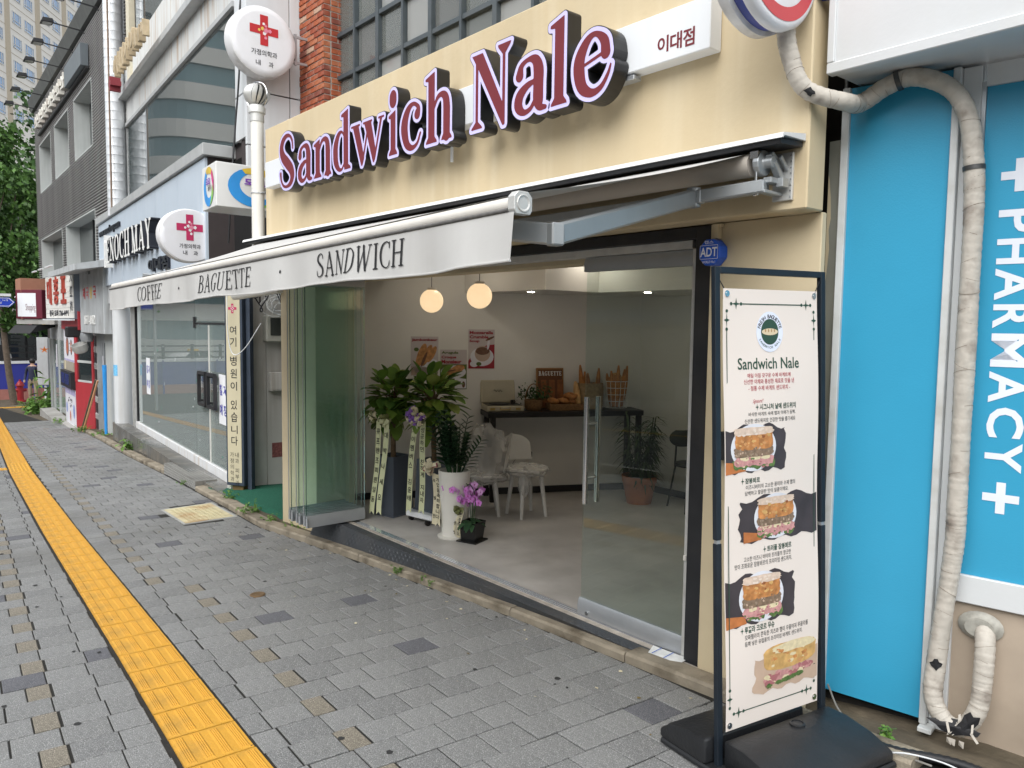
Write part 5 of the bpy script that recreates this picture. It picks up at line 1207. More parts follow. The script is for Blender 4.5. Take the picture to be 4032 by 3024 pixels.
m_box = mat('box_sign_white', (0.76, 0.76, 0.75), 0.35, var=0.04, scale=3, dirt=(0.55, 0.54, 0.5), dirt_amt=0.25)
FE = frame(-10.1, 3.62, -4.5)
bsn = thing('box_sign', 'white box sign with blue swirl logo projecting between clinic signs', 'sign', (-8.4, 3.2, 2.9))
cz0, cz1 = 2.905, 3.36
B0 = FE @ Vector((1.50, -0.6, 0)); B1 = FE @ Vector((2.04, -0.6, 0)); bd = (B1 - B0).normalized(); bnn = Vector((0, 1, 0))
g = MB(); q = [(B0.x, B0.y), (B1.x, B1.y), (B1.x + .0, B1.y + .75), (B0.x, B0.y + .75)]; g.prism(q, cz0, cz1, 'z'); g.build('case', [m_box], bsn, bev=0.006)
m_sw = [mat('swirl_blue', (0.04, 0.30, 0.72), 0.4, var=0.15, scale=4), mat('swirl_yellow', (0.72, 0.50, 0.06), 0.4, var=0.2), mat('swirl_green', (0.25, 0.52, 0.10), 0.4, var=0.2), mat('swirl_pink', (0.66, 0.05, 0.25), 0.4)]
def swirl(O, U, V, ru, rv):
    Nn = Vector(U).cross(Vector(V)); P = lambda a, r_, o: Vector(O) + Vector(U) * (ru * r_ * math.cos(a)) + Vector(V) * (rv * r_ * math.sin(a)) + Nn * o
    g = MB()
    for mi, a0, a1, w0, w1, o in ((0, 60, 330, .12, .46, .003), (1, 20, 120, .10, .34, .005), (3, -20, 50, .05, .30, .007), (2, -75, 10, .06, .34, .006), (0, -150, -60, .44, .10, .0045)):
        g.mi = mi; n = 20; vs = []
        for k in range(n + 1):
            t = k / n; a = rad(a0 + (a1 - a0) * t); w_ = w0 + (w1 - w0) * math.sin(math.pi * min(1, t * 1.0) * .8)
            vs += [P(a, 1.0, o), P(a, 1.0 - w_, o)]
        g.add(vs, [(2 * k, 2 * k + 2, 2 * k + 3, 2 * k + 1) for k in range(n)])
    g.build('swirl_print', m_sw, bsn)
    g = MB(); T(g, '모', (-.42 * ru, .12 * rv, -.06 * ru, .42 * rv), O, U, V, .009, bold=.05); T(g, '모', (-.02 * ru, .12 * rv, .34 * ru, .42 * rv), O, U, V, .009, bold=.05); g.build('lettering', [mat('ink_violet', (0.22, 0.07, 0.45), 0.5)], bsn, kind='stuff')
    g = MB(); T(g, '플레이', (-.10 * ru, -.22 * rv, .56 * ru, .06 * rv), O, U, V, .009, bold=.02); g.build('lettering', [m_txt], bsn, kind='stuff')
swirl((B1.x, B1.y + .42, (cz0 + cz1) / 2), (0, 1, 0), (0, 0, 1), 0.30, 0.205)
Um = bd; mid = (B0 + B1) / 2
swirl((mid.x, mid.y, (cz0 + cz1) / 2), tuple(Um), (0, 0, 1), 0.20, 0.205)

# ------------------------------------------------------------------ pale panel building (angled 4.5 degrees)
m_pan = mat('panel_pale', (0.62, 0.64, 0.655), 0.45, var=0.05, scale=2, streak=0.45, dirt=(0.42, 0.40, 0.36), bump=0.05, bscale=40)
m_panr = mat('panel_rust', (0.62, 0.63, 0.62), 0.5, var=0.06, scale=3, streak=1.0, dirt=(0.36, 0.20, 0.07))
m_fas = mat('fascia_blue_grey', (0.50, 0.57, 0.65), 0.4, var=0.04, scale=2, streak=0.5, dirt=(0.60, 0.65, 0.70))
m_cop = mat('coping_grey', (0.44, 0.45, 0.45), 0.5, 0.2, var=0.1, scale=5)
m_dseal = mat('dark_seal', (0.05, 0.04, 0.04), 0.8)
m_egl = glass('shop_glass', (0.84, 0.90, 0.88), 1.75, 0.0, milky=0.26, milk_col=(0.50, 0.58, 0.56))  # milky diffuse share paints in pale reflections of pavement and sky
m_egl2 = glass('upper_glass', (0.62, 0.72, 0.74), 2.7, 0.01, milky=0.09, milk_col=(0.40, 0.49, 0.50))
eb = thing('panel_building', 'pale metal panel building with empty glass shopfront and blue grey fascia', 'building', (-13.5, 3.9, gz(-13.5)))
def EB(name, m, u0, u1, y0, y1, z0, z1, parent=None, **k): return MB(FE).box(u0, u1, y0, y1, z0, z1).build(name, [m] if not isinstance(m, list) else m, parent or eb, **k)
EB('upper_core', m_dseal, -7.0, 1.16, 0.05, 0.6, 3.7, 9.5)
# fascia panels with seams, coping
for i in range(6):
    u0 = -8.2 + i * 1.44; EB('fascia_panel', m_fas, u0 + .003, min(u0 + 1.434, 0.45), -.30, -.27, 2.42, 3.70)
EB('fascia_core', m_dseal, -8.19, 0.44, -.268, .04, 2.425, 3.715)
EB('soffit', m_pan, -8.1, 0.44, -.262, 0.06, 2.06, 2.42)
EB('coping', m_cop, -8.24, 0.52, -.345, 0.05, 3.716, 3.86, bev=0.006)
# upper wall panels and big window
for z0, z1 in ((3.86, 4.36), (4.375, 5.0), (5.015, 5.7), (5.715, 6.3), (6.315, 7.2), (7.215, 8.2), (8.215, 9.4)):
    EB('wall_panel', m_pan, -7.05, -6.45, -.02, .045, z0, z1, bev=0.003); EB('wall_panel', m_pan, 0.76, 1.208, -.02, .045, z0, z1, bev=0.003)
    xs_ = 1.21
c0 = FE @ Vector((1.212, 0, 0))
for z0, z1 in ((3.40, 3.75), (3.765, 4.37), (4.385, 5.6), (5.615, 7.0), (7.015, 9.4)):
    for y0, y1 in ((3.50, 4.02), (4.03, 4.9)): MB().box(c0.x - .05, c0.x, y0, y1, z0, z1).build('wall_panel', [m_pan], eb, bev=0.003)
MB().box(c0.x - .3, c0.x - .052, 3.55, 5.0, 3.4, 9.4).build('side_core', [m_dseal], eb)
for i in range(9):
    u0 = -6.44 + i * 0.8; EB('wall_panel', m_panr, u0 + .004, u0 + .796, -.015, .045, 5.50, 5.93, bev=0.003)
EB('window_head', m_cop, -6.42, 0.755, -.045, .02, 5.44, 5.50)
EB('ledge', m_cop, -7.05, 1.25, -.16, .04, 5.93, 6.04, bev=0.005)
w_ = EB('upper_window', m_egl2, -6.36, 0.755, 0.0, 0.012, 3.86, 5.438)
EB('window_frame', m_cop, -6.44, -6.365, -.02, .04, 3.86, 5.438, w_)
EB('window_frame', m_alu, -4.6, -4.57, -.004, .03, 3.86, 5.438, w_)
EB('blind', mat('blind_grey', (0.045, 0.055, 0.06), 0.9, var=0.5, stretch=(12, 12, .4), scale=1), -6.3, 0.75, 0.10, 0.12, 3.8, 5.5)
w_ = EB('upper_window', m_egl2, -5.3, 0.755, 0.0, 0.012, 6.75, 9.4)
EB('blind', mat('blind_grey', (0.2, 0.23, 0.24)), -5.3, 0.75, 0.10, 0.12, 6.75, 9.4)
EB('pilaster', mat('pilaster_cream', (0.60, 0.55, 0.42), 0.5), -5.9, -5.6, -.06, .04, 6.05, 9.4)
for i in range(9): EB('wall_panel', m_panr, -6.44 + i * .8 + .004, -6.44 + i * .8 + .796, -.015, .045, 6.05, 6.74, bev=0.003)
# raised beige letters standing on the ledge (weathered, seen edge-on)
m_bei = mat('letter_beige', (0.50, 0.40, 0.26), 0.6, var=0.2, scale=12, dirt=(0.22, 0.16, 0.09), dirt_amt=0.5)
ls = thing('ledge_letters', 'row of weathered beige raised letters on the ledge above the big window', 'sign', tuple(FE @ Vector((-4, -.2, 5.95))))
lr = random.Random(12)
for k in range(10):
    u = -5.25 + k * 0.275; hgt = 0.36 if k < 7 else 0.24
    gl_ = Glyph(h=4, pad=6); x_ = 0
    for q in range(3): gl_.ln((lr.uniform(0, 60), lr.uniform(0, 100), 15), (lr.uniform(0, 60), lr.uniform(0, 100), 15))
    gl_.ln((55, 0, 16), (55, 100, 16)); gl_.st((10, 60, 15), (25, 85, 15), (40, 60, 15), (25, 35, 15), (10, 60, 15))
    W_, F_ = gl_.fill(0, 1.0); g = MB(); O = FE @ Vector((u, -.30, 0)); U = FE.to_3x3() @ Vector((1, 0, 0))
    put2d(g, W_, F_, (0, 6.0 - .01, .20, 6.0 + hgt), tuple(O), tuple(U), (0, 0, 1), 0, 0.10); g.build('letter', [m_bei], ls)
O = FE @ Vector((-5.62, -.30, 0)); g = MB(); P_ = [(-.1, 5.86), (.02, 5.86), (.02, 5.98), (.12, 5.98), (.12, 6.1), (.02, 6.1), (.02, 6.22), (-.1, 6.22), (-.1, 6.1), (-.2, 6.1), (-.2, 5.98), (-.1, 5.98)]
g.T = Matrix.Translation(O) @ Matrix.Rotation(rad(-4.5), 4, 'Z'); g.prism([(a_ * .7, 6.02 + (b_ - 6.04) * .7) for a_, b_ in P_], -.1, .08, 'y'); g.build('cross', [mat('cross_old', (0.22, 0.03, 0.04), 0.6)], ls)
# fascia lettering
EO = tuple(FE @ Vector((0, -.30, 0))); EU = tuple(FE.to_3x3() @ Vector((1, 0, 0)))
es = thing('fascia_letters', 'raised white and dark shop name letters on the blue grey fascia', 'sign', tuple(FE @ Vector((-4.5, -.3, 2.9))))
m_lw = mat('letter_white', (0.82, 0.82, 0.80), 0.4); m_ln = mat('letter_navy', (0.012, 0.014, 0.022), 0.4)
g = MB(); T(g, 'www.enochmay.com', (-7.95, 3.40, -5.5, 3.58), EO, EU, (0, 0, 1), 0.001, ext=0.03, bold=.02, shear=0.1); g.build('web_lettering', [m_ln], es, kind='stuff')
u = -6.32
for w_, du in (('E', .42), ('N', .52), ('O', .52), ('C', .48), ('H', .56), (' ', .12), ('M', .6), ('A', .52), ('Y', .5)):
    if w_ != ' ':
        W_, F_ = serif(w_, 19, 8); box = (u, 2.80, u + du - .05, 3.27)
        g = MB(); put2d(g, W_, F_, box, EO, EU, (0, 0, 1), 0, 0.13); lo_ = g.build('letter', [m_ln], es)
        g = MB(); put2d(g, W_, F_, box, EO, EU, (0, 0, 1), 0.132); g.build('letter_face', [m_lw], lo_)
    u += du
g = MB(FE); g.prism([(-6.62, 2.74), (-6.48, 2.74), (-6.48, 3.22), (-6.52, 3.26), (-6.52, 3.36), (-6.58, 3.36), (-6.58, 3.26), (-6.62, 3.22)], -.43, -.30, 'y'); g.build('bottle_emblem', [m_lw], es)
g = MB(); T(g, '이대점', (-2.9, 2.47, -1.5, 2.67), EO, EU, (0, 0, 1), 0.001, ext=0.04, bold=.03); g.build('branch_lettering', [m_ln], es, kind='stuff')
# shopfront
EB('sill_board', mat('sill_white', (0.70, 0.71, 0.72), 0.45, var=0.05, streak=0.6, dirt=(0.42, 0.30, 0.16)), -6.03, 0.55, -.035, .05, -.37, -.243, bev=0.004)
p1 = EB('glass_pane', m_egl, -5.83, -1.452, 0, .012, -.242, 2.05)
d1 = EB('glass_door', m_egl, -1.440, -0.680, 0.0, .012, -.236, 1.67); d2 = EB('glass_door', m_egl, -0.660, 0.30, 0.0, .012, -.236, 1.67)
EB('transom_pane', m_egl, -1.44, 0.3, 0, .012, 1.70, 2.05)
EB('door_bar', m_black, -1.46, 0.3, -.006, .02, 1.675, 1.695); EB('door_edge', m_pvc, -0.70, -0.665, -.008, .02, -.24, 1.67)
EB('clamp', m_black, -1.48, -1.40, -.02, .03, 1.62, 1.78)
for u0, par in ((-1.03, d1), (-0.55, d2)):
    g = MB(FE); ub = u0 + .36
    for a, b in (((u0, .56), (u0, 1.0)), ((ub, .56), (ub, 1.0)), ((u0, .56), (ub, .56)), ((u0, 1.0), (ub, 1.0))): g.bar((a[0], -.06, a[1]), (b[0], -.06, b[1]), .045, .045)
    for zz_ in (.6, .96): g.bar((u0, -.06, zz_), (u0, .0, zz_), .03)
    g.build('handle', [m_black], par)
# notices on the glass
for u0, u1, z0, z1 in ((-5.05, -4.72, 0.38, 1.04), (-0.22, 0.16, 0.36, 1.02)):
    n_ = EB('notice', mat('notice_paper', (0.78, 0.79, 0.82), 0.7), u0, u1, -.004, -.001, z0, z1)
    Of = tuple(FE @ Vector((0, -.004, 0)))
    g = MB()
    w4 = (u1 - u0)
    for ch, cx, cz in (('철', .27, .68), ('거', .75, .68), ('예', .27, .28), ('정', .75, .28)):
        T(g, ch, (u0 + w4 * (cx - .17), z0 + (z1 - z0) * (cz - .10), u0 + w4 * (cx + .17), z0 + (z1 - z0) * (cz + .12)), Of, EU, (0, 0, 1), .001, bold=.03)
    g.build('lettering', [mat('ink_blue', (0.05, 0.05, 0.35), 0.6)], n_, kind='stuff')
g = MB(FE); er = random.Random(2)
for k in range(26):
    u, z = er.uniform(-5.6, 0.1), er.uniform(-.1, 1.3); a = er.uniform(0, 3.1); l = er.uniform(.02, .07)
    g.mi = er.choice([0, 0, 1]); g.quad((u, -.002, z), (u + l * math.cos(a), -.002, z + l * math.sin(a)), (u + l * math.cos(a) - .012, -.002, z + l * math.sin(a) + .014), (u - .012, -.002, z + .014))
g.build('tape_scraps', [m_sgw, mat('tape_green', (0.02, 0.3, 0.18), 0.6)], p1, kind='stuff')
g = MB(); Of = tuple(FE @ Vector((0, -.002, 0))); serif_text(g, 'ENOCH MAY', (-1.30, .78, -.92, .86), Of, EU, (0, 0, 1), 16, 8, .001); serif_text(g, 'ENOCH MAY', (-0.63, .78, -.25, .86), Of, EU, (0, 0, 1), 16, 8, .001); g.build('door_lettering', [m_lw], d1, kind='stuff')
# empty room behind
m_room = mat('empty_room', (0.62, 0.66, 0.65), 0.8, var=0.08, scale=2)
EB('room_floor', m_conc, -6.0, 0.5, 0.05, 3.0, -.5, -.25); EB('room_wall', m_room, -6.1, 0.5, 2.6, 2.7, -.3, 2.4); EB('room_wall', m_room, -6.15, -6.05, 0.06, 2.7, -.3, 2.4); EB('room_wall', m_room, 0.5, 0.6, 0.06, 2.7, -.3, 2.4)
EB('room_ceiling', m_room, -6.1, 0.6, 0.07, 2.7, 2.3, 2.42)
g = MB(FE)
for u0 in (-4.2, -3.5): g.prism([(u0, -.25), (u0 + .32, -.25), (u0 + 1.55, 2.2), (u0 + 1.25, 2.2)], 1.5, 1.53, 'y')
g.build('leaning_board', [mat('board_dark', (0.12, 0.13, 0.13), 0.8)], eb)
# pillar left of the glass
EB('dark_jamb', m_black, -6.50, -6.04, .0, .06, -.6, 2.06); 
g = MB(FE)
for u0 in (-6.42, -6.28, -6.14): g.box(u0, u0 + .04, -.02, .0, -.6, 2.06)
g.build('jamb_strip', [m_alu_l], eb)
g = MB(FE); g.lathe([(0.18, -.90), (0.18, 2.06)], (-6.98, -.08, 0), 24); pil = g.build('pillar', [m_pan], eb, smooth=50)
g = MB(FE); g.grid(lambda u, v: (-6.98 + .183 * math.cos(rad(-130 + 85 * u)), -.08 + .183 * math.sin(rad(-130 + 85 * u)), .60 + .22 * v), 8, 1); g.build('sticker', [mat('sticker_blue', (0.18, 0.50, 0.80), 0.4, var=0.3, scale=30)], pil, smooth=50)
EB('flat_post', m_pan, -7.75, -7.22, -.10, .15, -1.0, 2.06, bev=0.004)
EB('house_number', m_sblue, -7.65, -7.50, -.106, -.101, 1.10, 1.42)
g = MB(FE); g.box(-7.2, 0.92, -.27, -.036, -1.0, -.368); g.box(-7.2, 0.92, -.04, 3, -1.0, -.52); g.build('step', [mat('step_dark', (0.12, 0.118, 0.11), 0.35, var=0.3, scale=5, rvar=0.25, dirt=(0.25, 0.2, 0.13), dirt_amt=0.3)], eb)
EB('lower_wall', m_dseal, 0.56, 0.62, 0.0, 0.3, -.6, 2.4)
# tread plate box at the kerb
tp = MB(); za = -.365
tp.add([(-11.91, 3.373, gz(-11.91)), (-10.14, 3.25, gz(-10.14)), (-10.12, 3.55, -.5), (-11.89, 3.68, -.5), (-11.91, 3.373, za - .02), (-10.14, 3.25, za + .01), (-10.12, 3.52, za + .01), (-11.89, 3.65, za - .02)], [(4, 5, 6, 7), (0, 1, 5, 4), (1, 2, 6, 5), (3, 0, 4, 7)])
m_chk = mat('chequer_plate', (0.27, 0.26, 0.24), 0.5, 0.4, var=0.15, scale=6, dirt=(0.12, 0.11, 0.1), dirt_amt=0.5)
kp = solo(tp, 'access_ramp', 'grey chequer plate step box set on the kerb before the glass doors', 'step', [m_chk], (-11, 3.4, gz(-11)))
g = MB()
for i in range(44):
    for j in range(4):
        t = (i + .5) / 44; x = -11.91 + 1.77 * t; y = 3.373 - .123 * t; zlo = gz(x); zhi = za - .02 + .03 * t; z = zlo + (zhi - zlo) * (j + .5 + .0 * (i % 2)) / 4; s_ = 1 if (i + j) % 2 else -1
        g.quad((x - .012, y - .003, z - .010 * s_), (x + .012, y - .003, z + .010 * s_), (x + .010, y - .005, z + .018 * s_), (x - .014, y - .005, z - .002 * s_))
    for j in range(6):
        x = -11.91 + 1.77 * (i + .5) / 44; y = 3.375 - .123 * (i + .5) / 44 + .04 + j * .042; z = za - .02 + .03 * (i + .5) / 44 + .004
        g.quad((x - .014, y - .008, z), (x + .010, y + .010, z), (x + .014, y + .006, z), (x - .010, y - .012, z))
g.build('tread_studs', [m_alu_l], kp, kind='stuff')

# ------------------------------------------------------------------ ventilation duct in spiral sheet
m_galv = mat('galvanised', (0.66, 0.68, 0.70), 0.5, 0.55, var=0.12, scale=8, rvar=0.12)
dc = Vector((-16.55, 3.93, 0)); g = MB(); pts, rr = [], []
z = 3.72
while z < 12: 
    for dz, r_ in ((0, .168), (.012, .172), (.024, .168), (.16, .168)): pts.append((dc.x, dc.y, z + dz)); rr.append(r_)
    z += .165
g.tube(pts, rr, 22)
du = solo(g, 'ventilation_duct', 'tall shiny spiral metal duct climbing between panel and slatted buildings', 'duct', [m_galv], (dc.x, dc.y, 3.72), smooth=35)
g = MB(); g.tube([(-16.33, 3.78, 3.8), (-16.31, 3.80, 12)], .018, 8); solo(g, 'rusty_downpipe', 'thin rust-brown downpipe running up beside the spiral metal duct', 'pipe', [mat('rust_pipe', (0.22, 0.16, 0.12), 0.7, var=0.3)], (-16.33, 3.78, 3.8), smooth=50)
g = MB(); g.tube(_cr([(-8.98, 3.30, 2.62), (-9.0, 3.36, 3.4), (-9.03, 3.42, 4.0), (-9.0, 3.46, 4.6), (-9.08, 3.5, 5.2), (-9.06, 3.55, 6.2), (-9.1, 3.56, 9)], 8), .011, 8)
solo(g, 'hanging_cable', 'black cable hanging down the pale panels beside the upper clinic sign', 'cable', [cm], (-9.0, 3.4, 4), smooth=60)

# ------------------------------------------------------------------ clinic post sign and alley
VM = Matrix.Translation((-9.40, 3.40, gz(-9.4))) @ Matrix.Rotation(rad(34), 4, 'Z')
vs_ = thing('post_sign', 'tall narrow cream clinic sign in dark blue frame with vertical black letters', 'sign', M=VM)
m_navyf = mat('frame_navy', (0.045, 0.06, 0.085), 0.45, var=0.15, scale=6); m_vface = mat('sign_cream', (0.56, 0.51, 0.36), 0.5, var=0.06, scale=3, dirt=(0.42, 0.38, 0.27), dirt_amt=0.4)
v0 = gz(-9.4); vz_ = lambda z: z - v0
MB().box(-.012, .235, 0, .10, vz_(-.295), vz_(2.30)).build('frame', [m_navyf], vs_, local=True, bev=0.004)
MB().box(.012, .205, -.004, .0, vz_(-.255), vz_(2.25)).build('face', [m_vface], vs_, local=True)
MB().box(.05, .20, .03, .14, 0, vz_(-.296)).build('base_box', [mat('base_ochre', (0.16, 0.11, 0.045), 0.8, var=0.3)], vs_, local=True)
MB().box(.245, .30, .06, .13, 0, vz_(2.3)).build('post', [m_navyf], vs_, local=True)
Ov, Uv = (0, -.004, 0), (1, 0, 0)
cross_print_M = None
g = MB(); c_, s_ = (.105, vz_(1.875)), .058; w = .28 * s_
g.poly([(c_[0] + a, -.0055, c_[1] + b) for a, b in ((-w, -s_), (w, -s_), (w, -w), (s_, -w), (s_, w), (w, w), (w, s_), (-w, s_), (-w, w), (-s_, w), (-s_, -w), (-w, -w))]); g.build('cross', [m_cross], vs_, local=True)
g = MB()
for a, b, r_ in ((0, .5, .13), (.1, .2, .12), (-.25, .05, .14), (.35, 0, .12), (0, -.25, .14), (.08, -.6, .12)): flower(g, (c_[0], -.004, c_[1]), (1, 0, 0), (0, 0, 1), a * s_, b * s_, r_ * s_, .003)
g.build('flower_print', [m_flw], vs_, local=True, kind='stuff')
def px_z(y): return 1.709 - (y - 1253) / 317.0
for ch, ya, yb_ in (('여', 1267, 1300), ('기', 1311, 1347), ('병', 1383, 1420), ('원', 1432, 1468), ('이', 1482, 1516), ('있', 1553, 1590), ('습', 1600, 1638), ('니', 1652, 1684), ('다', 1694, 1730)):
    g = MB(); T(g, ch, (.065, vz_(px_z(yb_)), .155, vz_(px_z(ya))), Ov, Uv, (0, 0, 1), .0015, bold=.008); g.build('letter', [m_txt], vs_, local=True)
for col, x0 in (('가정의학과', .045), ('내과 피부과', .115)):
    y = 1757
    for ch in col:
        if ch == ' ': y += 14; continue
        g = MB(); T(g, ch, (x0, vz_(px_z(y + 19)), x0 + .052, vz_(px_z(y))), Ov, Uv, (0, 0, 1), .0015, bold=.0); g.build('small_letter', [m_txt], vs_, local=True); y += 24 if ch != '학' else 24
# alley: side wall with meter boxes, floor with green mat
m_awall = mat('alley_metal', (0.50, 0.49, 0.46), 0.6, var=0.1, scale=3, streak=0.9, dirt=(0.20, 0.15, 0.10), dirt_amt=0.0)
AT = Matrix.Translation((.47, -.2, 0))
aw = thing('alley_wall', 'stained grey metal side wall at the back of the narrow alley', 'wall', (-9.95, 4.3, gz(-9.9)))
MB(AT).box(-10.05, -9.93, 3.66, 6.0, -.45, 2.15).build('backing', [m_awall], aw)
for y0, y1 in ((3.7, 4.12), (4.13, 4.55), (4.56, 5.2)): MB(AT).box(-9.93, -9.915, y0, y1, -.40, 1.95).build('sheet', [m_awall], aw, bev=0.002)
MB(AT).box(-9.92, -9.90, 3.7, 5.2, -.46, -.40).build('skirt', [mat('rust_skirt', (0.14, 0.09, 0.05), 0.8, var=0.3)], aw)
g = MB(AT); g.quad((-9.913, 4.19, -.02), (-9.913, 4.36, -.02), (-9.913, 4.36, .17), (-9.913, 4.19, .17)); g.build('torn_poster', [mat('torn_red', (0.22, 0.08, 0.075), 0.8, var=0.5, scale=40)], aw)
me_ = thing('meter_box', 'grey electric meter cabinet with dark window under coiled wires', 'meter', (-9.9, 4.2, 1.62))
MB(AT).box(-9.914, -9.78, 4.08, 4.33, 1.47, 1.80).build('case', [mat('meter_grey', (0.42, 0.42, 0.37), 0.5, var=0.1)], me_, bev=0.012)
MB(AT).box(-9.779, -9.772, 4.13, 4.30, 1.55, 1.77).build('window', [mat('meter_dark', (0.04, 0.045, 0.04), 0.15)], me_)
me2 = thing('junction_box', 'small dented grey junction box on the alley wall below the meter', 'junction box', (-9.9, 4.25, 0.95))
MB(AT).box(-9.914, -9.83, 4.15, 4.33, 0.84, 1.08).build('case', [m_awall], me2, bev=0.006)
MB(AT).box(-9.829, -9.822, 4.17, 4.31, 0.86, 1.06).build('lid', [m_awall], me2, bev=0.002)
g = MB(AT); wr = random.Random(14)
for k in range(9):
    c = Vector((-9.70 + wr.uniform(-.05, .05), 4.18 + wr.uniform(-.05, .08), 1.92 + wr.uniform(-.04, .05))); r_ = wr.uniform(.08, .16); t0 = wr.uniform(-.5, .5)
    g.tube([c + Vector((.03 * math.sin(a * 2 + k), r_ * math.cos(a), r_ * .75 * math.sin(a + t0))) for a in [i * 2 * math.pi / 18 for i in range(18)]], .0045, 5, closed=True)
solo(g, 'coiled_wires', 'tangle of coiled pale wires hanging above the alley meter cabinet', 'wires', [m_pwd], (-9.7, 4.18, 1.9), smooth=60)
g = MB()
for k in range(8):
    x0, y0 = -9.3 + wr.uniform(-.4, .8), 3.7 + wr.uniform(-.3, .5)
    g.tube(_cr([(x0, y0, 2.5), (x0 + wr.uniform(-.1, .1), y0, 2.2 + wr.uniform(-.2, .1)), (x0 + wr.uniform(-.2, .3), y0 + .1, 1.95 + wr.uniform(-.1, .2)), (x0 + wr.uniform(-.3, .3), y0, 2.3)], 6), .007, 5)
g.tube([Vector((-9.15, 3.75, 1.98)) + Vector((.14 * math.cos(a), .05 * math.sin(a * 2), .14 * math.sin(a))) for a in [i * 2 * math.pi / 20 for i in range(20)]], .009, 6, closed=True)
solo(g, 'loose_cables', 'loose black cables looping in the dark alley head behind the awning', 'cables', [cm], (-9.2, 3.7, 2.2), smooth=60)
g = MB(); g.tube(_cr([(-9.28, 3.38, 2.05), (-9.27, 3.38, 1.6), (-9.22, 3.42, 1.33), (-9.05, 3.50, 1.40), (-8.8, 3.6, 1.7)], 8), .006, 6)
solo(g, 'drooping_wire', 'white wire drooping across the right edge of the tall clinic sign', 'wire', [m_sgw], (-9.2, 3.4, 1.4), smooth=60)
al = MB(); al.box(-9.45, -7.5, 4.75, 4.9, -.5, 3.0); al.box(-9.4, -7.4, 4.0, 4.74, 2.32, 3.02)
solo(al, 'alley_back', 'dark boarded panels closing the upper part of the alley', 'wall', [mat('board_dark2', (0.045, 0.045, 0.045), 0.8, var=0.3, scale=5)], (-8.7, 4.6, gz(-8.7)))
m_turf = mat('green_mat', (0.015, 0.115, 0.070), 0.95, var=0.35, scale=60, bump=1.0, bscale=220)
g = MB()
def mt(u, v): x = -7.46 - 2.4 * u; y = 3.24 + 1.4 * v; return (x, y, gz(x) + .055 + .02 * math.sin(v * 5) + (-.03 if v < .02 else 0))
g.grid(mt, 16, 14); solo(g, 'green_mat', 'green artificial turf mat on the alley floor beside the shop', 'mat', [m_turf], (-8.4, 3.7, gz(-8.4)))
# ------------------------------------------------------------------ dark slatted building (angled 2.3 degrees)
FL = frame(-20.7, 4.33, -2.3)
m_slat = mat('slat_dark', (0.27, 0.26, 0.255), 0.45, 0.2, var=0.12, scale=2, dirt=(0.25, 0.24, 0.23), dirt_amt=0.45, dirt_scale=1.2, rvar=0.15)
m_sback = mat('slat_backing', (0.018, 0.017, 0.017), 0.9)
m_rev = mat('reveal_grey', (0.46, 0.48, 0.47), 0.7, var=0.06, scale=2, streak=0.3)
lb = thing('slatted_building', 'dark horizontal slat clad building with deep window recesses and roof lamps', 'building', tuple(FL @ Vector((-3.5, 0.2, -1.0))))
def LB(name, m, u0, u1, y0, y1, z0, z1, parent=None, **k): return MB(FL).box(u0, u1, y0, y1, z0, z1).build(name, [m], parent or lb, **k)
UP = [(-8.2, -5.75), (-5.0, -2.57), (-1.70, 0.72)]; LO = [(-8.42, -4.12), (-3.45, 0.76)]
UZ, LZ = (5.72, 7.24), (3.06, 4.29)
TOP, BOT, U0, U1 = 8.46, 2.98, -9.2, 4.4
def solid(z0, z1, holes):
    e = [U0] + [v for h in holes for v in h] + [U1]
    return [(e[i], e[i + 1]) for i in range(0, len(e), 2)]
for z0, z1, holes in ((BOT, LZ[0], []), (LZ[0], LZ[1], LO), (LZ[1], UZ[0], []), (UZ[0], UZ[1], UP), (UZ[1], TOP, [])):
    for a, b in solid(z0, z1, holes): LB('backing', m_sback, a + .002, b - .002, 0.0, 0.34, z0, z1)
sl_cache = {}
z = BOT
PIT = 0.0668
while z < TOP - .02:
    zc = z + .033
    holes = UP if UZ[0] < zc < UZ[1] else (LO if LZ[0] < zc < LZ[1] else [])
    for a, b in solid(0, 0, holes):
        k = (round(a, 3), round(b, 3))
        if k not in sl_cache:
            s = MB(); s.prism([(0, 0), (-.040, .004), (-.040, .030), (0, .034)], 0, b - a, 'x'); sl_cache[k] = s.mesh('slat', [m_slat])
        o = bpy.data.objects.new('slat', sl_cache[k]); COL.objects.link(o); o.parent = lb
        o.matrix_local = WM[lb.name].inverted() @ FL @ Matrix.Translation((a, 0, z))
    z += PIT
MB(FL).box(U0, U0 + .05, 0.34, 9, BOT, TOP).build('end_wall', [m_sback], lb)
m_dglass = glass('dark_glass', (0.3, 0.34, 0.34), 1.9, 0.02, milky=0.1, milk_col=(0.2, 0.25, 0.25))
for holes, (z0, z1), d_ in ((UP, UZ, .37), (LO, LZ, .34)):
    for a, b in holes:
        g = MB(FL); g.box(a, a + .03, -.04, d_, z0, z1); g.box(b - .03, b, -.04, d_, z0, z1); g.box(a + .03, b - .03, -.04, d_, z1 - .03, z1); g.box(a + .03, b - .03, -.04, d_, z0, z0 + .03); fr_ = g.build('window', [m_rev], lb)
        MB(FL).box(a + .03, b - .03, d_ - .05, d_ - .04, z0 + .03, z1 - .03).build('pane', [m_dglass], fr_)
        MB(FL).box(a + .03, b - .03, d_ + .3, d_ + .32, z0, z1).build('interior', [m_room], fr_)
        MB(FL).box((a + b) / 2 - .03, (a + b) / 2 + .03, d_ - .08, d_ - .03, z0 + .03, z1 - .03).build('mullion', [m_black], fr_)
m_par = mat('parapet_dark', (0.075, 0.078, 0.075), 0.55, var=0.2, scale=3, streak=0.6, dirt=(0.16, 0.16, 0.15))
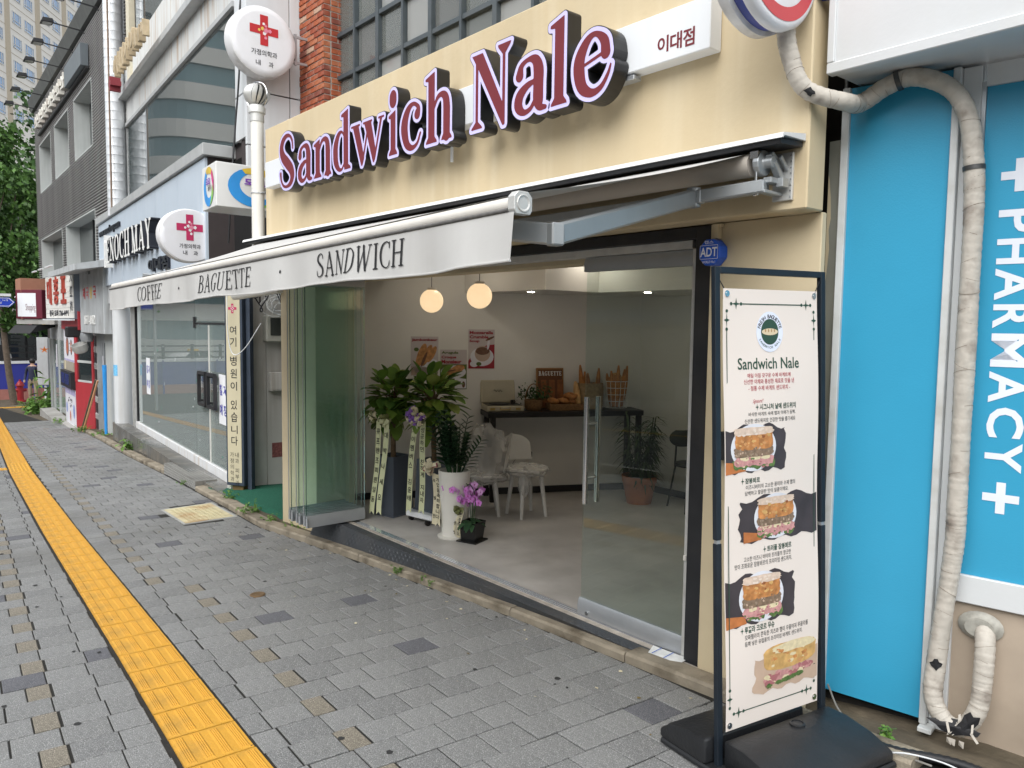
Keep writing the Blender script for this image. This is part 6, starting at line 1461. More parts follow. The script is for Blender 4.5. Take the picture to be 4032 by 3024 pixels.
g = MB(FL); g.prism([(-.10, 8.50), (-.20, 8.82), (.3, 8.82), (.3, 8.47), (0, 8.47)], U0 - .15, U1, 'x'); g.build('parapet', [m_par], lb)
LB('duct_stub', m_galv, 1.0, 1.01, -.1, -.09, 4.0, 4.01)
# flood lamps on arms
m_lb = mat('lamp_black', (0.02, 0.02, 0.022), 0.5)
def lamp_at(u): return WM_l @ FL @ Matrix.Translation((u, -.02, 8.44))
WM_l = Matrix()
fl0 = thing('flood_lamp', 'x', 'flood lamp', M=lamp_at(-8.48))
g = MB(); g.bar((0, 0, 0), (0, -.66, .05), .025); g.box(-.03, .03, -.03, .02, -.05, .03); g.build('arm', [m_lb], fl0, local=True)
g = MB(); g.prism([(-.90, .0), (-.64, .02), (-.66, .11), (-.86, .10)], -.13, .13, 'x'); g.build('head', [m_lb], fl0, local=True, bev=0.01)
MB().box(-.11, .11, -.86, -.68, -.003, .006).build('lens', [mat('lamp_lens', (0.35, 0.35, 0.33), 0.2)], fl0, local=True)
us = (-8.48, -6.62, -4.95, -3.3, -1.62, 0.02, 1.75)
names = ['lowest and farthest flood lamp on the slatted building roof edge', 'second flood lamp from the far corner of the slatted building', 'third flood lamp from the far corner of the slatted roof', 'middle flood lamp of the seven along the slatted roof', 'third flood lamp from the duct along the slatted roof', 'second flood lamp from the duct along the slatted roof', 'topmost flood lamp, nearest the spiral duct, on the slatted roof']
for i, u in enumerate(us):
    if i == 0: fl0['label'] = names[0]; fl0['group'] = 'flood lamps along the slatted roof'
    else: dup(fl0, lamp_at(u), names[i], 'flood lamps along the slatted roof')
# white raised letters and dark sign box on the slats
sl = thing('slat_sign', 'row of white raised letters with dark box end on the slatted wall', 'sign', tuple(FL @ Vector((-4, -.2, 7.7))))
m_wl = mat('letter_offwhite', (0.72, 0.70, 0.64), 0.5, var=0.12, dirt=(0.35, 0.2, 0.15), dirt_amt=0.3)
LO_ = tuple(FL @ Vector((0, -.06, 0))); LU_ = tuple(FL.to_3x3() @ Vector((1, 0, 0)))
for k in range(8):
    u = -7.75 + k * .74
    gl_ = Glyph(h=4, pad=6); gl_.st((10, 60, 16), (25, 88, 16), (42, 60, 16), (25, 34, 16), (10, 60, 16)).ln((70, 2, 16), (70, 98, 16)).ln((70, lr.uniform(40, 60), 14), (90, 50, 14)).ln((8, 10, 14), (lr.uniform(40, 60), 10, 14))
    W_, F_ = gl_.fill(0, 1.0); g = MB(); put2d(g, W_, F_, (u, 7.62, u + .58, 8.02), LO_, LU_, (0, 0, 1), 0, .14); g.build('letter', [m_wl], sl)
MB(FL).box(-1.75, .55, -.22, -.05, 7.52, 8.02).build('box', [mat('box_slate', (0.13, 0.15, 0.165), 0.5)], sl, bev=0.006)
MB(FL).box(-7.8, .6, -.12, -.05, 7.46, 7.51).build('rail', [m_lb], sl)
# ------------------------------------------------------------------ small shops at street level, far left
def seg(p0, p1):
    a = Vector((p0[0], p0[1], 0)); b = Vector((p1[0], p1[1], 0)); d = (b - a); L_ = d.length; an = math.atan2(d.y, d.x)
    return Matrix.Translation(a) @ Matrix.Rotation(an, 4, 'Z'), L_
m_redw = mat('red_paint', (0.40, 0.035, 0.045), 0.5, var=0.1, scale=3, streak=0.4, dirt=(0.25, 0.03, 0.03))
m_darkin = mat('dark_inside', (0.045, 0.04, 0.038), 0.8)
rs = thing('red_snack_shop', 'narrow red snack shop with white poster panels and little black window', 'building', (-21.5, 4.4, gz(-21.5)))
Sp, Lp = seg((-23.55, 4.19), (-21.80, 4.10))
def bx(S, name, m, u0, u1, y0, y1, z0, z1, par, **k): return MB(S).box(u0, u1, y0, y1, z0, z1).build(name, m if isinstance(m, list) else [m], par, **k)
bx(Sp, 'frame', m_redw, -.06, Lp, .02, .12, -1.0, 1.5, rs)
m_pst = mat('poster_white', (0.72, 0.71, 0.76), 0.5, var=0.05)
m_pl = [mat('poster_lilac', (0.45, 0.42, 0.62), 0.5, var=0.3, scale=8), mat('poster_dark', (0.04, 0.03, 0.035), 0.5), mat('poster_food', (0.50, 0.15, 0.08), 0.5, var=0.6, scale=30), mat('poster_blue', (0.22, 0.30, 0.60), 0.5, var=0.4, scale=20)]
p_ = bx(Sp, 'poster_panel', m_pst, 0, Lp - .01, 0, .018, .64, 1.46, rs)
def pe(S, par, items):
    for mi, cu, cz, ru, rz, o in items:
        g = MB(S); n = 20; g.poly([(cu + ru * math.cos(a), -o, cz + rz * math.sin(a)) for a in [2 * math.pi * k / n for k in range(n)]]); g.build('print', [m_pl[mi]], par)
pe(Sp, p_, [(1, .62, 1.02, .24, .25, .002), (2, .62, 1.02, .19, .20, .004), (1, 1.28, 1.02, .15, .20, .002), (2, 1.28, 1.02, .11, .15, .004)])
bx(Sp, 'print', m_pl[0], .02, Lp - .03, -.003, -.001, .65, .70, p_)
for u, z in ((.5, 1.34), (1.15, 1.34), (.95, 1.10), (.98, .92)): bx(Sp, 'print', m_pl[1], u, u + .12, -.003, -.001, z, z + .025, p_)
q_ = bx(Sp, 'poster_panel', m_pst, 0.02, Lp - .01, 0, .018, -1.0, -.06, rs)
bx(Sp, 'print', m_pl[0], .02, Lp - .03, -.003, -.001, -.22, -.08, q_)
pe(Sp, q_, [(3, .25, -.6, .12, .14, .002), (3, 1.45, -.62, .14, .18, .002), (2, .85, -.78, .10, .14, .003)])
g = MB(Sp); pr_ = random.Random(5)
for k in range(14): 
    u, z = .5 + pr_.uniform(0, .6), -.42 + pr_.uniform(-.1, .1); a = pr_.uniform(-.8, .8); g.bar((u, -.003, z), (u + .1 * math.cos(a), -.003, z + .08 * math.sin(a)), .012, .012)
g.build('brush_print', [m_pl[1]], q_, kind='stuff')
w_ = bx(Sp, 'window', m_black, -.02, Lp + .02, -.10, .02, -.02, .40, rs)
bx(Sp, 'pane', m_dglass, .15, .75, -.106, -.101, .06, .34, w_); bx(Sp, 'pane', m_dglass, .85, 1.5, -.106, -.101, .06, .34, w_)
bx(Sp, 'ledge', mat('ledge_ply', (0.35, 0.31, 0.25), 0.7), 0, Lp, -.02, .02, .41, .63, rs); bx(Sp, 'menu_strip', mat('menu_cream', (0.62, 0.55, 0.38), 0.6), .25, .42, -.025, -.021, .42, .66, rs)
Sr, Lr = seg((-21.78, 4.105), (-20.74, 4.31))
bx(Sr, 'red_panel', m_redw, 0, Lr, 0, .05, -.98, .18, rs); bx(Sr, 'red_post', m_redw, 0, .14, -.01, .05, .181, 1.45, rs); bx(Sr, 'red_post', m_redw, Lr - .10, Lr, -.01, .05, .181, 1.45, rs)
bx(Sr, 'dark_window', m_dglass, .141, Lr - .101, .02, .03, .181, 1.45, rs); bx(Sr, 'window_bar', m_rev, .141, Lr - .101, .0, .019, .66, .72, rs); bx(Sr, 'window_bar', m_rev, .141, Lr - .101, .0, .019, .181, .23, rs)
bx(Sr, 'back_room', m_darkin, .0, Lr, .6, .7, -1, 1.6, rs); bx(Sp, 'back_room', m_darkin, -.1, Lp, .5, .6, -1, 1.6, rs)
bx(Sp, 'red_band', m_redw, .1, Lp + 1.2, -.06, .1, 1.48, 1.92, rs)
bx(Sp, 'plinth', m_conc, -1.2, Lp + .1, -.15, .6, -1.25, -1.0, rs)
# steel pot used as a vent hood
pt = thing('pot_vent', 'steel pot hung over a vent opening on the red snack shop', 'vent', (-20.35, 3.95, 1.12))
g = MB(); g.T = Matrix.Translation((-20.35, 3.95, 1.08)) @ Matrix.Rotation(rad(18), 4, 'X') @ Matrix.Rotation(rad(12), 4, 'Y'); g.lathe([(1e-6, -.12), (.13, -.12), (.175, -.04), (.178, .075), (.168, .075), (.165, -.03), (.12, -.105), (1e-6, -.105)], (0, 0, 0), 28); g.build('bowl', [m_alu_l], pt, smooth=40)
g = MB(); g.T = Matrix.Translation((-20.35, 4.1, 1.35)); g.lathe([(.12, -.14), (.15, -.03), (.13, .07)], (0, 0, 0), 18); g.build('neck', [m_alu], pt, smooth=50)
g = MB(); g.box(-20.95, -20.72, 3.75, 4.05, 1.30, 1.56); solo(g, 'wall_lantern', 'black wall lantern above the white poster of the red snack shop', 'lantern', [m_lb], (-20.8, 3.9, 1.3), bev=0.03)
for x0, x1, lab in ((-20.62, -19.98, 'dark wooden broom stick leaning against the red shop panel'), (-20.45, -19.75, 'pale orange wooden stick leaning beside the dark broom stick')):
    g = MB().tube([(x0, 3.98, gz(x0)), (x1, 4.18, .32)], .022, 8); solo(g, 'broom_stick', lab, 'broom stick', [mat('stick_dark' if 'dark wooden' in lab else 'stick_pale', (0.10, 0.09, 0.06) if 'dark wooden' in lab else (0.55, 0.30, 0.16), 0.6)], (x0, 3.98, gz(x0)), group='sticks leaning on the red panel', smooth=50)
# grey louvred post, aluminium door
gd = thing('grey_doorway', 'grey aluminium doorway with louvred side post between red shop and white pillar', 'doorway', (-19.6, 4.35, gz(-19.6)))
Sg, Lg = seg((-20.70, 4.32), (-17.6, 4.06))
bx(Sg, 'louvre_post', m_cop, 0, .50, 0, .1, -.98, 1.45, gd)
lv = MB(Sg)
for k in range(6):
    z = -.9 + k * .40; bx(Sg, 'dark_vent', m_lb, .06, .44, -.006, -.001, z, z + .24, gd)
    for j in range(4): lv.box(.06, .44, -.02, .0, z + .26 + j * .033, z + .275 + j * .033)
lv.build('louvre_slats', [m_alu_l], gd, kind='stuff')
bx(Sg, 'door', m_rev, .52, 1.5, .05, .1, -.95, 1.45, gd); bx(Sg, 'door_glass', m_dglass, .95, 1.42, .04, .049, -.6, 1.2, gd)
for k in range(4): bx(Sg, 'frame_bar', m_alu, .52 + k * .26, .56 + k * .26, .02, .05, -.95, 1.45, gd)
bx(Sg, 'side_panel', m_rev, 1.5, Lg, .05, .15, -1, 1.45, gd); bx(Sg, 'notice', m_pst, 1.12, 1.34, .03, .038, .2, .9, gd); bx(Sg, 'notice', m_pst, 1.2, 1.4, .03, .038, -.5, .0, gd)
bx(Sg, 'doorstep', m_conc, .5, Lg, -.25, .05, -1.2, -.94, gd)
g = MB(); g.tube([(-18.35, 4.02, -.75), (-18.35, 4.02, .75)], [.03, .045], 10); solo(g, 'blue_umbrella', 'bright blue rolled cloth hanging in the grey doorway', 'cloth', [mat('cloth_blue', (0.03, 0.28, 0.70), 0.5)], (-18.35, 4.02, -.75), smooth=50)
# corroded grey sign panel above it
cs_ = thing('corroded_sign', 'corroded grey metal shop sign with peeling paint above the doorway', 'sign', tuple(FL @ Vector((1.2, -.3, 1.42))))
m_corr = mat('corroded_grey', (0.48, 0.50, 0.51), 0.6, 0.1, var=0.1, scale=3, streak=0.7, dirt=(0.22, 0.21, 0.20), dirt_amt=0.5, dirt_scale=2)
bx(FL, 'panel', m_corr, .45, 3.2, -.35, .0, 1.43, 2.97, cs_, bev=0.008)
Oc = tuple(FL @ Vector((0, -.351, 0)))
for i, (ch, m_) in enumerate((('제', m_crossr), ('국', m_rring), ('왕', m_fly), ('국', m_crossr))):
    g = MB(); T(g, ch, (.85 + i * .42, 2.18, 1.18 + i * .42, 2.45), Oc, LU_, (0, 0, 1), .002, bold=.03); g.build('letter', [m_], cs_)
g = MB(); T(g, '1577-1502', (1.05, 1.62, 2.3, 1.82), Oc, LU_, (0, 0, 1), .002, ext=.02, bold=.02); g.build('number', [m_lw], cs_, kind='stuff')
g = MB(); T(g, '영업', (1.15, 2.72, 1.85, 2.90), Oc, LU_, (0, 0, 1), .002, bold=.06); g.build('small_lettering', [m_ln], cs_, kind='stuff')
# canopy
g = MB(FL); g.prism([(-.9, 2.70), (-.9, 2.82), (.0, 3.0), (.0, 2.86)], -.2, 3.6, 'x'); solo(g, 'metal_canopy', 'grey folded metal canopy above the corroded sign', 'canopy', [m_corr], tuple(FL @ Vector((1.5, -.4, 2.8))))
# white sign with red letters
wsn = thing('red_letter_sign', 'white tiled shop sign with three big red letters and black side script', 'sign', tuple(FL @ Vector((-2.4, -.4, 1.75))))
bx(FL, 'box', mat('slate_side', (0.16, 0.19, 0.23), 0.5), -4.72, .0, -.40, .0, 1.74, 2.93, wsn)
m_tl = mat('sign_tile', (0.76, 0.74, 0.69), 0.4, var=0.04)
for i in range(9): bx(FL, 'board', m_tl, -4.70, -.02, -.415, -.401, 1.76 + i * .128, 1.76 + i * .128 + .122, wsn)
Ow = tuple(FL @ Vector((0, -.416, 0)))
m_rl = mat('letter_red', (0.36, 0.045, 0.025), 0.5)
for i, ch in enumerate('대홍포'):
    u = -4.2 + i * 1.22; g = MB(); T(g, ch, (u, 2.12, u + .74, 2.84), Ow, LU_, (0, 0, 1), .002, ext=.03, bold=.02); g.build('letter', [m_rl], wsn)
for i, ch in enumerate('大红袍'):
    g = MB(); T(g, ch, (-.52, 2.62 - i * .36, -.14, 2.90 - i * .36), Ow, LU_, (0, 0, 1), .002, bold=.03); g.build('side_letter', [m_txt], wsn)
g = MB(); T(g, '중국 요리 736-4491', (-4.0, 1.80, -.75, 1.98), Ow, LU_, (0, 0, 1), .002, bold=.06); g.build('small_lettering', [m_txt], wsn, kind='stuff')
bx(FL, 'tray', m_sgw, -4.8, .05, -.50, -.41, 1.70, 1.735, wsn)
bx(FL, 'tube_lamp', m_sgw, -4.6, -3.9, -.75, -.70, 3.02, 3.05, wsn); bx(FL, 'tube_lamp', m_sgw, -3.3, -2.6, -.75, -.70, 3.02, 3.05, wsn); bx(FL, 'tube_lamp', m_sgw, -2.0, -.9, -.75, -.70, 3.02, 3.05, wsn)
# dim glass shopfront behind the weeds
dsf = thing('dim_shopfront', 'dim grey glass shopfront left of the red snack shop', 'building', (-26.0, 4.6, gz(-26)))
Sd, Ld = seg((-28.4, 4.62), (-23.65, 4.32))
bx(Sd, 'frame', m_cop, 0, Ld, 0.05, .12, 1.12, 1.7, dsf); bx(Sd, 'glass_pane', m_egl, .9, 2.2, .05, .06, -1.0, 1.12, dsf); bx(Sd, 'glass_pane', m_egl, 2.3, Ld - .7, .05, .06, -1.0, 1.12, dsf)
for u in (.0, .8, 2.2, Ld - .72): bx(Sd, 'mullion', m_rev, u, u + .1, .02, .08, -1.15, 1.12, dsf)
bx(Sd, 'back', m_room, 0, Ld, 1.2, 1.3, -1.2, 1.7, dsf); bx(Sd, 'upper_band', m_dseal, -1.5, Ld, 0.14, .4, 1.1, 3.0, dsf); bx(Sd, 'stone_step', m_conc, 0.6, Ld - .8, -.35, .04, -1.4, -1.05, dsf); bx(Sd, 'notice', m_pst, 1.6, 1.85, .03, .04, .3, .98, dsf)
g = MB(); g.box(-28.2, -27.2, 3.75, 4.45, 1.72, 2.95); brn = solo(g, 'brown_sign_panel', 'plain terracotta brown sign panel behind the maroon framed sign', 'panel', [mat('terracotta_panel', (0.36, 0.17, 0.11), 0.6, var=0.08)], (-27.7, 4.1, 1.72))
sg_ = thing('maroon_sign', 'white sign in maroon frame with faded red script at far left', 'sign', (-26.9, 3.95, 1.75))
Sm, Lm = seg((-27.35, 3.66), (-26.55, 4.18))
m_mar = mat('maroon', (0.13, 0.02, 0.035), 0.45, var=0.1)
bx(Sm, 'case', m_mar, -.05, Lm, .0, .32, 1.74, 2.60, sg_, bev=0.01); bx(Sm, 'face', m_sgw, 0.03, Lm - .22, -.006, -.001, 1.80, 2.50, sg_)
g = MB(); T(g, 'Shopping', (.34, 1.92, Lm - .24, 2.18), tuple(Sm @ Vector((0, -.007, 0))), tuple(Sm.to_3x3() @ Vector((1, 0, 0))), (0, 0, 1), .001); g.build('script', [m_mar], sg_, kind='stuff')
g = MB(Sm); g.prism([(-.3, 1.30), (-.05, 1.54), (.6, 1.56), (.6, 1.50)], -.05, Lm - .15, 'x'); solo(g, 'black_canopy', 'small black canvas canopy under the maroon framed sign', 'canopy', [mat('canvas_black', (0.03, 0.03, 0.032), 0.8)], (-26.8, 4.0, 1.3))
g = MB(Sm); g.box(-.1, Lm + .4, .05, .9, 1.575, 1.735); solo(g, 'sign_beam', 'grey beam carrying the maroon framed sign', 'beam', [m_conc], (-26.8, 4.2, 1.6))
# grey cabinet on a white post, weeds
cb_ = thing('utility_cabinet', 'tall grey electric cabinet on white post behind green weeds', 'cabinet', (-32.6, 5.15, gz(-32.6)))
bx(frame(-33.0, 4.98, 52), 'case', mat('cabinet_grey', (0.40, 0.41, 0.42), 0.5, var=0.08, streak=0.4, dirt=(0.2, 0.13, 0.08)), 0, .40, 0, .35, -.70, 1.06, cb_, bev=0.01)
MB().box(-32.95, -32.88, 5.18, 5.25, -1.6, -.70).build('post', [m_sgw], cb_)
g = MB(); g.bar((-32.9, 5.25, -1.5), (-32.3, 5.7, 1.3), .12); g.box(-32.5, -31.5, 5.6, 5.9, -1.55, 1.1); solo(g, 'dark_pillar', 'dark pillar and leaning pole behind the grey electric cabinet', 'pillar', [m_dseal], (-32, 5.7, gz(-32)))
g = MB(); g.T = Matrix.Translation((-32.5, 5.15, .62))
for k in range(5):
    a = math.pi / 2 + k * 1.2566; g.add([(0, -.03, 0), (.0, .05 * math.cos(a + .6), .05 * math.sin(a + .6)), (0, .16 * math.cos(a), .14 * math.sin(a)), (0, .05 * math.cos(a - .6), .05 * math.sin(a - .6))], [(0, 1, 2), (0, 2, 3)])
solo(g, 'star_decoration', 'orange star shaped decoration on the grey electric cabinet', 'decoration', [mat('star_orange', (0.65, 0.16, 0.02), 0.5)], (-32.5, 5.15, .62))

# ------------------------------------------------------------------ plants: leaves and trees
def leaf_cloud(mb, pts, size, rnd_, nmat, flat=0.0):
    for p in pts:
        s = size * rnd_.uniform(.6, 1.3); d = Vector((rnd_.gauss(0, 1), rnd_.gauss(0, 1), rnd_.gauss(0, 1) * (1 - flat))).normalized(); u = d.cross(Vector((rnd_.random(), rnd_.random(), rnd_.random() + .1))).normalized(); v = d.cross(u)
        mb.mi = rnd_.randrange(nmat)
        mb.add([p - u * s * .5, p + v * s * .3, p + u * s * .5, p - v * s * .3], [(0, 1, 2, 3)])
def tree(name, label, base, h, crown_c, crown_r, n, size, mats, seed, trunk_r, lean=(0, 0), group=None, clumps=26):
    q = random.Random(seed); t = thing(name, label, 'tree', base, group=group); b = Vector(base)
    top = b + Vector((lean[0], lean[1], h * .75))
    g = MB(); pts = [b.lerp(top, i / 6) + Vector((q.uniform(-.06, .06), q.uniform(-.06, .06), 0)) * (i > 0) for i in range(7)]
    g.tube(pts, [trunk_r * (1.15 - .11 * i) for i in range(7)], 10)
    C = Vector(crown_c); cl = []
    for k in range(clumps):
        while True:
            v = Vector((q.uniform(-1, 1), q.uniform(-1, 1), q.uniform(-1, 1)))
            if .25 < v.length < 1: break
        cl.append((C + Vector((v.x * crown_r[0], v.y * crown_r[1], v.z * crown_r[2])), q.uniform(.22, .42)))
    for c, r_ in cl[:10]: a = pts[q.choice([3, 4, 5, 6])]; g.tube([a, a.lerp(c, .5) + Vector((0, 0, .2)), c], [trunk_r * .4, trunk_r * .25, trunk_r * .08], 6)
    g.build('trunk', [mat('bark', (0.13, 0.10, 0.075), 0.9, var=0.3, scale=12, bump=0.6)], t, smooth=50)
    g = MB(); P = []
    mr = min(crown_r)
    for k in range(n):
        c, r_ = cl[q.randrange(len(cl))]; v = Vector((q.gauss(0, 1), q.gauss(0, 1), q.gauss(0, 1))).normalized() * (q.random() ** .45) * r_ * mr * 1.35
        P.append(c + Vector((v.x, v.y, v.z * .75)))
    leaf_cloud(g, P, size, q, len(mats), .3); g.build('crown', mats, t, kind='stuff')
    return t
def leafm(n, c): return mat(n, c, 0.55, var=0.25, scale=3, spec=0.35)
GA = [leafm('leaf_a', (0.055, 0.125, 0.022)), leafm('leaf_b', (0.075, 0.16, 0.030)), leafm('leaf_c', (0.040, 0.095, 0.020))]
GB = [leafm('leaf_d', (0.035, 0.085, 0.020)), leafm('leaf_e', (0.028, 0.065, 0.018)), leafm('leaf_f', (0.045, 0.10, 0.024))]
tree('street_tree', 'slim pavement tree with leaning brown trunk and light green crown', (-35.85, 4.59, -1.64), 9.5, (-35.9, 4.2, 5.6), (2.2, 2.0, 4.2), 9000, .22, GA, 1, .115, (-.2, -.65))
tree('roadside_tree', 'dense dark green tree behind the slim street tree', (-43.5, 8.2, -1.8), 11, (-43.5, 7.6, 6.4), (3.6, 3.4, 5.6), 14000, .30, GB, 2, .22, group='trees across the side street', clumps=40)
tree('roadside_tree', 'second dark green tree farther right behind the slatted building', (-41.5, 11.0, -1.8), 12, (-41.5, 10.6, 6.2), (3.4, 3.2, 5.4), 9000, .30, GB, 3, .22, group='trees across the side street', clumps=34)
tree('roadside_tree', 'low branching green tree at the far left edge over the crossing', (-46.0, 4.4, -1.9), 10, (-46.5, 4.0, 5.2), (3.6, 3.2, 4.2), 9000, .28, GA, 4, .2, group='trees across the side street', clumps=34)
def weeds(name, label, c, n, h, spread, seed, group=None, mats=None, wide=.012):
    q = random.Random(seed); g = MB()
    for k in range(n):
        a = q.uniform(0, 6.28); r_ = spread * q.random() ** .6; b = Vector((c[0] + r_ * math.cos(a), c[1] + r_ * math.sin(a) * .6, c[2])); d = Vector((q.gauss(0, .5), q.gauss(0, .5), 1)).normalized(); l = h * q.uniform(.4, 1.1)
        g.mi = q.randrange(2)
        for j in range(5):
            p = b + d * l * (.25 + .75 * j / 4); w = Vector((q.gauss(0, 1), q.gauss(0, 1), q.gauss(0, .5))).normalized(); x = w.cross(Vector((0, 0, 1))).normalized() * wide * 1.2; L2 = w * h * .28
            g.add([p, p + L2 * .5 + x, p + L2 - Vector((0, 0, h * .06)), p + L2 * .5 - x], [(0, 1, 2, 3)])
        g.tube([b, b + d * l], wide * .15, 4)
    return solo(g, name, label, 'weeds', mats or [leafm('weed_a', (0.09, 0.20, 0.03)), leafm('weed_b', (0.13, 0.24, 0.045))], c, group=group)
weeds('weed_clump', 'tall bright green weed clump in front of the grey electric cabinet', (-29.2, 4.45, gz(-29.2)), 60, .55, .75, 3, 'weeds in the kerb', wide=.05)
weeds('tall_weed', 'upright green weed stem standing before the far cabinet', (-30.2, 4.75, gz(-30)), 12, 1.4, .25, 4, 'weeds in the kerb', wide=.05)
for i, (x, y, n, h, s, lab) in enumerate(((-8.0, 3.13, 26, .13, .13, 'leafy green weed tuft at the corner of the green mat'), (-7.42, 3.14, 16, .10, .08, 'small weed tuft at the cream pier corner'), (-6.95, 3.17, 18, .07, .18, 'low weeds under the folded glass panels'), (-8.95, 3.25, 10, .16, .07, 'thin weed growing at the utility cover corner'),
        (-5.0, 3.115, 8, .08, .05, 'grass tuft in the kerb joint before the tread plate'), (-4.62, 3.12, 8, .05, .07, 'tiny grass patch on the kerb right of the grass tuft'), (-10.6, 3.22, 8, .08, .1, 'sparse weeds at the foot of the chequer plate step box'), (-15.2, 3.7, 10, .30, .1, 'dry sprig by the white round pillar'), (-20.3, 3.95, 16, .16, .3, 'weeds below the leaning broom sticks'), (-18.7, 4.0, 12, .14, .3, 'weeds before the grey aluminium doorway'), (-23.5, 4.0, 12, .15, .35, 'pale weeds on the plinth edge of the red snack shop'), (-1.38, 3.30, 6, .07, .05, 'few small leaves among cables behind the banner base'))):
    weeds('weed_clump', lab, (x, y, gz(x) + .02), n, h, s, 20 + i, 'weeds in the kerb', wide=.010 if x > -12 else .03)

# ------------------------------------------------------------------ far end: barrier, hydrant, person, road sign, traffic
m_bar = mat('barrier_blue', (0.035, 0.045, 0.30), 0.5, var=0.1, scale=2); m_brred = mat('brick_red_kerb', (0.40, 0.17, 0.14), 0.8, var=0.1)
ba = thing('site_barrier', 'low blue sheet barrier with white top rope closing the pavement end', 'barrier', (-38.6, 3, -1.7))
MB().box(-38.75, -38.70, -2.2, 9.5, -1.25, -.18).build('sheet', [m_bar], ba); MB().box(-38.8, -38.66, -2.2, 9.5, -.17, -.06).build('top_rope', [m_sgw], ba)
for k in range(5): MB().bar((-38.5, -1.5 + k * 2.4, -1.75), (-38.66, -1.5 + k * 2.4, -.1), .07, .07).build('stay', [m_bar], ba)
MB().box(-39.0, -38.62, -2.2, 9.5, -1.8, -1.26).build('base_wall', [m_brred], ba)
fe = thing('road_fence', 'dark horizontal rail fence behind the blue barrier', 'fence', (-39.6, 3, -1.7))
for z in (-.05, .22, .50): MB().box(-39.65, -39.58, -2, 9.5, z, z + .07).build('rail', [m_lb], fe)
for k in range(9): MB().box(-39.67, -39.56, -1.9 + k * 1.3, -1.76 + k * 1.3, -1.6, .62).build('post', [m_lb], fe)
hy = thing('fire_hydrant', 'red fire hydrant standing behind the leaning tree trunk', 'hydrant', (-37.3, 5.0, gz(-37)))
m_hyd = mat('hydrant_red', (0.30, 0.02, 0.025), 0.45)
g = MB(); g.lathe([(.20, -1.70), (.20, -1.62), (.12, -1.60), (.12, -1.05), (.16, -1.03), (.16, -.98), (.10, -.88), (.04, -.82), (.04, -.76), (1e-6, -.76)], (-37.3, 5.0, 0), 16); g.build('body', [m_hyd], hy, smooth=40)
g = MB(); g.lathe([(.06, -.22), (.07, -.20), (.07, .20), (.06, .22)], (-37.3, 5.0, -1.2), 10, 'y'); g.build('outlets', [m_hyd], hy, smooth=40)
rsn = thing('road_name_sign', 'blue arrow shaped street name sign at the left edge', 'sign', (-27.24, 3.4, 2.0))
g = MB(); g.prism([(2.50, 2.36), (3.46, 2.36), (3.60, 2.22), (3.46, 2.08), (2.50, 2.08)], -27.27, -27.23, 'x'); g.build('plate', [mat('road_sign_blue', (0.02, 0.06, 0.50), 0.4)], rsn)
g = MB(); g.prism([(2.52, 2.345), (3.45, 2.345), (3.575, 2.22), (3.45, 2.095), (2.52, 2.095), (2.52, 2.11), (3.44, 2.11), (3.55, 2.22), (3.44, 2.33), (2.52, 2.33)], -27.2285, -27.228, 'x'); O_ = (-27.229, 0, 0)
T(g, '대길', (3.0, 2.24, 3.22, 2.32), O_, Y3, Z3, .002, bold=.02); T(g, 'dae-gil', (2.98, 2.15, 3.26, 2.23), O_, Y3, Z3, .002); T(g, '2↔108', (3.28, 2.25, 3.42, 2.30), O_, Y3, Z3, .002)
g.build('lettering', [m_lw], rsn, kind='stuff')
MB().box(-27.29, -27.21, 2.45, 3.50, 2.39, 2.47).build('top_arm', [m_sgw], rsn); MB().tube([(-27.25, 2.5, gz(-27)), (-27.25, 2.5, 2.6)], .05, 10).build('post', [m_alu], rsn)
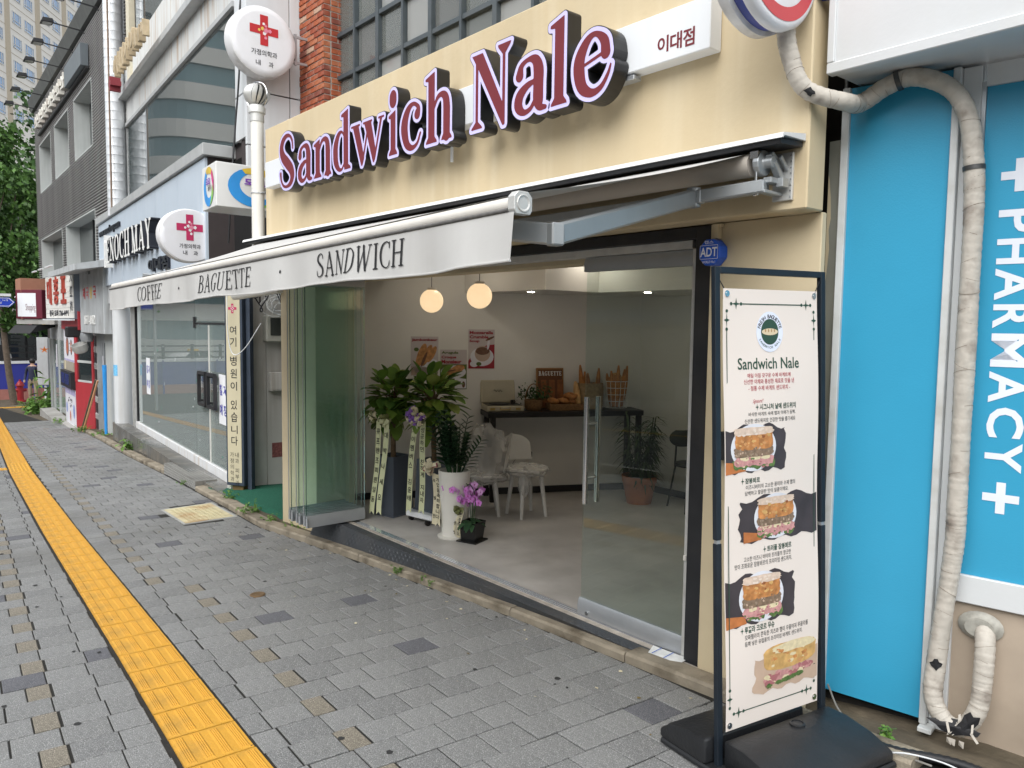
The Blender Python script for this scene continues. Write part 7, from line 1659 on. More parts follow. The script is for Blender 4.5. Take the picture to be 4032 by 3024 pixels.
# person seen from behind with a backpack
def person(name, label, x, y, z, yaw, h, skin, hairc, top_m, leg_m, pack=None, arm_fwd=0.15):
    t = thing(name, label, 'person', (x, y, z), yaw)
    k = h / 1.75
    V = [(0, 0, .95), (0, .01, 1.12), (0, .0, 1.30), (0, 0, 1.44), (0, .01, 1.52), (0, -.02, 1.64),
         (.10, 0, .92), (.11, -.03, .50), (.11, .03, .09), (.115, -.12, .04), (-.10, 0, .92), (-.11, .02, .50), (-.12, .06, .09), (-.125, -.09, .04),
         (.19, 0, 1.40), (.25, .02, 1.14), (.23, -arm_fwd, .95), (.22, -arm_fwd - .05, .86), (-.19, 0, 1.40), (-.25, .02, 1.14), (-.23, -arm_fwd, .95), (-.22, -arm_fwd - .05, .86)]
    E_ = [(0, 1), (1, 2), (2, 3), (3, 4), (4, 5), (0, 6), (6, 7), (7, 8), (8, 9), (0, 10), (10, 11), (11, 12), (12, 13), (3, 14), (14, 15), (15, 16), (16, 17), (3, 18), (18, 19), (19, 20), (20, 21)]
    R_ = [.15, .145, .16, .13, .055, .085, .095, .07, .045, .04, .095, .07, .045, .04, .06, .05, .04, .035, .06, .05, .04, .035]
    me = bpy.data.meshes.new('body'); me.from_pydata([(a * k, b * k, c * k) for a, b, c in V], E_, [])
    o = bpy.data.objects.new('body', me); COL.objects.link(o)
    m1 = o.modifiers.new('s', 'SKIN'); m1.use_smooth_shade = True; o.modifiers.new('u', 'SUBSURF').levels = 1
    for i, sv in enumerate(me.skin_vertices[0].data): sv.radius = (R_[i] * k, R_[i] * k); sv.use_root = (i == 0)
    dg = bpy.context.evaluated_depsgraph_get(); m2 = bpy.data.meshes.new_from_object(o.evaluated_get(dg)); bpy.data.objects.remove(o)
    for m_ in (top_m, leg_m, skin): m2.materials.append(m_)
    for p in m2.polygons:
        c = p.center; p.use_smooth = True
        p.material_index = 2 if (c.z > 1.47 * k or (c.z < .93 * k and abs(c.x) > .17 * k)) else (1 if c.z < .96 * k else 0)
    b = link('body', m2, t)
    MB(Matrix.Translation((0, .012 * k, 1.665 * k))).ball((0, 0, 0), .105 * k, 14, 10, 1.12).build('hair', [hairc], t, local=True, smooth=60)
    if pack:
        g = MB(); g.box(-.16 * k, .16 * k, .10 * k, .27 * k, .98 * k, 1.42 * k); bp = g.build('backpack', [pack], t, local=True, bev=.05 * k, seg=2, smooth=50)
        MB().box(-.12 * k, .12 * k, .27 * k, .31 * k, 1.0 * k, 1.2 * k).build('pocket', [pack], bp, local=True, bev=.02)
    return t
m_skin = mat('skin', (0.45, 0.28, 0.20), 0.5); m_hair = mat('hair_black', (0.012, 0.011, 0.011), 0.5); m_nav = mat('cloth_navy', (0.025, 0.03, 0.06), 0.8); m_kha = mat('cloth_khaki', (0.30, 0.25, 0.17), 0.8); m_bpk = mat('pack_black', (0.014, 0.015, 0.018), 0.6); m_wsh = mat('cloth_white', (0.62, 0.62, 0.62), 0.8)
person('person', 'person in dark jacket and khaki trousers with black backpack, seen from behind', -34.3, 5.02, gz(-34.3), 62, 1.78, m_skin, m_hair, m_nav, m_kha, m_bpk)
person('person', 'distant person in white shirt with dark backpack at far left', -50.0, 6.1, -1.55, 60, 1.72, m_skin, m_hair, m_wsh, m_bpk, m_bpk)
person('person', 'distant person in white top waiting beside the lit bus stop advert', -49.0, 10.6, -1.6, 200, 1.65, m_skin, m_hair, m_wsh, m_kha)
# bus stop, advert panel, kiosk
bst = thing('bus_shelter', 'bus shelter with glowing blue advert panel beyond the crossing', 'bus shelter', (-50.5, 10.0, -1.7))
MB().box(-51.2, -50.2, 7.0, 12.5, 2.6, 2.8).build('roof', [m_lb], bst)
for y in (7.1, 9.2, 12.4): MB().box(-50.8, -50.65, y, y + .12, -1.7, 2.6).build('post', [m_lb], bst)
ad = MB().box(-50.5, -50.2, 9.2, 10.7, -1.0, 1.1).build('advert_case', [m_lb], bst)
MB().box(-50.2, -50.19, 9.32, 10.58, -.85, .98).build('advert_face', [mat('advert_blue', (0.16, 0.40, 0.62), 0.3, var=0.35, scale=1.3, emit=0.35)], ad)
g = MB(); T(g, 'UVAI', (9.5, .55, 10.4, .85), (-50.19, 0, 0), Y3, Z3, .006); g.build('advert_lettering', [m_lw], ad, kind='stuff')
MB().box(-50.9, -50.5, 8.0, 9.0, 1.1, 1.6).build('route_sign', [mat('route_yellow', (0.75, 0.48, 0.03), 0.4, emit=0.3)], bst)
g = MB(); g.grid(lambda u, v: (-54 - 1.0 * math.sin(math.pi * v), 7.0 + 5.2 * u, 1.6 + 1.5 * math.sin(math.pi * u) ** .5 * (1 - v * .0) - 0.0 * v), 20, 4)
solo(MB().add(g.v, g.f).prism([(7.0, 1.4), (12.2, 1.4), (12.0, 2.2), (11.2, 2.8), (9.6, 3.1), (8.0, 2.8), (7.2, 2.2)], -54.6, -54.0, 'x'), 'pink_awning', 'pink dome shaped shop awning across the crossing', 'awning', [mat('pink_canvas', (0.42, 0.10, 0.16), 0.7, var=0.2, scale=2)], (-54, 9.6, 1.4))
g = MB(); g.box(-58, -55, 2, 18, -1.9, 9); fb = solo(g, 'far_shop', 'dark far shop building across the side street behind the bus shelter', 'building', [mat('far_dark', (0.10, 0.10, 0.11), 0.7, var=0.2)], (-56, 10, -1.9))
MB().box(-54.99, -54.9, 3, 17, 1.2, 3.6).build('shop_band', [m_pst], fb); MB().box(-54.99, -54.9, 3, 17, -1.5, 1.1).build('shop_window', [m_dglass], fb)
g = MB(); g.prism([(3.6, -1.7), (6.4, -1.7), (6.0, 1.9), (4.6, 2.1), (3.9, 1.9)], -52.8, -52.4, 'x'); solo(g, 'grey_display', 'pale grey display board with rounded top at far left', 'display board', [mat('display_grey', (0.34, 0.37, 0.41), 0.6)], (-52.6, 5, -1.7))
# taxi on the road (seen in the shop glass), van behind it
def car(name, label, M, body_m, band_m, L_=4.7, W_=1.8, van=False):
    t = thing(name, label, 'taxi' if not van else 'van', M=M)
    hl, hw = L_ / 2, W_ / 2
    pr_ = [(-hl, .35), (-hl, .75), (-hl + .1, .92), (-1.35, 1.0), (-.75, 1.42), (.75, 1.45), (1.45, 1.02), (hl - .1, .88), (hl, .70), (hl, .35)] if not van else [(-hl, .35), (-hl, 1.0), (-hl + .6, 1.1), (-hl + 1.1, 1.85), (hl - .1, 1.9), (hl, 1.0), (hl, .35)]
    g = MB(); n = len(pr_); secs = ((-hw, .0), (-hw + .06, .03), (hw - .06, .03), (hw, .0)); vs = []
    def inset(p): return .20 * max(0, (p[1] - 1.0)) / .45
    for y, _ in ((-1, 0), (1, 0)):
        vs += [(p[0], y * (hw - inset(p)), p[1]) for p in pr_]
    g.add(vs, [tuple(range(n)), tuple(range(2 * n - 1, n - 1, -1))] + [(i, i + n, (i + 1) % n + n, (i + 1) % n) for i in range(n)]); g.build('body', [body_m], t, local=True, bev=.05, seg=2, smooth=40)
    if not van: wins = [[(-1.22, 1.02), (-.72, 1.38), (-.02, 1.40), (-.02, 1.03)], [(.04, 1.03), (.04, 1.40), (.70, 1.40), (1.28, 1.05)]]
    else: wins = [[(-hl + .75, 1.2), (-hl + 1.15, 1.75), (-.2, 1.78), (-.2, 1.2)], [(-.1, 1.2), (-.1, 1.78), (hl - .4, 1.78), (hl - .4, 1.2)]]
    for w_ in wins:
        for s_ in (-1, 1): 
            P = [(p[0], s_ * (hw - inset(p) + .012), p[1]) for p in w_]; MB().poly(P if s_ < 0 else P[::-1]).build('side_window', [m_dglass2], t, local=True)
    for x in (-hl + .85, hl - .9):
        for s_ in (-1, 1):
            g = MB(); g.lathe([(.2, -.10), (.33, -.09), (.34, 0), (.33, .09), (.2, .10)], (x, s_ * (hw - .09), .34), 20, 'y'); w_ = g.build('wheel', [m_lb], t, local=True, smooth=40)
            g = MB(); g.lathe([(1e-6, .105 * s_), (.19, .104 * s_)], (x, s_ * (hw - .09), .34), 14, 'y'); g.build('rim', [m_alu], w_, local=True)
    if band_m:
        for s_ in (-1, 1):
            P = [(-1.0, s_ * (hw + .012), .40), (-.3, s_ * (hw + .012), .40), (-1.1, s_ * (hw + .012), .95), (-1.5, s_ * (hw + .012), .93)]; MB().poly(P).build('side_stripe', [band_m], t, local=True)
            P = [(.5, s_ * (hw + .012), .40), (1.2, s_ * (hw + .012), .40), (.9, s_ * (hw + .012), .75), (.2, s_ * (hw + .012), .75)]; MB().poly(P).build('side_stripe', [band_m], t, local=True)
        MB().box(-.35, .1, -.35, .35, 1.46, 1.60).build('roof_sign', [band_m], t, local=True, bev=.03)
    return t
m_dglass2 = mat('car_glass', (0.02, 0.025, 0.03), 0.05, spec=0.6)
m_cw = mat('car_white', (0.62, 0.62, 0.62), 0.3, coat=0.5); m_cy = mat('car_yellow', (0.66, 0.40, 0.02), 0.35)
car('taxi', 'white taxi with yellow side stripes waiting on the side street', Matrix.Translation((-57.3, -3.2, -1.8)) @ Matrix.Rotation(rad(60), 4, 'Z'), m_cw, m_cy)
car('white_van', 'white van stopped behind the striped taxi', Matrix.Translation((-60.2, -7.6, -1.8)) @ Matrix.Rotation(rad(60), 4, 'Z'), m_cw, None, 4.9, 1.9, True)
car('white_car', 'plain white van parked across the street opposite the shop', Matrix.Translation((-9.5, -9.6, gz(-9.5) - .13)), m_cw, None, 4.8, 1.85, True)

# ------------------------------------------------------------------ apartment tower, far left top
AK = 1.27
ad_ = Vector((_R[0][0] * (50 - 2016) + _R[0][1] * (42 - 1512) + _R[0][2] * 3028, _R[1][0] * (50 - 2016) + _R[1][1] * (42 - 1512) + _R[1][2] * 3028, 0)).normalized()
AP = ad_ * 90 * AK; FA = frame(AP.x, AP.y, 145.5)
zA = lambda z: 1.709 + (z - 1.709) * AK
ap = thing('apartment_tower', 'tall pale concrete apartment tower with blue windows and tan stripes', 'building', (AP.x, AP.y, -1.8), 145.5)
m_apt = mat('tower_concrete', (0.80, 0.77, 0.72), 0.8, var=0.06, scale=0.4, streak=0.4, dirt=(0.66, 0.62, 0.56)); m_apb = mat('tower_tan', (0.52, 0.45, 0.35), 0.8, var=0.06)
m_apg = mat('tower_glass', (0.16, 0.30, 0.52), 0.12, spec=0.8, var=0.25, scale=0.3); m_apf = mat('tower_frame', (0.70, 0.69, 0.66), 0.5)
# frame u runs away from the camera; the outward normal is +y of this frame
FA2 = FA
MB(FA2).box(-12 * AK, 26 * AK, 0.12, 12, -2, zA(56)).build('wall', [m_apt], ap)
wall_ref = ap.children[0]
for (u0, u1) in ((-1.32, -.46), (4.42, 5.36), (10.2, 11.15), (-7.1, -6.3)): MB(FA2).box(u0 * AK, u1 * AK, 0.05, .12, -2, zA(56)).build('tan_stripe', [m_apb], ap)
PZ = 2.29; wset = [(-3.4, -1.75), (.03, 1.58), (2.25, 3.88), (5.79, 7.37), (8.0, 9.67), (11.55, 13.2), (13.9, 15.6)]
gl_me, fr_me = {}, {}
for fl_ in range(-4, 9):
    z0 = 30.07 + fl_ * PZ; z1 = z0 + 1.12
    MB(FA2).box(-12 * AK, 26 * AK, 0.085, .12, zA(z1 + .52), zA(z1 + .56)).build('floor_seam', [m_apb], ap)
    for (u0, u1) in wset:
        w = (u1 - u0) * AK; h = 1.12 * AK; kk = round(w, 2)
        if kk not in gl_me:
            gl_me[kk] = MB().box(0, w, -.02, 0, 0, h).mesh('window', [m_apg])
            f_ = MB()
            for a in ((0, w, 0, .09), (0, w, h - .07, h), (0, w, h * .27, h * .27 + .06)): f_.box(a[0], a[1], -.07, -.02, a[2], a[3])
            for a in (0, .22 * w, .78 * w, w - .08): f_.box(a, a + .08, -.07, -.02, .0, h)
            fr_me[kk] = f_.mesh('frame', [m_apf])
        o = bpy.data.objects.new('window', gl_me[kk]); COL.objects.link(o); o.parent = ap; o.matrix_local = WM[ap.name].inverted() @ FA2 @ Matrix.Translation((u0 * AK, .118, zA(z0)))
        f2 = bpy.data.objects.new('frame', fr_me[kk]); COL.objects.link(f2); f2.parent = o

# ------------------------------------------------------------------ street front across the road (seen in the glass)
op = random.Random(31); x = -70.0; i = 0
m_oband = mat('office_band', (0.50, 0.49, 0.46), 0.7, var=0.08); m_oglass = mat('office_glass', (0.07, 0.10, 0.12), 0.1, spec=0.7)
oc_ = [(0.30, 0.29, 0.27), (0.22, 0.20, 0.18), (0.38, 0.36, 0.33), (0.16, 0.16, 0.17), (0.30, 0.24, 0.19)]
looks = ['pale', 'brown', 'cream', 'charcoal', 'sandstone']; sizes = ['tall', 'low', 'mid-height', 'broad', 'slim', 'stepped', 'plain', 'squat']
while x < 30:
    w = op.uniform(11, 17); h = op.uniform(8, 12); c = oc_[i % 5]
    t = thing('street_building', '%s %s banded building in the row across the road' % (sizes[i % 8], looks[i % 5]), 'building', (x + w / 2, -19, gz(x) - .2), group='buildings across the road')
    b0 = gz(x) - .4
    MB().box(x + .1, x + w - .1, -26, -14.0, b0, b0 + h).build('wall', [mat('opp_wall_%d' % (i % 5), c, 0.8, var=0.1, scale=1)], t)
    MB().box(x + .6, x + w - .6, -14.02, -13.9, b0 + .3, b0 + 3.0).build('shop_window', [m_oglass], t)
    MB().box(x + .3, x + w - .3, -13.98, -13.6, b0 + 3.2, b0 + 4.2).build('sign_band', [mat('opp_sign_%d' % (i % 3), ((0.5, 0.5, 0.5), (0.12, 0.2, 0.3), (0.55, 0.42, 0.1))[i % 3], 0.5)], t)
    z = b0 + 5.0
    while z < b0 + h - 2: MB().box(x + .04, x + w - .04, -26.04, -13.92, z, z + 1.7).build('window_band', [m_oglass], t); z += 3.1
    x += w; i += 1
of = thing('office_block', 'tall round cornered office block with glass bands beyond the crossing', 'building', (-95, -25, -1.8))
def rrect(x0, x1, y0, y1, r_, n=8):
    P = []
    for cx, cy, a0 in ((x1 - r_, y1 - r_, 0), (x0 + r_, y1 - r_, 90), (x0 + r_, y0 + r_, 180), (x1 - r_, y0 + r_, 270)):
        P += [(cx + r_ * math.cos(rad(a0 + 90 * k / n)), cy + r_ * math.sin(rad(a0 + 90 * k / n))) for k in range(n + 1)]
    return P
m_ofb = mat('office_concrete', (0.52, 0.51, 0.48), 0.7, var=0.06); m_ofg = mat('office_teal_glass', (0.10, 0.17, 0.19), 0.15, spec=0.6)
z = -1.8
for k in range(9):
    MB().prism(rrect(-112, -82, -46, -3.2, 4.5), z, z + 1.7, 'z').build('concrete_band', [m_ofb], of); MB().prism(rrect(-111.7, -82.3, -45.7, -3.5, 4.3), z + 1.7, z + 3.6, 'z').build('window_band', [m_ofg], of); z += 3.6
MB().prism(rrect(-112, -82, -46, -3.2, 4.5), z, z + 2.2, 'z').build('concrete_band', [m_ofb], of)
g = slab(-120, 30, -14.0, -11.2, -.01, .2, 20); struct(g, 'far_pavement', [m_conc])
# ------------------------------------------------------------------ inside the shop
FW = frame(-6.82, 3.83, 63.6)
WU = tuple(FW.to_3x3() @ Vector((1, 0, 0))); WN = FW.to_3x3() @ Vector((0, -1, 0))
def wp3(u, off, z): return FW @ Vector((u, off, z))
m_globe = mat('globe_glass', (0.5, 0.42, 0.32), 0.4, emit=0.52, emit_col=(1.0, 0.72, 0.42))
for x, y, z, r_, lab in ((-5.86, 4.0, 1.926, .107, 'left glowing globe pendant lamp above the ribboned plants'), (-5.15, 4.0, 1.957, .107, 'right glowing globe pendant lamp nearer the glass door')):
    t = thing('pendant_lamp', lab, 'lamp', (x, y, 2.45), group='globe pendant lamps')
    MB().ball((x, y, z), r_, 28, 18).build('globe', [m_globe], t, smooth=60)
    MB().lathe([(.045, z + r_ * .93), (.04, z + r_ + .012), (.008, z + r_ + .016)], (x, y, 0), 18).build('cap', [m_pvc], t, smooth=40)
    MB().tube([(x, y, z + r_), (x, y, 2.449)], .003, 6).build('cord', [m_txt], t)
# posters
m_pp = mat('poster_paper', (0.56, 0.50, 0.50), 0.6, var=0.04)
m_prd = mat('poster_red', (0.33, 0.025, 0.04), 0.6); m_pgr = mat('poster_green', (0.10, 0.14, 0.035), 0.6, var=.2); m_pcr = mat('poster_bread', (0.50, 0.24, 0.09), 0.6, var=.45, scale=30); m_pdk = mat('poster_soup', (0.16, 0.08, 0.05), 0.6, var=.4, scale=50); m_pbo = mat('poster_bowl', (0.48, 0.36, 0.29), 0.6)
PM = [m_pp, m_prd, m_pgr, m_pcr, m_pdk, m_pbo, m_pst]
def poster(label, u0, u1, z0, z1, lines, shapes, lc=None):
    t = thing('food_poster', label, 'poster', tuple(wp3((u0 + u1) / 2, -.004, (z0 + z1) / 2)), group='food posters on the wall')
    MB(FW).box(u0, u1, -.006, -.003, z0, z1).build('paper', [m_pp], t)
    O = tuple(wp3(0, -.006, 0))
    g = MB(FW)
    for mi, pts, o in shapes:
        g.mi = mi; g.poly([(u0 + a * (u1 - u0), -.006 - o * .0006, z0 + b * (z1 - z0)) for a, b in pts])
    g.build('picture', PM, t)
    for s_, a0, b0, a1, b1, mm in lines:
        g = MB(); T(g, s_, (u0 + a0 * (u1 - u0), z0 + b0 * (z1 - z0), u0 + a1 * (u1 - u0), z0 + b1 * (z1 - z0)), O, WU, (0, 0, 1), .004, bold=.04); g.build('title', [mm], t)
def ell(cx, cy, rx, ry, n=18, rot=0): return [(cx + rx * math.cos(a) * math.cos(rot) - ry * math.sin(a) * math.sin(rot), cy + rx * math.cos(a) * math.sin(rot) + ry * math.sin(a) * math.cos(rot)) for a in [2 * math.pi * k / n for k in range(n)]]
poster('poster with Jambonbeur title and baguette picture, leftmost of three', .478, .759, 1.191, 1.589, [('Jambonbeur', .03, .87, .97, .95, m_prd)],
       [(0, ell(.5, .2, .45, .17), 1), (6, ell(.62, .33, .36, .12), 2), (3, ell(.38, .52, .14, .34, 18, -.5), 3), (3, ell(.58, .52, .12, .32, 18, -.6), 4), (3, ell(.76, .55, .10, .26, 18, -.7), 5), (4, ell(.48, .42, .05, .22, 14, -.55), 6), (2, ell(.2, .67, .09, .05), 6), (5, [(.02, .02), (.98, .02), (.98, .2), (.02, .24)], 1)])
poster('poster with Arugula Croque Monsieur title, lowest of three', .777, 1.055, 1.049, 1.457, [('Arugula', .05, .88, .68, .96, m_pgr), ('Croque', .05, .76, .6, .85, m_prd), ('Monsieur', .05, .65, .8, .75, m_prd)],
       [(2, [(0, 0), (1, 0), (1, .63), (0, .63)], 1), (6, ell(.5, .44, .47, .17), 2), (3, ell(.35, .44, .28, .09, 18, .1), 3), (3, ell(.66, .52, .26, .09, 18, .15), 4), (4, ell(.4, .47, .2, .02, 14, .1), 5), (6, [(.55, .02), (.98, .02), (.98, .26), (.55, .3)], 3), (4, ell(.88, .12, .06, .08), 5)])
poster('poster with Mozzarella Crumble Soup title, highest of three', 1.070, 1.346, 1.263, 1.667, [('Mozzarella', .04, .88, .94, .96, m_prd), ('Crumble', .04, .77, .76, .85, m_prd), ('Soup', .04, .655, .42, .74, m_prd)],
       [(1, [(0, 0), (1, 0), (1, .62), (.7, .6), (.3, .46), (0, .2)], 1), (6, ell(.52, .30, .45, .24), 2), (5, ell(.54, .38, .30, .20), 3), (4, ell(.54, .45, .27, .10), 4), (6, ell(.76, .62, .05, .14, 14, -.2), 5), (4, ell(.82, .77, .18, .03, 12, .3), 6), (6, ell(.22, .12, .16, .08), 6), (2, ell(.4, .12, .1, .05), 7)])
# console table
tb = thing('console_table', 'long black wooden console table along the side wall', 'table', tuple(wp3(2.05, -.19, FZ)))
m_tb = mat('table_black', (0.014, 0.013, 0.013), 0.45, var=.2)
MB(FW).box(1.2, 2.87, -.38, -.02, .79, .845).build('tabletop', [m_tb], tb, bev=.004)
for u in (1.235, 2.80):
    for y in (-.375, -.07): MB(FW).box(u, u + .05, y, y + .05, FZ, .79).build('leg', [m_tb], tb)
# record player in an open case
m_case = mat('case_cream', (0.50, 0.45, 0.33), 0.6, var=.06); m_brass = mat('brass', (0.45, 0.32, 0.12), 0.35, .8)
rp = thing('record_player', 'cream suitcase record player with its lid open', 'record player', tuple(wp3(1.4, -.2, .846)))
MB(FW).box(1.20, 1.585, -.335, -.06, .846, .905).build('case', [m_case], rp, bev=.008)
MB(FW).box(1.215, 1.57, -.32, -.075, .906, .910).build('deck', [m_tb], rp)
g = MB(FW); g.lathe([(.10, .911), (.10, .918), (1e-6, .918)], (1.36, -.19, 0), 24); g.build('record', [m_txt], rp)
g = MB(FW); g.tube([(1.52, -.12, .935), (1.52, -.22, .935), (1.47, -.28, .925)], .006, 6); g.box(1.50, 1.54, -.14, -.10, .91, .945); g.build('tone_arm', [m_tb], rp)
lm = FW @ Matrix.Translation((1.2, -.055, .91)) @ Matrix.Rotation(rad(-12), 4, 'X')
lid = MB(lm).box(0, .365, 0, .05, 0, .245).build('lid', [m_case], rp, bev=.01)
MB(lm).box(.02, .345, -.002, .0, .02, .225).build('lining', [mat('lining', (0.46, 0.42, 0.32), 0.7)], lid)
g = MB(lm); g.tube([(.14 + i * .008, -.004, .125 + .012 * math.sin(i * 1.7)) for i in range(12)], .0025, 5); g.build('script', [m_txt], lid, kind='stuff')
g = MB(FW)
for u in (1.235, 1.50): g.box(u, u + .05, -.34, -.335, .862, .885)
g.tube([(1.34, -.338, .89), (1.34, -.352, .868), (1.44, -.352, .868), (1.44, -.338, .89)], .006, 6); g.build('latches', [m_brass], rp, kind='stuff')
# woven baskets, bread
m_wick = mat('wicker', (0.22, 0.12, 0.05), 0.8, var=.4, scale=60, bump=.8, bscale=140); m_bread = mat('bread_crust', (0.40, 0.17, 0.05), 0.6, var=.4, scale=25, bump=.3); m_breadl = mat('bread_pale', (0.55, 0.33, 0.14), 0.6, var=.3, scale=25)
def loaf(par, a, b, r_, m=None, name='bread'):
    a, b = Vector(a), Vector(b); g = MB(); n = 9
    g.tube([a.lerp(b, i / (n - 1)) for i in range(n)], [r_ * (math.sin(math.pi * (i + .35) / (n - .3)) ** .5) for i in range(n)], 10); return g.build(name, [m or m_bread], par, smooth=60)
bk = thing('plant_basket', 'round wicker basket with tall handle and trailing green plant', 'basket', tuple(wp3(1.72, -.2, .846)))
g = MB(FW); g.lathe([(.075, .847), (.092, .88), (.095, .95), (.088, .955), (.08, .94), (1e-6, .94)], (1.72, -.2, 0), 22); g.build('basket', [m_wick], bk, smooth=40)
g = MB(FW); g.tube([(1.72 + .085 * math.cos(a), -.2, .95 + .165 * math.sin(a)) for a in [math.pi * i / 14 for i in range(15)]], .006, 6); g.build('handle', [m_wick], bk, smooth=50)
q = random.Random(4); g = MB(); leaf_cloud(g, [wp3(1.72, -.2, .97) + Vector((q.gauss(0, .07), q.gauss(0, .07), abs(q.gauss(0, .05)))) for k in range(220)], .035, q, 2); leaf_cloud(g, [wp3(1.83 + q.gauss(0, .04), -.2, 1.03 + q.gauss(0, .05)) for k in range(50)] + [wp3(1.60 + q.gauss(0, .03), -.2, 1.02 + q.gauss(0, .05)) for k in range(30)], .03, q, 2)
g.build('foliage', GB[:2], bk, kind='stuff')
bf = thing('framed_print', 'wooden framed BAGUETTE picture leaning on the wall behind the bread', 'picture', tuple(wp3(1.94, -.05, .846)))
bm_ = FW @ Matrix.Translation((1.79, -.075, .847)) @ Matrix.Rotation(rad(-5), 4, 'X')
MB(bm_).box(0, .30, 0, .015, 0, .425).build('frame', [mat('frame_oak', (0.30, 0.15, 0.05), 0.5)], bf, bev=.003)
pi_ = MB(bm_).box(.015, .285, -.002, 0, .015, .41).build('print', [mat('print_brown', (0.13, 0.045, 0.015), 0.5, var=.2)], bf)
g = MB(bm_)
for k, c in enumerate((.05, .14, .23)): g.box(c, c + .06, -.004, -.003, .015, .30)
g.build('baguette_picture', [mat('print_crust2', (0.24, 0.085, 0.025), 0.5, var=.4, scale=20)], pi_, kind='stuff')
g = MB(); serif_text(g, 'BAGUETTE', (.025, .345, .275, .39), tuple(bm_ @ Vector((0, -.003, 0))), WU, tuple(bm_.to_3x3() @ Vector((0, 0, 1))), 18, 8, .001); g.build('lettering', [m_lw], pi_, kind='stuff')
ty = thing('bread_tray', 'low wicker tray heaped with braided loaves on the console table', 'tray', tuple(wp3(2.05, -.2, .846)))
g = MB(FW); g.box(1.875, 2.235, -.30, -.12, .847, .855); 
for a in ((1.875, 2.235, -.30, -.285), (1.875, 2.235, -.135, -.12), (1.875, 1.89, -.285, -.135), (2.22, 2.235, -.285, -.135)): g.box(*a, .8551, .912)
g.build('tray', [m_wick], ty)
for k, (u0, z0, u1, z1, y) in enumerate(((1.80, .955, 1.98, .925, -.24), (1.93, .95, 2.10, .925, -.23), (2.02, .945, 2.20, .92, -.22), (1.90, .93, 2.15, .93, -.17))):
    b = loaf(bk if False else ty, wp3(u0 + .06, y, z0), wp3(u1, y, z1), .035)
g = MB(); c = wp3(2.13, -.19, .985); g.tube([c + Vector((.06 * math.cos(a), .06 * math.sin(a), .012 * math.sin(3 * a))) for a in [i * 2 * math.pi / 18 for i in range(18)]], .026, 9, closed=True); g.build('bread_ring', [m_bread], ty, smooth=60)
sk = thing('burlap_sack', 'folded burlap sack holding standing baguettes', 'sack', tuple(wp3(2.35, -.2, .846)))
g = MB(FW); g.lathe([(.135, .847), (.15, .90), (.15, 1.05), (.145, 1.12), (.13, 1.115), (.128, 1.0)], (2.345, -.17, 0), 20, sy=.6); g.build('sack', [mat('burlap', (0.27, 0.19, 0.10), 0.9, var=.25, scale=40, bump=.6, bscale=200)], sk, smooth=50)
for u, z, l in ((2.22, 1.31, -.05), (2.29, 1.24, .0), (2.33, 1.22, .02), (2.47, 1.27, .06), (2.40, 1.12, .03)): loaf(sk, wp3(2.345 + (u - 2.345) * .6, -.17, .90), wp3(u, -.15 + l, z), .026)
loaf(sk, wp3(2.20, -.24, .86), wp3(2.17, -.2, 1.14), .035, m_breadl)
wb = thing('wire_basket', 'white wire basket filled with baguettes and a round loaf', 'basket', tuple(wp3(2.64, -.2, .846)))
g = MB(FW)
for z, r_ in ((.86, .115), (.93, .122), (1.0, .13), (1.07, .137), (1.14, .145)): g.tube([(2.64 + r_ * math.cos(a), -.18 + r_ * .8 * math.sin(a), z) for a in [i * 2 * math.pi / 20 for i in range(20)]], .0028, 5, closed=True)
for k in range(16): a = 2 * math.pi * k / 16; g.tube([(2.64 + .115 * math.cos(a), -.18 + .092 * math.sin(a), .86), (2.64 + .145 * math.cos(a), -.18 + .116 * math.sin(a), 1.14)], .0025, 5)
g.build('wire_frame', [m_pvc], wb, kind='stuff')
q = random.Random(2)
for k in range(9): a = q.uniform(0, 6.28); loaf(wb, wp3(2.64 + .06 * math.cos(a), -.18 + .05 * math.sin(a), .87), wp3(2.64 + .11 * math.cos(a), -.18 + .09 * math.sin(a), 1.14 + q.uniform(.02, .17)), .026)
MB().ball(wp3(2.62, -.2, 1.16), .07, 14, 10).build('round_loaf', [m_breadl], wb, smooth=60)
# outlet with charger
ou = thing('wall_outlet', 'white wall outlet with black charger plugged in and thin cable', 'outlet', tuple(wp3(1.742, -.005, .32)))
MB(FW).box(1.70, 1.785, -.012, -.001, .255, .385).build('plate', [m_pvc], ou, bev=.003); MB(FW).box(1.715, 1.755, -.06, -.013, .33, .385).build('charger', [m_tb], ou, bev=.004)
g = MB(); g.tube(_cr([tuple(wp3(1.72, -.05, .39)), tuple(wp3(1.66, -.06, .40)), tuple(wp3(1.56, -.07, .30)), tuple(wp3(1.52, -.08, .23))], 6), .003, 5); g.build('cable', [m_tb], ou)

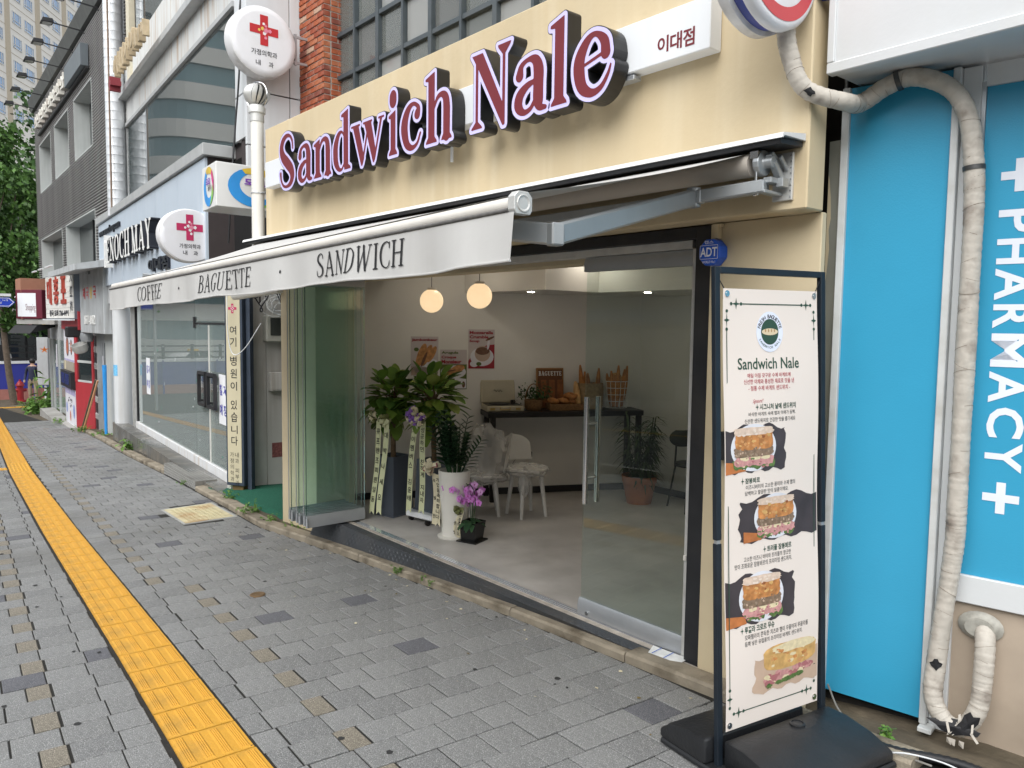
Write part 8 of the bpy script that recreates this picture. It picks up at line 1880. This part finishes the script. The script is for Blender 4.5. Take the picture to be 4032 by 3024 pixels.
# plants by the door
m_rub = [leafm('rubber_a', (0.125, 0.235, 0.030)), leafm('rubber_b', (0.17, 0.27, 0.04)), leafm('rubber_c', (0.085, 0.18, 0.03)), leafm('rubber_d', (0.26, 0.32, 0.07))]
def big_leaf(mb, base, d, L_, w, droop, n=5):
    d = d.normalized(); side = d.cross(Vector((0, 0, 1))).normalized(); up = side.cross(d); vs = []
    for i in range(n + 1):
        t = i / n; c = base + d * L_ * t - Vector((0, 0, droop * L_ * t * t)); ww = w * math.sin(math.pi * (t * .93 + .035)) ** .75
        vs += [c - side * ww + up * ww * .25, c, c + side * ww + up * ww * .25]
    mb.add(vs, [(i * 3 + j, i * 3 + j + 1, (i + 1) * 3 + j + 1, (i + 1) * 3 + j) for i in range(n) for j in (0, 1)])
def rubber_tree(name, label, c, z0, zc, rx, rz, seed, lean):
    t = thing(name, label, 'potted plant', c); q = random.Random(seed)
    for tag_ in (0,):
        cx, cy = c[0], c[1]
    g = MB(); pts = [Vector((cx, cy, z0 - .05)), Vector((cx + lean * .4, cy, z0 + .15)), Vector((cx + lean, cy, zc - .1)), Vector((cx + lean, cy, zc + .05))]
    g.tube(_cr([tuple(p) for p in pts], 5), .024, 9); g.build('trunk', [mat('trunk_brown', (0.15, 0.10, 0.055), 0.8, var=.3, scale=30)], t, smooth=50)
    C = Vector((cx + lean, cy, zc)); k = 0
    br_ = MB(); lv_ = []
    while k < 120:
        v = Vector((q.gauss(0, 1), q.gauss(0, 1), q.gauss(.05, .95))).normalized(); r_ = q.uniform(.25, .95)
        b = C + Vector((v.x * rx * r_ * .8, v.y * rx * r_ * .8, v.z * rz * r_ * .8)); d = (v + Vector((q.gauss(0, .35), q.gauss(0, .35), q.uniform(-.35, .45)))).normalized()
        if k % 4 == 0: br_.tube([C - Vector((0, 0, .08)), C.lerp(b, .5), b], [.008, .006, .004], 5)
        g = MB(); g.mi = 0; big_leaf(g, b, d, q.uniform(.13, .19), q.uniform(.045, .068), q.uniform(.02, .35)); g.build('leaf', [m_rub[q.choice([0, 0, 1, 1, 2, 3])]], t, smooth=50); k += 1
    br_.build('branches', [MATS['trunk_brown']], t)
    return t
m_pot = mat('planter_grey', (0.085, 0.10, 0.125), 0.6, var=.08, scale=4); m_soil = mat('soil', (0.03, 0.022, 0.016), 0.95, bump=.6)
def planter(par, cx, cy, z0, z1, wb_, wt, ang):
    M = Matrix.Translation((cx, cy, 0)) @ Matrix.Rotation(rad(ang), 4, 'Z'); g = MB(M); a, b = wb_ / 2, wt / 2
    vs = []
    for r_, z in ((a + .012, z0), (a + .012, z0 + .015), (a, z0 + .016), (b, z1), (b - .015, z1), (b - .02, z1 - .04)): vs += [(-r_, -r_, z), (r_, -r_, z), (r_, r_, z), (-r_, r_, z)]
    g.add(vs, [(i * 4 + j, i * 4 + (j + 1) % 4, (i + 1) * 4 + (j + 1) % 4, (i + 1) * 4 + j) for i in range(5) for j in range(4)] + [(3, 2, 1, 0)]); g.build('planter', [m_pot], par)
    MB(M).box(-b + .018, b - .018, -b + .018, b - .018, z1 - .06, z1 - .03).build('soil', [m_soil], par)
m_rib = mat('ribbon_green', (0.60, 0.62, 0.38), 0.5, var=.04, scale=4); m_ribc = mat('ribbon_cream', (0.66, 0.60, 0.42), 0.5, var=.04); m_ribp = mat('ribbon_purple', (0.22, 0.10, 0.42), 0.4); m_ribd = mat('ribbon_olive', (0.16, 0.17, 0.06), 0.4); m_ribr = mat('ribbon_red', (0.30, 0.03, 0.06), 0.4)
def ribbon(par, top, bot, w, txt_, m, rows, tail=True, yofs=0.0):
    a, b = Vector(top), Vector(bot); U = Vector((.97, .24, 0)).normalized(); n = 16; Nn = U.cross(Vector((0, 0, 1)))
    def P(u, t, o=0): return a.lerp(b, t) + U * (w * u) + Nn * (.012 * math.sin(t * 5 + a.x * 9) + o) - Vector((0, 0, 0))
    g = MB(); vs = []
    for i in range(n + 1):
        t = i / n
        for u in (-.5, 0, .5): vs.append(P(u, t) - (Vector((0, 0, (w * .5 if tail and i == n and u != 0 else 0)))))
    g.add(vs, [(i * 3 + j, (i + 1) * 3 + j, (i + 1) * 3 + j + 1, i * 3 + j + 1) for i in range(n) for j in (0, 1)]); rb = g.build('ribbon', [m], par, smooth=60)
    g = MB(); k = len(txt_); slot = 1.0 / rows
    for i, ch in enumerate(txt_):
        if ch == ' ': continue
        t = .06 + (i + .5) * (.86 / k); h = min(.86 / k * .42, w * .42 / (a - b).length); gg = MB(); T(gg, ch, (-.34, -1, .34, 1), (0, 0, 0), X3, Z3, 0, bold=.015)
        gg.v = [P(p.x, t - p.z * h, .003) for p in gg.v]; g.v, g.f, g.m = g.v, g.f, g.m
        o = len(g.v); g.v += gg.v; g.f += [tuple(x + o for x in f) for f in gg.f]; g.m += [0] * len(gg.f)
    g.build('ribbon_lettering', [m_txt], rb, kind='stuff')
def bow(par, c, r_, mats, seed):
    q = random.Random(seed); g = MB(); c = Vector(c)
    for k in range(18):
        g.mi = q.randrange(len(mats)); d = Vector((q.gauss(0, 1), q.gauss(-.7, .6), q.gauss(0, .8))).normalized(); s_ = d.cross(Vector((q.random(), q.random(), 1))).normalized(); w_ = s_.cross(d).normalized() * r_ * .22; vs = []
        for i in range(9):
            a = math.pi * 2 * i / 8; p = c + d * r_ * (.55 - .5 * math.cos(a)) + s_ * r_ * .28 * math.sin(a); vs += [p - w_, p + w_]
        g.add(vs, [(2 * i, 2 * i + 1, 2 * i + 3, 2 * i + 2) for i in range(8)])
    g.build('bow', mats, par, smooth=60, kind='stuff')
p1_ = rubber_tree('rubber_plant', 'left rubber plant in tall grey planter with two green ribbons and olive bow', (-6.16, 3.78, FZ), .45, 1.02, .29, .33, 5, .0)
planter(p1_, -6.16, 3.78, FZ, .49, .27, .235, 14)
ribbon(p1_, (-6.02, 3.55, .84), (-6.115, 3.53, 0.0), .062, '큐프렌즈회원일동', m_rib, 8); ribbon(p1_, (-5.90, 3.55, .84), (-5.99, 3.53, .02), .062, '대박나세요', m_rib, 6)
bow(p1_, (-6.09, 3.56, .87), .075, [m_ribd, m_ribc], 3); bow(p1_, (-5.93, 3.56, .86), .07, [m_ribd, m_rib], 4)
p2_ = rubber_tree('rubber_plant', 'right rubber plant in grey planter on white castors with purple bow', (-5.70, 3.93, FZ), .45, 1.06, .32, .34, 8, -.03)
planter(p2_, -5.70, 3.93, .04, .50, .25, .225, 10)
ribbon(p2_, (-5.63, 3.68, .87), (-5.725, 3.66, .07), .062, '케이멤버스 김윤태', m_rib, 8); ribbon(p2_, (-5.50, 3.68, .88), (-5.515, 3.66, .10), .062, '성공하면 친하게 지내자', m_rib, 9)
bow(p2_, (-5.60, 3.66, .92), .085, [m_ribc, m_ribp, m_ribp], 6); bow(p2_, (-5.51, 3.66, .90), .07, [m_ribp, m_ribc], 7)
tr = thing('planter_trolley', 'small white plant trolley on black castors', 'trolley', (-5.70, 3.93, FZ))
MB(Matrix.Translation((-5.70, 3.93, 0)) @ Matrix.Rotation(rad(10), 4, 'Z')).box(-.165, .165, -.20, .165, -.012, .039).build('platform', [m_sgw], tr, bev=.008)
for dx in (-.13, .13):
    for dy in (-.16, .13): g = MB(); g.lathe([(.01, -.014), (.026, -.012), (.026, .012), (.01, .014)], (-5.70 + dx, 3.93 + dy, FZ + .026), 14, 'x'); g.build('castor', [m_tb], tr, smooth=40)
# zz plant
zz = thing('zz_plant', 'dark glossy leaved plant in tall white round pot with cream bow', 'potted plant', (-5.16, 3.76, FZ))
g = MB(); g.lathe([(.135, FZ), (.14, FZ + .012), (.12, FZ + .02), (.105, FZ + .02), (.105, FZ + .05), (.135, .50), (.122, .50), (.12, .44), (1e-6, .44)], (-5.16, 3.76, 0), 30); g.build('pot', [mat('pot_white', (0.72, 0.70, 0.64), 0.45, var=.03)], zz, smooth=40)
m_zz = [leafm('zz_a', (0.018, 0.055, 0.022)), leafm('zz_b', (0.025, 0.070, 0.026))]; q = random.Random(6)
for k in range(20):
    a = q.uniform(0, 6.28); sp = q.uniform(.03, .19); h = q.uniform(.30, .54); b0 = Vector((-5.16 + .04 * math.cos(a), 3.76 + .04 * math.sin(a), .44)); tp_ = Vector((-5.16 + sp * math.cos(a) * 1.35, 3.76 + sp * math.sin(a), .44 + h)); g = MB(); g.tube([b0, b0.lerp(tp_, .5) + Vector((0, 0, .03)), tp_], [.007, .006, .003], 6)
    d0 = (tp_ - b0).normalized(); sd_ = d0.cross(Vector((q.gauss(0, 1), q.gauss(0, 1), 0))).normalized()
    for j in range(9):
        t = .25 + .75 * j / 8; p = b0.lerp(tp_, t)
        for s_ in (-1, 1): big_leaf(g, p, d0 * .8 + sd_ * s_, 0.10 * (1.1 - .4 * t), .023, .1, 3)
    g.build('leaf_stalk', [m_zz[k % 2]], zz, smooth=50)
ribbon(zz, (-5.245, 3.645, .46), (-5.20, 3.63, .06), .055, '개업을축하합니다', m_ribc, 8); ribbon(zz, (-5.31, 3.66, .46), (-5.29, 3.65, .03), .04, '축 발 전', m_ribc, 8, False)
bow(zz, (-5.30, 3.63, .52), .075, [m_ribc, m_ribc, m_ribr], 9)
# orchid
oc2 = thing('orchid', 'pink orchid in small square black pot on the floor', 'potted plant', (-4.96, 3.80, FZ))
M_o = Matrix.Translation((-4.96, 3.80, 0)) @ Matrix.Rotation(rad(20), 4, 'Z')
g = MB(M_o); vs = []
for r_, z in ((.095, FZ), (.095, FZ + .012), (.065, FZ + .014), (.082, .10), (.072, .10), (.07, .08)): vs += [(-r_, -r_, z), (r_, -r_, z), (r_, r_, z), (-r_, r_, z)]
g.add(vs, [(i * 4 + j, i * 4 + (j + 1) % 4, (i + 1) * 4 + (j + 1) % 4, (i + 1) * 4 + j) for i in range(5) for j in range(4)] + [(20, 21, 22, 23)]); g.build('pot', [mat('pot_black', (0.012, 0.012, 0.012), 0.25)], oc2)
m_orc = [mat('orchid_pink', (0.58, 0.20, 0.58), 0.5, var=.2, scale=40), mat('orchid_light', (0.68, 0.36, 0.68), 0.5, var=.2, scale=40), mat('orchid_throat', (0.38, 0.03, 0.25), 0.5)]
q = random.Random(10)
for k in range(130):
    c = Vector((-5.08 + q.gauss(0, .105), 3.79 + q.gauss(0, .05), .335 + q.gauss(0, .04) - .0)); n_ = Vector((q.gauss(.15, .4), -1, q.gauss(.1, .3))).normalized(); u_ = n_.cross(Vector((0, 0, 1))).normalized(); v_ = u_.cross(n_); g = MB()
    for j in range(5): 
        a = math.pi / 2 + j * 1.2566; d = u_ * math.cos(a) + v_ * math.sin(a); s_ = u_ * -math.sin(a) + v_ * math.cos(a); w_ = .019 if j in (1, 4) else .011; L_ = .034; g.mi = k % 2
        g.add([c, c + d * L_ * .55 + s_ * w_ + n_ * .004, c + d * L_ + n_ * .002, c + d * L_ * .55 - s_ * w_ + n_ * .004], [(0, 1, 2), (0, 2, 3)])
    g.mi = 2; g.poly([c + n_ * .006 + (u_ * math.cos(a) + v_ * math.sin(a)) * .007 for a in (0, 1.26, 2.5, 3.8, 5.0)]); g.build('flower', m_orc, oc2)
g = MB()
for dx in (-.04, 0, .05): g.tube(_cr([(-4.96 + dx * .3, 3.80, .08), (-4.97 + dx, 3.80, .30), (-5.03 + dx, 3.79, .40), (-5.10 + dx, 3.78, .35)], 5), .004, 5)
g.build('stems', [m_zz[1]], oc2)
for k in range(7):
    a = q.uniform(0, 6.28); g = MB(); big_leaf(g, Vector((-4.96, 3.80, .09)), Vector((math.cos(a), math.sin(a), .5)), q.uniform(.13, .2), .03, .7); g.build('leaf', [m_zz[k % 2]], oc2, smooth=50)
for x, tx in ((-5.055, '축 개 업'), (-4.995, '번창하세요')): ribbon(oc2, (x, 3.715, .19), (x - .03, 3.70, -.04), .04, tx, m_ribc, 5, False)
bow(oc2, (-5.03, 3.72, .20), .05, [m_ribd], 12)
# wrapped white chairs
m_chair = mat('chair_white', (0.64, 0.63, 0.60), 0.5, var=.03)
m_wrapf = bpy.data.materials.new('plastic_wrap'); m_wrapf.use_nodes = True; nt = m_wrapf.node_tree; pb = nt.nodes['Principled BSDF']; pb.inputs['Base Color'].default_value = (.75, .74, .71, 1); pb.inputs['Roughness'].default_value = .25
trn = nt.nodes.new('ShaderNodeBsdfTransparent'); mxs = nt.nodes.new('ShaderNodeMixShader'); mxs.inputs[0].default_value = .34; nt.links.new(trn.outputs[0], mxs.inputs[1]); nt.links.new(pb.outputs[0], mxs.inputs[2]); nt.links.new(mxs.outputs[0], nt.nodes['Material Output'].inputs[0])
def wrap(par, c, rx, ry, rz, seed):
    q = random.Random(seed); g = MB(); n, m_ = 30, 16; ph = [q.uniform(0, 6.28) for _ in range(8)]; vs = []
    for i in range(m_ + 1):
        for j in range(n):
            th, f = math.pi * i / m_, 2 * math.pi * j / n; k = 1 + .10 * math.sin(5 * f + 3 * th + ph[0]) + .07 * math.sin(9 * f - 5 * th + ph[1]) + .05 * math.sin(14 * th + 3 * f + ph[2]) + q.uniform(-.03, .03)
            vs.append((c[0] + rx * k * math.sin(th) * math.cos(f), c[1] + ry * k * math.sin(th) * math.sin(f), c[2] - rz * k * math.cos(th)))
    g.add(vs, [(i * n + j, i * n + (j + 1) % n, (i + 1) * n + (j + 1) % n, (i + 1) * n + j) for i in range(m_) for j in range(n)]); return g.build('plastic_bag', [m_wrapf], par, smooth=40)
def chair(label, cx, cy, zs, back, ang, wr):
    t = thing('wrapped_chair', label, 'chair', (cx, cy, FZ), ang, group='white chairs still in plastic')
    M = WM[t.name]
    g = MB(M); g.lathe([(1e-6, zs - FZ - .02), (.19, zs - FZ - .02), (.205, zs - FZ - .008), (.2, zs - FZ + .004), (1e-6, zs - FZ + .004)], (0, 0, 0), 26); g.build('seat', [m_chair], t, smooth=40)
    for k in range(4):
        a = rad(45 + 90 * k); g = MB(M); g.tube([(.13 * math.cos(a), .13 * math.sin(a), zs - FZ - .02), (.19 * math.cos(a), .19 * math.sin(a), .0)], [.024, .016], 10); g.build('leg', [m_chair], t, smooth=50)
    if back:
        g = MB(M); g.grid(lambda u, v: (.17 * math.sin((u - .5) * 2.4), .14 + .08 * math.cos((u - .5) * 2.4) + .04 * v, zs - FZ + .04 + back * v * (1 - .35 * (2 * u - 1) ** 2 * v)), 16, 8); g.build('backrest', [m_chair], t, smooth=60)
    for (x, y, z, a, b, c_, s_) in wr: wrap(t, (cx + x, cy + y, z), a, b, c_, s_)
    return t
chair('white round seated chair with high back bundled in crinkled plastic', -5.62, 4.44, .325, .34, -35, ((-.02, .02, .50, .24, .2, .26, 3), (0, 0, .30, .235, .22, .07, 4)))
chair('lower white round stool with plastic hanging from its seat', -5.33, 4.72, .39, .24, 80, ((.02, -.02, .37, .2, .2, .06, 5), (.10, -.12, .28, .06, .05, .13, 6)))
# terracotta pot with spiky plant
tp_ = thing('spiky_plant', 'tall spiky dark plant in terracotta pot behind the glass door', 'potted plant', (-5.03, 5.98, FZ))
g = MB(); g.lathe([(.125, FZ), (.165, .15), (.175, .15), (.18, .215), (.165, .215), (.155, .17), (1e-6, .17)], (-5.03, 5.98, 0), 28); g.build('pot', [mat('terracotta', (0.40, 0.145, 0.065), 0.75, var=.1)], tp_, smooth=40)
q = random.Random(16); m_sp = [leafm('spiky_a', (0.035, 0.065, 0.022)), leafm('spiky_b', (0.05, 0.08, 0.03))]
stems = []
for k in range(9):
    a = q.uniform(0, 6.28); b0 = Vector((-5.03 + .07 * math.cos(a), 5.98 + .07 * math.sin(a), .17)); b1 = Vector((-5.03 + .16 * math.cos(a), 5.98 + .14 * math.sin(a), q.uniform(.55, .86))); g = MB(); g.tube([b0, b1], .006, 6)
    for j in range(60):
        t = j / 59; p = b0.lerp(b1, t); aa = q.uniform(0, 6.28); d = Vector((math.cos(aa), math.sin(aa), q.uniform(-.3, .6))); big_leaf(g, p, d, q.uniform(.12, .21), .009, .5, 3)
    g.build('leaf_stalk', [m_sp[k % 2]], tp_)
# dark chair at the back right
dch = thing('dark_chair', 'dark green chair with slim metal legs at the back right', 'chair', (-4.5, 6.2, FZ))
m_dc = mat('chair_dark', (0.020, 0.026, 0.022), 0.5)
Md = Matrix.Translation((-4.52, 6.17, 0)) @ Matrix.Rotation(rad(66), 4, 'Z')
g = MB(Md); g.lathe([(1e-6, .365), (.17, .365), (.18, .38), (.17, .395), (1e-6, .395)], (0, 0, 0), 22); g.build('seat', [m_dc], dch, smooth=40)
g = MB(Md); g.grid(lambda u, v: ((u - .5) * .30 * math.sqrt(max(.05, 1 - (2 * v - 1) ** 2 * .75)), .19 + .02 * v - .03 * math.cos((u - .5) * 3), .53 + .16 * v), 12, 8); g.grid(lambda u, v: ((u - .5) * .30 * math.sqrt(max(.05, 1 - (2 * v - 1) ** 2 * .75)), .205 + .02 * v - .03 * math.cos((u - .5) * 3), .53 + .16 * v), 12, 8); g.build('backrest', [m_dc], dch, smooth=60)
for sx in (-1, 1):
    g = MB(Md); g.tube(_cr([(sx * .08, .19, .60), (sx * .10, .17, .40), (sx * .13, .12, .355)], 5), .010, 7); g.build('back_tube', [m_dc], dch, smooth=50)
    for sy in (-1, 1): g = MB(Md); g.tube([(sx * .12, sy * .12, .365), (sx * .17, sy * .18, FZ)], .010, 7); g.build('leg', [m_dc], dch, smooth=50)
